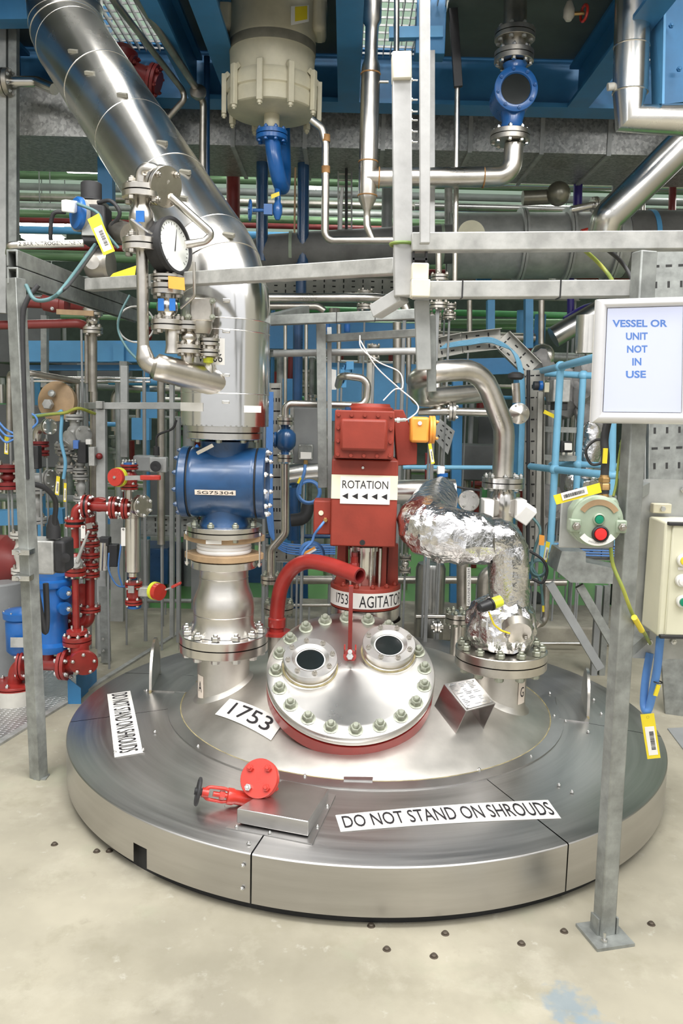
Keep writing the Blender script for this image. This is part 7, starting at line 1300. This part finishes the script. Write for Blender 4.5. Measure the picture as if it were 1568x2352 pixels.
G().lathe(at(1245, 815, 2.3), (-.2, -1, .3), ((sz(27, 2.3), -.15), (sz(27, 2.3), 0), (sz(20, 2.3), .03), (0, .05)), 32, cap=False).out('clad_end', 'clad', label='round domed clad end beside the bend of the folded tray', cat='cladding')
run('clad_cylinder', 'clad', [at(1345, 812, 2.2), at(1350, 725, 2.2)], sz(26, 2.2), 'shiny clad cylinder just left of the notice frame', 'cylinder'); run('clad_slope', 'clad_dark', [at(1270, 775, 2.6), at(1400, 700, 2.6)], sz(24, 2.6), 'dull clad pipe sloping up behind the notice frame', 'pipe')
t = thing('actuator', 'grey box actuator behind the first handrail upright', 'valve actuator', at(1285, 925, 1.5)); G().box(at(1283, 898, 1.5), (sz(38, 1.5), .14, sz(50, 1.5))).out('body', 'galv_light', t, bevel=.006); G().box(at(1283, 932, 1.5), (sz(30, 1.5), .1, sz(20, 1.5))).out('base', 'rubber', t, bevel=.004); G().cyl(at(1225, 886, 1.45), at(1245, 886, 1.45), sz(10, 1.45)).out('solenoid', 'rubber', t); G().cyl(at(1238, 886, 1.42), at(1245, 886, 1.42), sz(11, 1.45)).out('blue_cap', 'blue_bright', t); G().box(at(1254, 890, 1.42), (.03, .04, .06)).out('plug', 'cream', t, bevel=.004)
t = thing('position_switch', 'black switch box with white label between the handrail uprights', 'switch', at(1302, 1036, 1.6)); G().box(at(1297, 1026, 1.65), (sz(26, 1.6), .08, sz(26, 1.6))).out('box', 'rubber', t, bevel=.005); patch([at(1296, 1034, 1.59), at(1313, 1034, 1.59), at(1313, 1018, 1.59), at(1296, 1017, 1.59)], 'label', 'label', t)
for py, lab in ((985, 'upper'), (1050, 'lower')): G().bar(at(1238, py, 1.7), at(1322, py+3, 1.7), .03, .035).out('strut_bracket', 'galv', label=lab+' horizontal strut bracket behind the handrail', cat='bracket')
G().bar(at(1232, 1280, 1.62), at(1240, 900, 1.62), .03, .03).out('tray_strut', 'tray_grey', label='pale strut beside the folded cable tray', cat='strut')
tagcard(((1272, 961), (1275, 953), (1250, 941), (1247, 949)), 1.3, 'small yellow tag on teal cables left of the handrail', code=False); tagcard(((1246, 1288), (1255, 1291), (1263, 1246), (1254, 1243)), 1.0, 'yellow tag hanging beside the foot of the handrail')
run('teal_cable', 'cable_teal', [at(1215, 1180, 1.0), at(1240, 1215, .95), at(1228, 1260, .95), at(1222, 1300, .95), at(1240, 1335, .95), at(1247, 1390, .95)], .008, 'teal cable hanging right of the foil pipe', 'cable', .1); g = G()
for i in range(3): g.torus(at(1236, 1305, .95+i*.012), (.1, -1, .1), sz(17+i*2, .95), .006, 28, 8)
g.out('cable_coil', 'cable_teal', label='coil of teal cable right of the foil pipe', cat='cable'); run('black_loop', 'rubber', [at(1215, 1265, .93), at(1245, 1285, .9), at(1256, 1310, .9), at(1246, 1338, .9), at(1222, 1330, .93)], .008, 'black cable loop around the teal coil', 'cable', .08); t = thing('yellow_marker', 'yellow marker at the end of the hanging teal cable', 'marker', at(1247, 1402, .95)); G().bar(at(1247, 1405, .95), at(1247, 1390, .95), .012, .01).out('marker', 'yellow', t)
q = [at(1237, 1252, .9), at(1249, 1253, .9), at(1250, 1230, .9), at(1238, 1228, .9)]; t = thing('orange_tag', 'orange and white tag right of the foil pipe', 'tag', q[0]); patch(q, 'card', 'orange', t)
# --- low pipes over the green floor
for px0, px1, py, r, Y, m, lab in ((600, 770, 1332, 10, 2.0, 'steel_dull', 'dark horizontal pipe low behind the gooseneck'), (905, 1110, 1332, 9, 2.0, 'steel_dull', 'dark horizontal pipe low right of the agitator base'), (1215, 1300, 1338, 8, 2.0, 'steel_dull', 'dark horizontal pipe low behind the cable hood'), (640, 780, 1390, 4, 1.8, 'steel', 'thin steel pipe low behind the manway lid at the left'), (940, 1330, 1478, 4, 1.7, 'steel', 'thin bright pipe just above the concrete kerb'), (955, 1060, 1416, 6, 1.3, 'steel', 'short stainless pipe left of the blanked nozzle'), (600, 780, 1232, 5, 2.3, 'blue', 'thin dark blue pipe low behind the cable coil'), (320, 440, 1380, 5, 2.4, 'galv', 'thin pale pipe low behind the red lever valve')):
    run('low_pipe', m, [at(px0, py, Y), at(px1, py, Y)], sz(r, Y), lab, 'pipe')
pw = thing('clad_drum', 'polished clad drum standing behind the foil pipe right of the agitator', 'drum', at(984, 1440, 1.5)); G().lathe(at(984, 1440, 1.5), Z, ((sz(34, 1.5), -at(984, 1440, 1.5).z), (sz(34, 1.5), 0), (sz(35, 1.5), sz(140, 1.5)), (sz(30, 1.5), sz(152, 1.5)), (0, sz(154, 1.5))), 36, cap=False).out('shell', 'clad_dark', pw)
lpz = thing('labelled_pipe', 'upright grey pipe with a white line number label right of the clad drum', 'pipe', at(1076, 1400, 1.2)); G().cyl(at(1062, 1410, 1.2), at(1062, 1290, 1.2), sz(14, 1.2)).out('pipe', 'steel_dull', lpz); q = [at(1081, 1392, 1.14), at(1081, 1303, 1.14), at(1071, 1303, 1.14), at(1071, 1392, 1.14)]; patch([q[3], q[0], q[1], q[2]], 'label', 'label', lpz); words('GEN/LINE NO.76354', [q[0]+V((-.002, 0, 0)), q[1]+V((-.002, 0, 0)), q[2]+V((.002, 0, 0)), q[3]+V((.002, 0, 0))], 'lettering', 'ink', lpz, .03, .2, .97, .8, off=.0016)
run('elbow_pipe', 'steel_dull', [V((at(1112, 1440, 1.4).x, 1.4, 0)), at(1112, 1318, 1.4), at(1150, 1310, 1.4)], sz(17, 1.4), 'dull steel elbow pipe just left of the vertical foil pipe', 'pipe', .1); run('drain_bend', 'steel_dull', [at(1255, 1340, 1.3), at(1252, 1430, 1.3), at(1215, 1440, 1.2)], sz(8, 1.3), 'thin bent drain pipe right of the foil valve', 'pipe', .05)
for px, lab in ((1003, 'left of two small clamp valves low right of the manway'), (1045, 'right of two small clamp valves low right of the manway')):
    t = thing('clamp_valve', lab, 'valve', at(px, 1440, 1.1)); flange(t, at(px, 1440, 1.1), (1, 0, 0), sz(15, 1.1), .014, 4, .007, 'steel', 'bolt_zinc'); G().cyl(at(px-14, 1440, 1.1), at(px+14, 1440, 1.1), sz(7, 1.1)).out('body', 'steel_dull', t)
flv('flanged_valve', 838, 690, 2.6, 18, 30, 'dark flanged joint behind the signal cable bend', m='steel_dull'); flv('flanged_valve', 930, 1295, 1.5, 14, 30, 'small flanged joint right of the agitator yoke', m='steel_dull')
for i, (px, py, Y, sx_, sz__, m) in enumerate(((470, 1330, 3.4, .5, .6, 'dark'), (560, 1350, 3.6, .4, .5, 'blue'), (1010, 1180, 2.9, .5, .4, 'grey_paint'), (1090, 1060, 3.3, .45, .3, 'grey_paint'), (300, 1380, 3.2, .6, .5, 'dark'), (1180, 1395, 3.0, .5, .2, 'dark'), (1150, 1000, 3.9, .5, .35, 'grey_paint'), (410, 1130, 3.2, .4, .4, 'grey_paint'), (60, 1000, 3.0, .7, .5, 'grey_paint'), (150, 850, 4.2, 1.2, .18, 'grey_paint'), (560, 1150, 3.3, .5, .5, 'grey_paint'), (60, 760, 3.8, .5, .6, 'grey_paint'), (1320, 1150, 2.6, .5, .5, 'grey_paint'), (1500, 1330, 2.2, .5, .5, 'dark'), (330, 1290, 3.0, .5, .3, 'blue'))):
    labs = ('black cabinet behind the reducer spool', 'dark blue cabinet behind the expansion joint', 'grey machine housing right of the red agitator', 'grey housing behind the arched stainless pipe', 'black cabinet behind the polished steam pipe', 'low black skid behind the foil valve', 'grey housing right inside the arched pipe', 'grey housing left of the large blue sight glass', 'grey cabinet behind the left post', 'long grey channel under the bright blue beam at the left', 'grey housing right of the large blue sight glass', 'grey panel at the left edge behind the red pipes', 'grey cabinet behind the stop station', 'black cabinet behind the cream control box', 'dark blue machine behind the polished steam pipe')
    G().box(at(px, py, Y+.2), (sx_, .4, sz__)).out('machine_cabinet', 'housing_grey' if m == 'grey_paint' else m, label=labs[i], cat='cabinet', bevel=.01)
# mid-depth thicket of small process tubes, valves and supports between the racks
rnd = random.Random(4)
Ms = ['steel_dull', 'steel_dull', 'galv_grey', 'blue_light', 'grey_paint', 'steel', 'dark_red', 'green_pipe', 'blue_beam', 'galv']
UPS = []
for i in range(78):
    Y = rnd.uniform(3.4, 7.0); px = rnd.uniform(-150, 1850); y0 = rnd.uniform(700, 900); m = rnd.choice(Ms); a = at(px, y0, Y); r_ = rnd.uniform(.018, .055); UPS.append((a, r_))
    run('process_tube', m, [V((a.x, a.y, 0)), a], r_, 'upright tube in the far thicket of process pipes', 'pipe', seg=10, group='upright tubes in the far thicket')
for i in range(58):
    a, r_ = UPS[i]; z = rnd.uniform(.5, a.z-.05); L = rnd.choice((-1, 1))*rnd.uniform(.4, 1.5); m = rnd.choice(Ms); p = V((a.x+r_*.8*(1 if L > 0 else -1), a.y, z))
    pts = [p, p+V((L, 0, 0))]
    if rnd.random() < .5: pts.append(p+V((L, 0, rnd.choice((-1, 1))*rnd.uniform(.15, .45))))
    run('process_tube', m, pts, rnd.uniform(.018, .045), 'level tube in the far thicket of process pipes', 'pipe', .12, 10, group='level tubes in the far thicket')
for i in range(50):
    a, r_ = UPS[(i*7) % 78]; R = rnd.uniform(.05, .085); c = V((a.x, a.y, rnd.uniform(.6, a.z-.05)))
    g = G(); g.lathe(c, Z, ((R*.5, -.1), (R*.5, -.04), (R, -.035), (R, -.012), (R*.95, -.01), (R, .0), (R, .022), (R*.5, .025), (R*.7, .06), (R*.6, .12), (R, .125), (R, .15), (R*.5, .155)), 16)
    g.out('process_valve', rnd.choice(('steel_dull', 'galv_grey', 'steel', 'dark_red', 'rubber', 'galv')), label='small valve in the far thicket of process pipes', cat='valve', group='small valves in the far thicket')
# a few more things around the agitator and the rails
bh = thing('blue_back_rail', 'thin light blue rail with one upright right of the red agitator guard', 'handrail', onz(985, 1430, 0)); a = at(985, 1073, 1.85); G().cyl(at(925, 1073, 1.85), at(1130, 1074, 1.85), sz(5, 1.85)).out('rail_tube', 'blue_rail', bh); G().cyl(V((a.x, 1.85, 0)), a, sz(5, 1.85)).out('upright', 'blue_rail', bh); G().sph(a, sz(9, 1.85), 14).out('ball_joint', 'blue_rail', bh)
pp2 = thing('perforated_plate', 'tilted grey perforated plate right of the orange junction box', 'plate', at(1018, 1030, 1.3)); q = [at(1000, 1028, 1.3), at(1032, 1042, 1.3), at(1040, 985, 1.3), at(1012, 968, 1.3)]; q = [at(990, 1000, 1.3), at(1028, 1044, 1.3), at(1044, 990, 1.3), at(1010, 962, 1.3)]; patch(q, 'plate', 'galv_grey', pp2, th=.004); f = bil(q); g = G()
for u in (.25, .5, .75):
    for v in (.25, .55, .8): g.poly([f(u, v)+V((0, -.005, 0)), f(u+.12, v)+V((0, -.005, 0)), f(u+.12, v+.06)+V((0, -.005, 0)), f(u, v+.06)+V((0, -.005, 0))], (0, -.0005, 0))
g.out('hole_pattern', 'dark', onto(pp2)); G().cyl(at(1018, 1000, 1.32), V((at(1018, 1000, 1.32).x, 1.32, 0)), .012, seg=8).out('support_leg', 'galv_grey', pp2)
so = thing('solenoid_actuator', 'black solenoid with a blue and white cap on the short clad pipe', 'solenoid valve', at(1015, 1125, .42)); G().box(at(1017, 1116, .4), (sz(42, .4), .07, sz(16, .4))).out('body', 'rubber', so, bevel=.004); G().cyl(at(1017, 1110, .4), at(1016, 1090, .4), sz(12, .4)).out('coil', 'rubber', so); G().cyl(at(1016, 1095, .4), at(1016, 1087, .4), sz(12.5, .4)).out('blue_cap', 'blue_bright', so); G().box(at(1012, 1080, .4), (.035, .04, .04)).out('white_plug', 'white', so, bevel=.004); G().lathe(at(1018, 1152, .38), (0, -1, 0), ((.03, 0), (.036, .01), (.02, .03), (0, .032)), 22, cap=False).out('vent', 'rubber', so)
run('black_flex', 'rubber', [at(1038, 1116, .4), at(1070, 1122, .42), at(1100, 1126, .48)], .006, 'short black flex right of the black solenoid on the clad pipe', 'cable')
run('teal_cable', 'cable_teal', [at(298, 678, -.2), at(276, 722, -.22), at(272, 760, -.22), at(292, 800, -.25), at(322, 832, -.3)], .005, 'thin teal cable looping down left of the thin riser', 'cable'); G().torus(at(312, 745, -.15), (.1, -1, .1), sz(40, -.15), .004, 34, 8).out('grey_cable_ring', 'galv_light', label='ring of thin grey cable around the thin riser', cat='cable')
run('earth_cable', 'cable_yg', [at(1332, 566, -1.2), at(1370, 600, -1.12), at(1398, 632, -1.14), at(1410, 655, -1.24)], .006, 'green and yellow cable curving between the two upper right rails', 'cable'); run('black_flex', 'rubber', [at(1385, 566, -1.2), at(1425, 600, -1.12), at(1450, 640, -1.15), at(1462, 690, -1.27)], .006, 'black cable curving between the rails beside the right post', 'cable')
run('steel_branch', 'steel', [at(985, 830, 1.0), at(1003, 880, 1.0), at(1005, 946, .9)], sz(12, .95), 'short stainless branch dropping behind the arched pipe', 'pipe', .05)
# supports standing on the floor under pipes, trays and valves of the background
bpy.context.view_layer.update()
SUP = ('upright_pipe', 'flanged_valve', 'grey_upright', 'clad_cylinder', 'clad_slope', 'cable_tray', 'low_pipe', 'machine_cabinet', 'cloth_wrap', 'blue_downpipe', 'black_lagged_elbow', 'junction_box', 'thin_rail', 'steel_return_pipe', 'blue_bracket')
def ext(o):
    ps = [o.matrix_world@V(c) for q in [o]+list(o.children_recursive) if q.type == 'MESH' for c in q.bound_box]
    return V((min(p.x for p in ps), min(p.y for p in ps), min(p.z for p in ps))), V((max(p.x for p in ps), max(p.y for p in ps), max(p.z for p in ps)))
for o in [o for o in COL.objects if o.parent is None and o.name.split('.')[0] in SUP]:
    a, c = ext(o)
    if a.z < .03 or a.z > 3.4 or a.y < .35 or c.z > 3.9: continue
    xs_ = (a.x+.04, c.x-.04) if c.x-a.x > .5 else ((a.x+c.x)/2,)
    for x in xs_: G().cyl((x, (a.y+c.y)/2, 0), (x, (a.y+c.y)/2, a.z+.02 if c.z-a.z > .03 else c.z), .007 if c.x-a.x < .5 else .012, seg=8).out('support_leg', 'grey_paint', o)
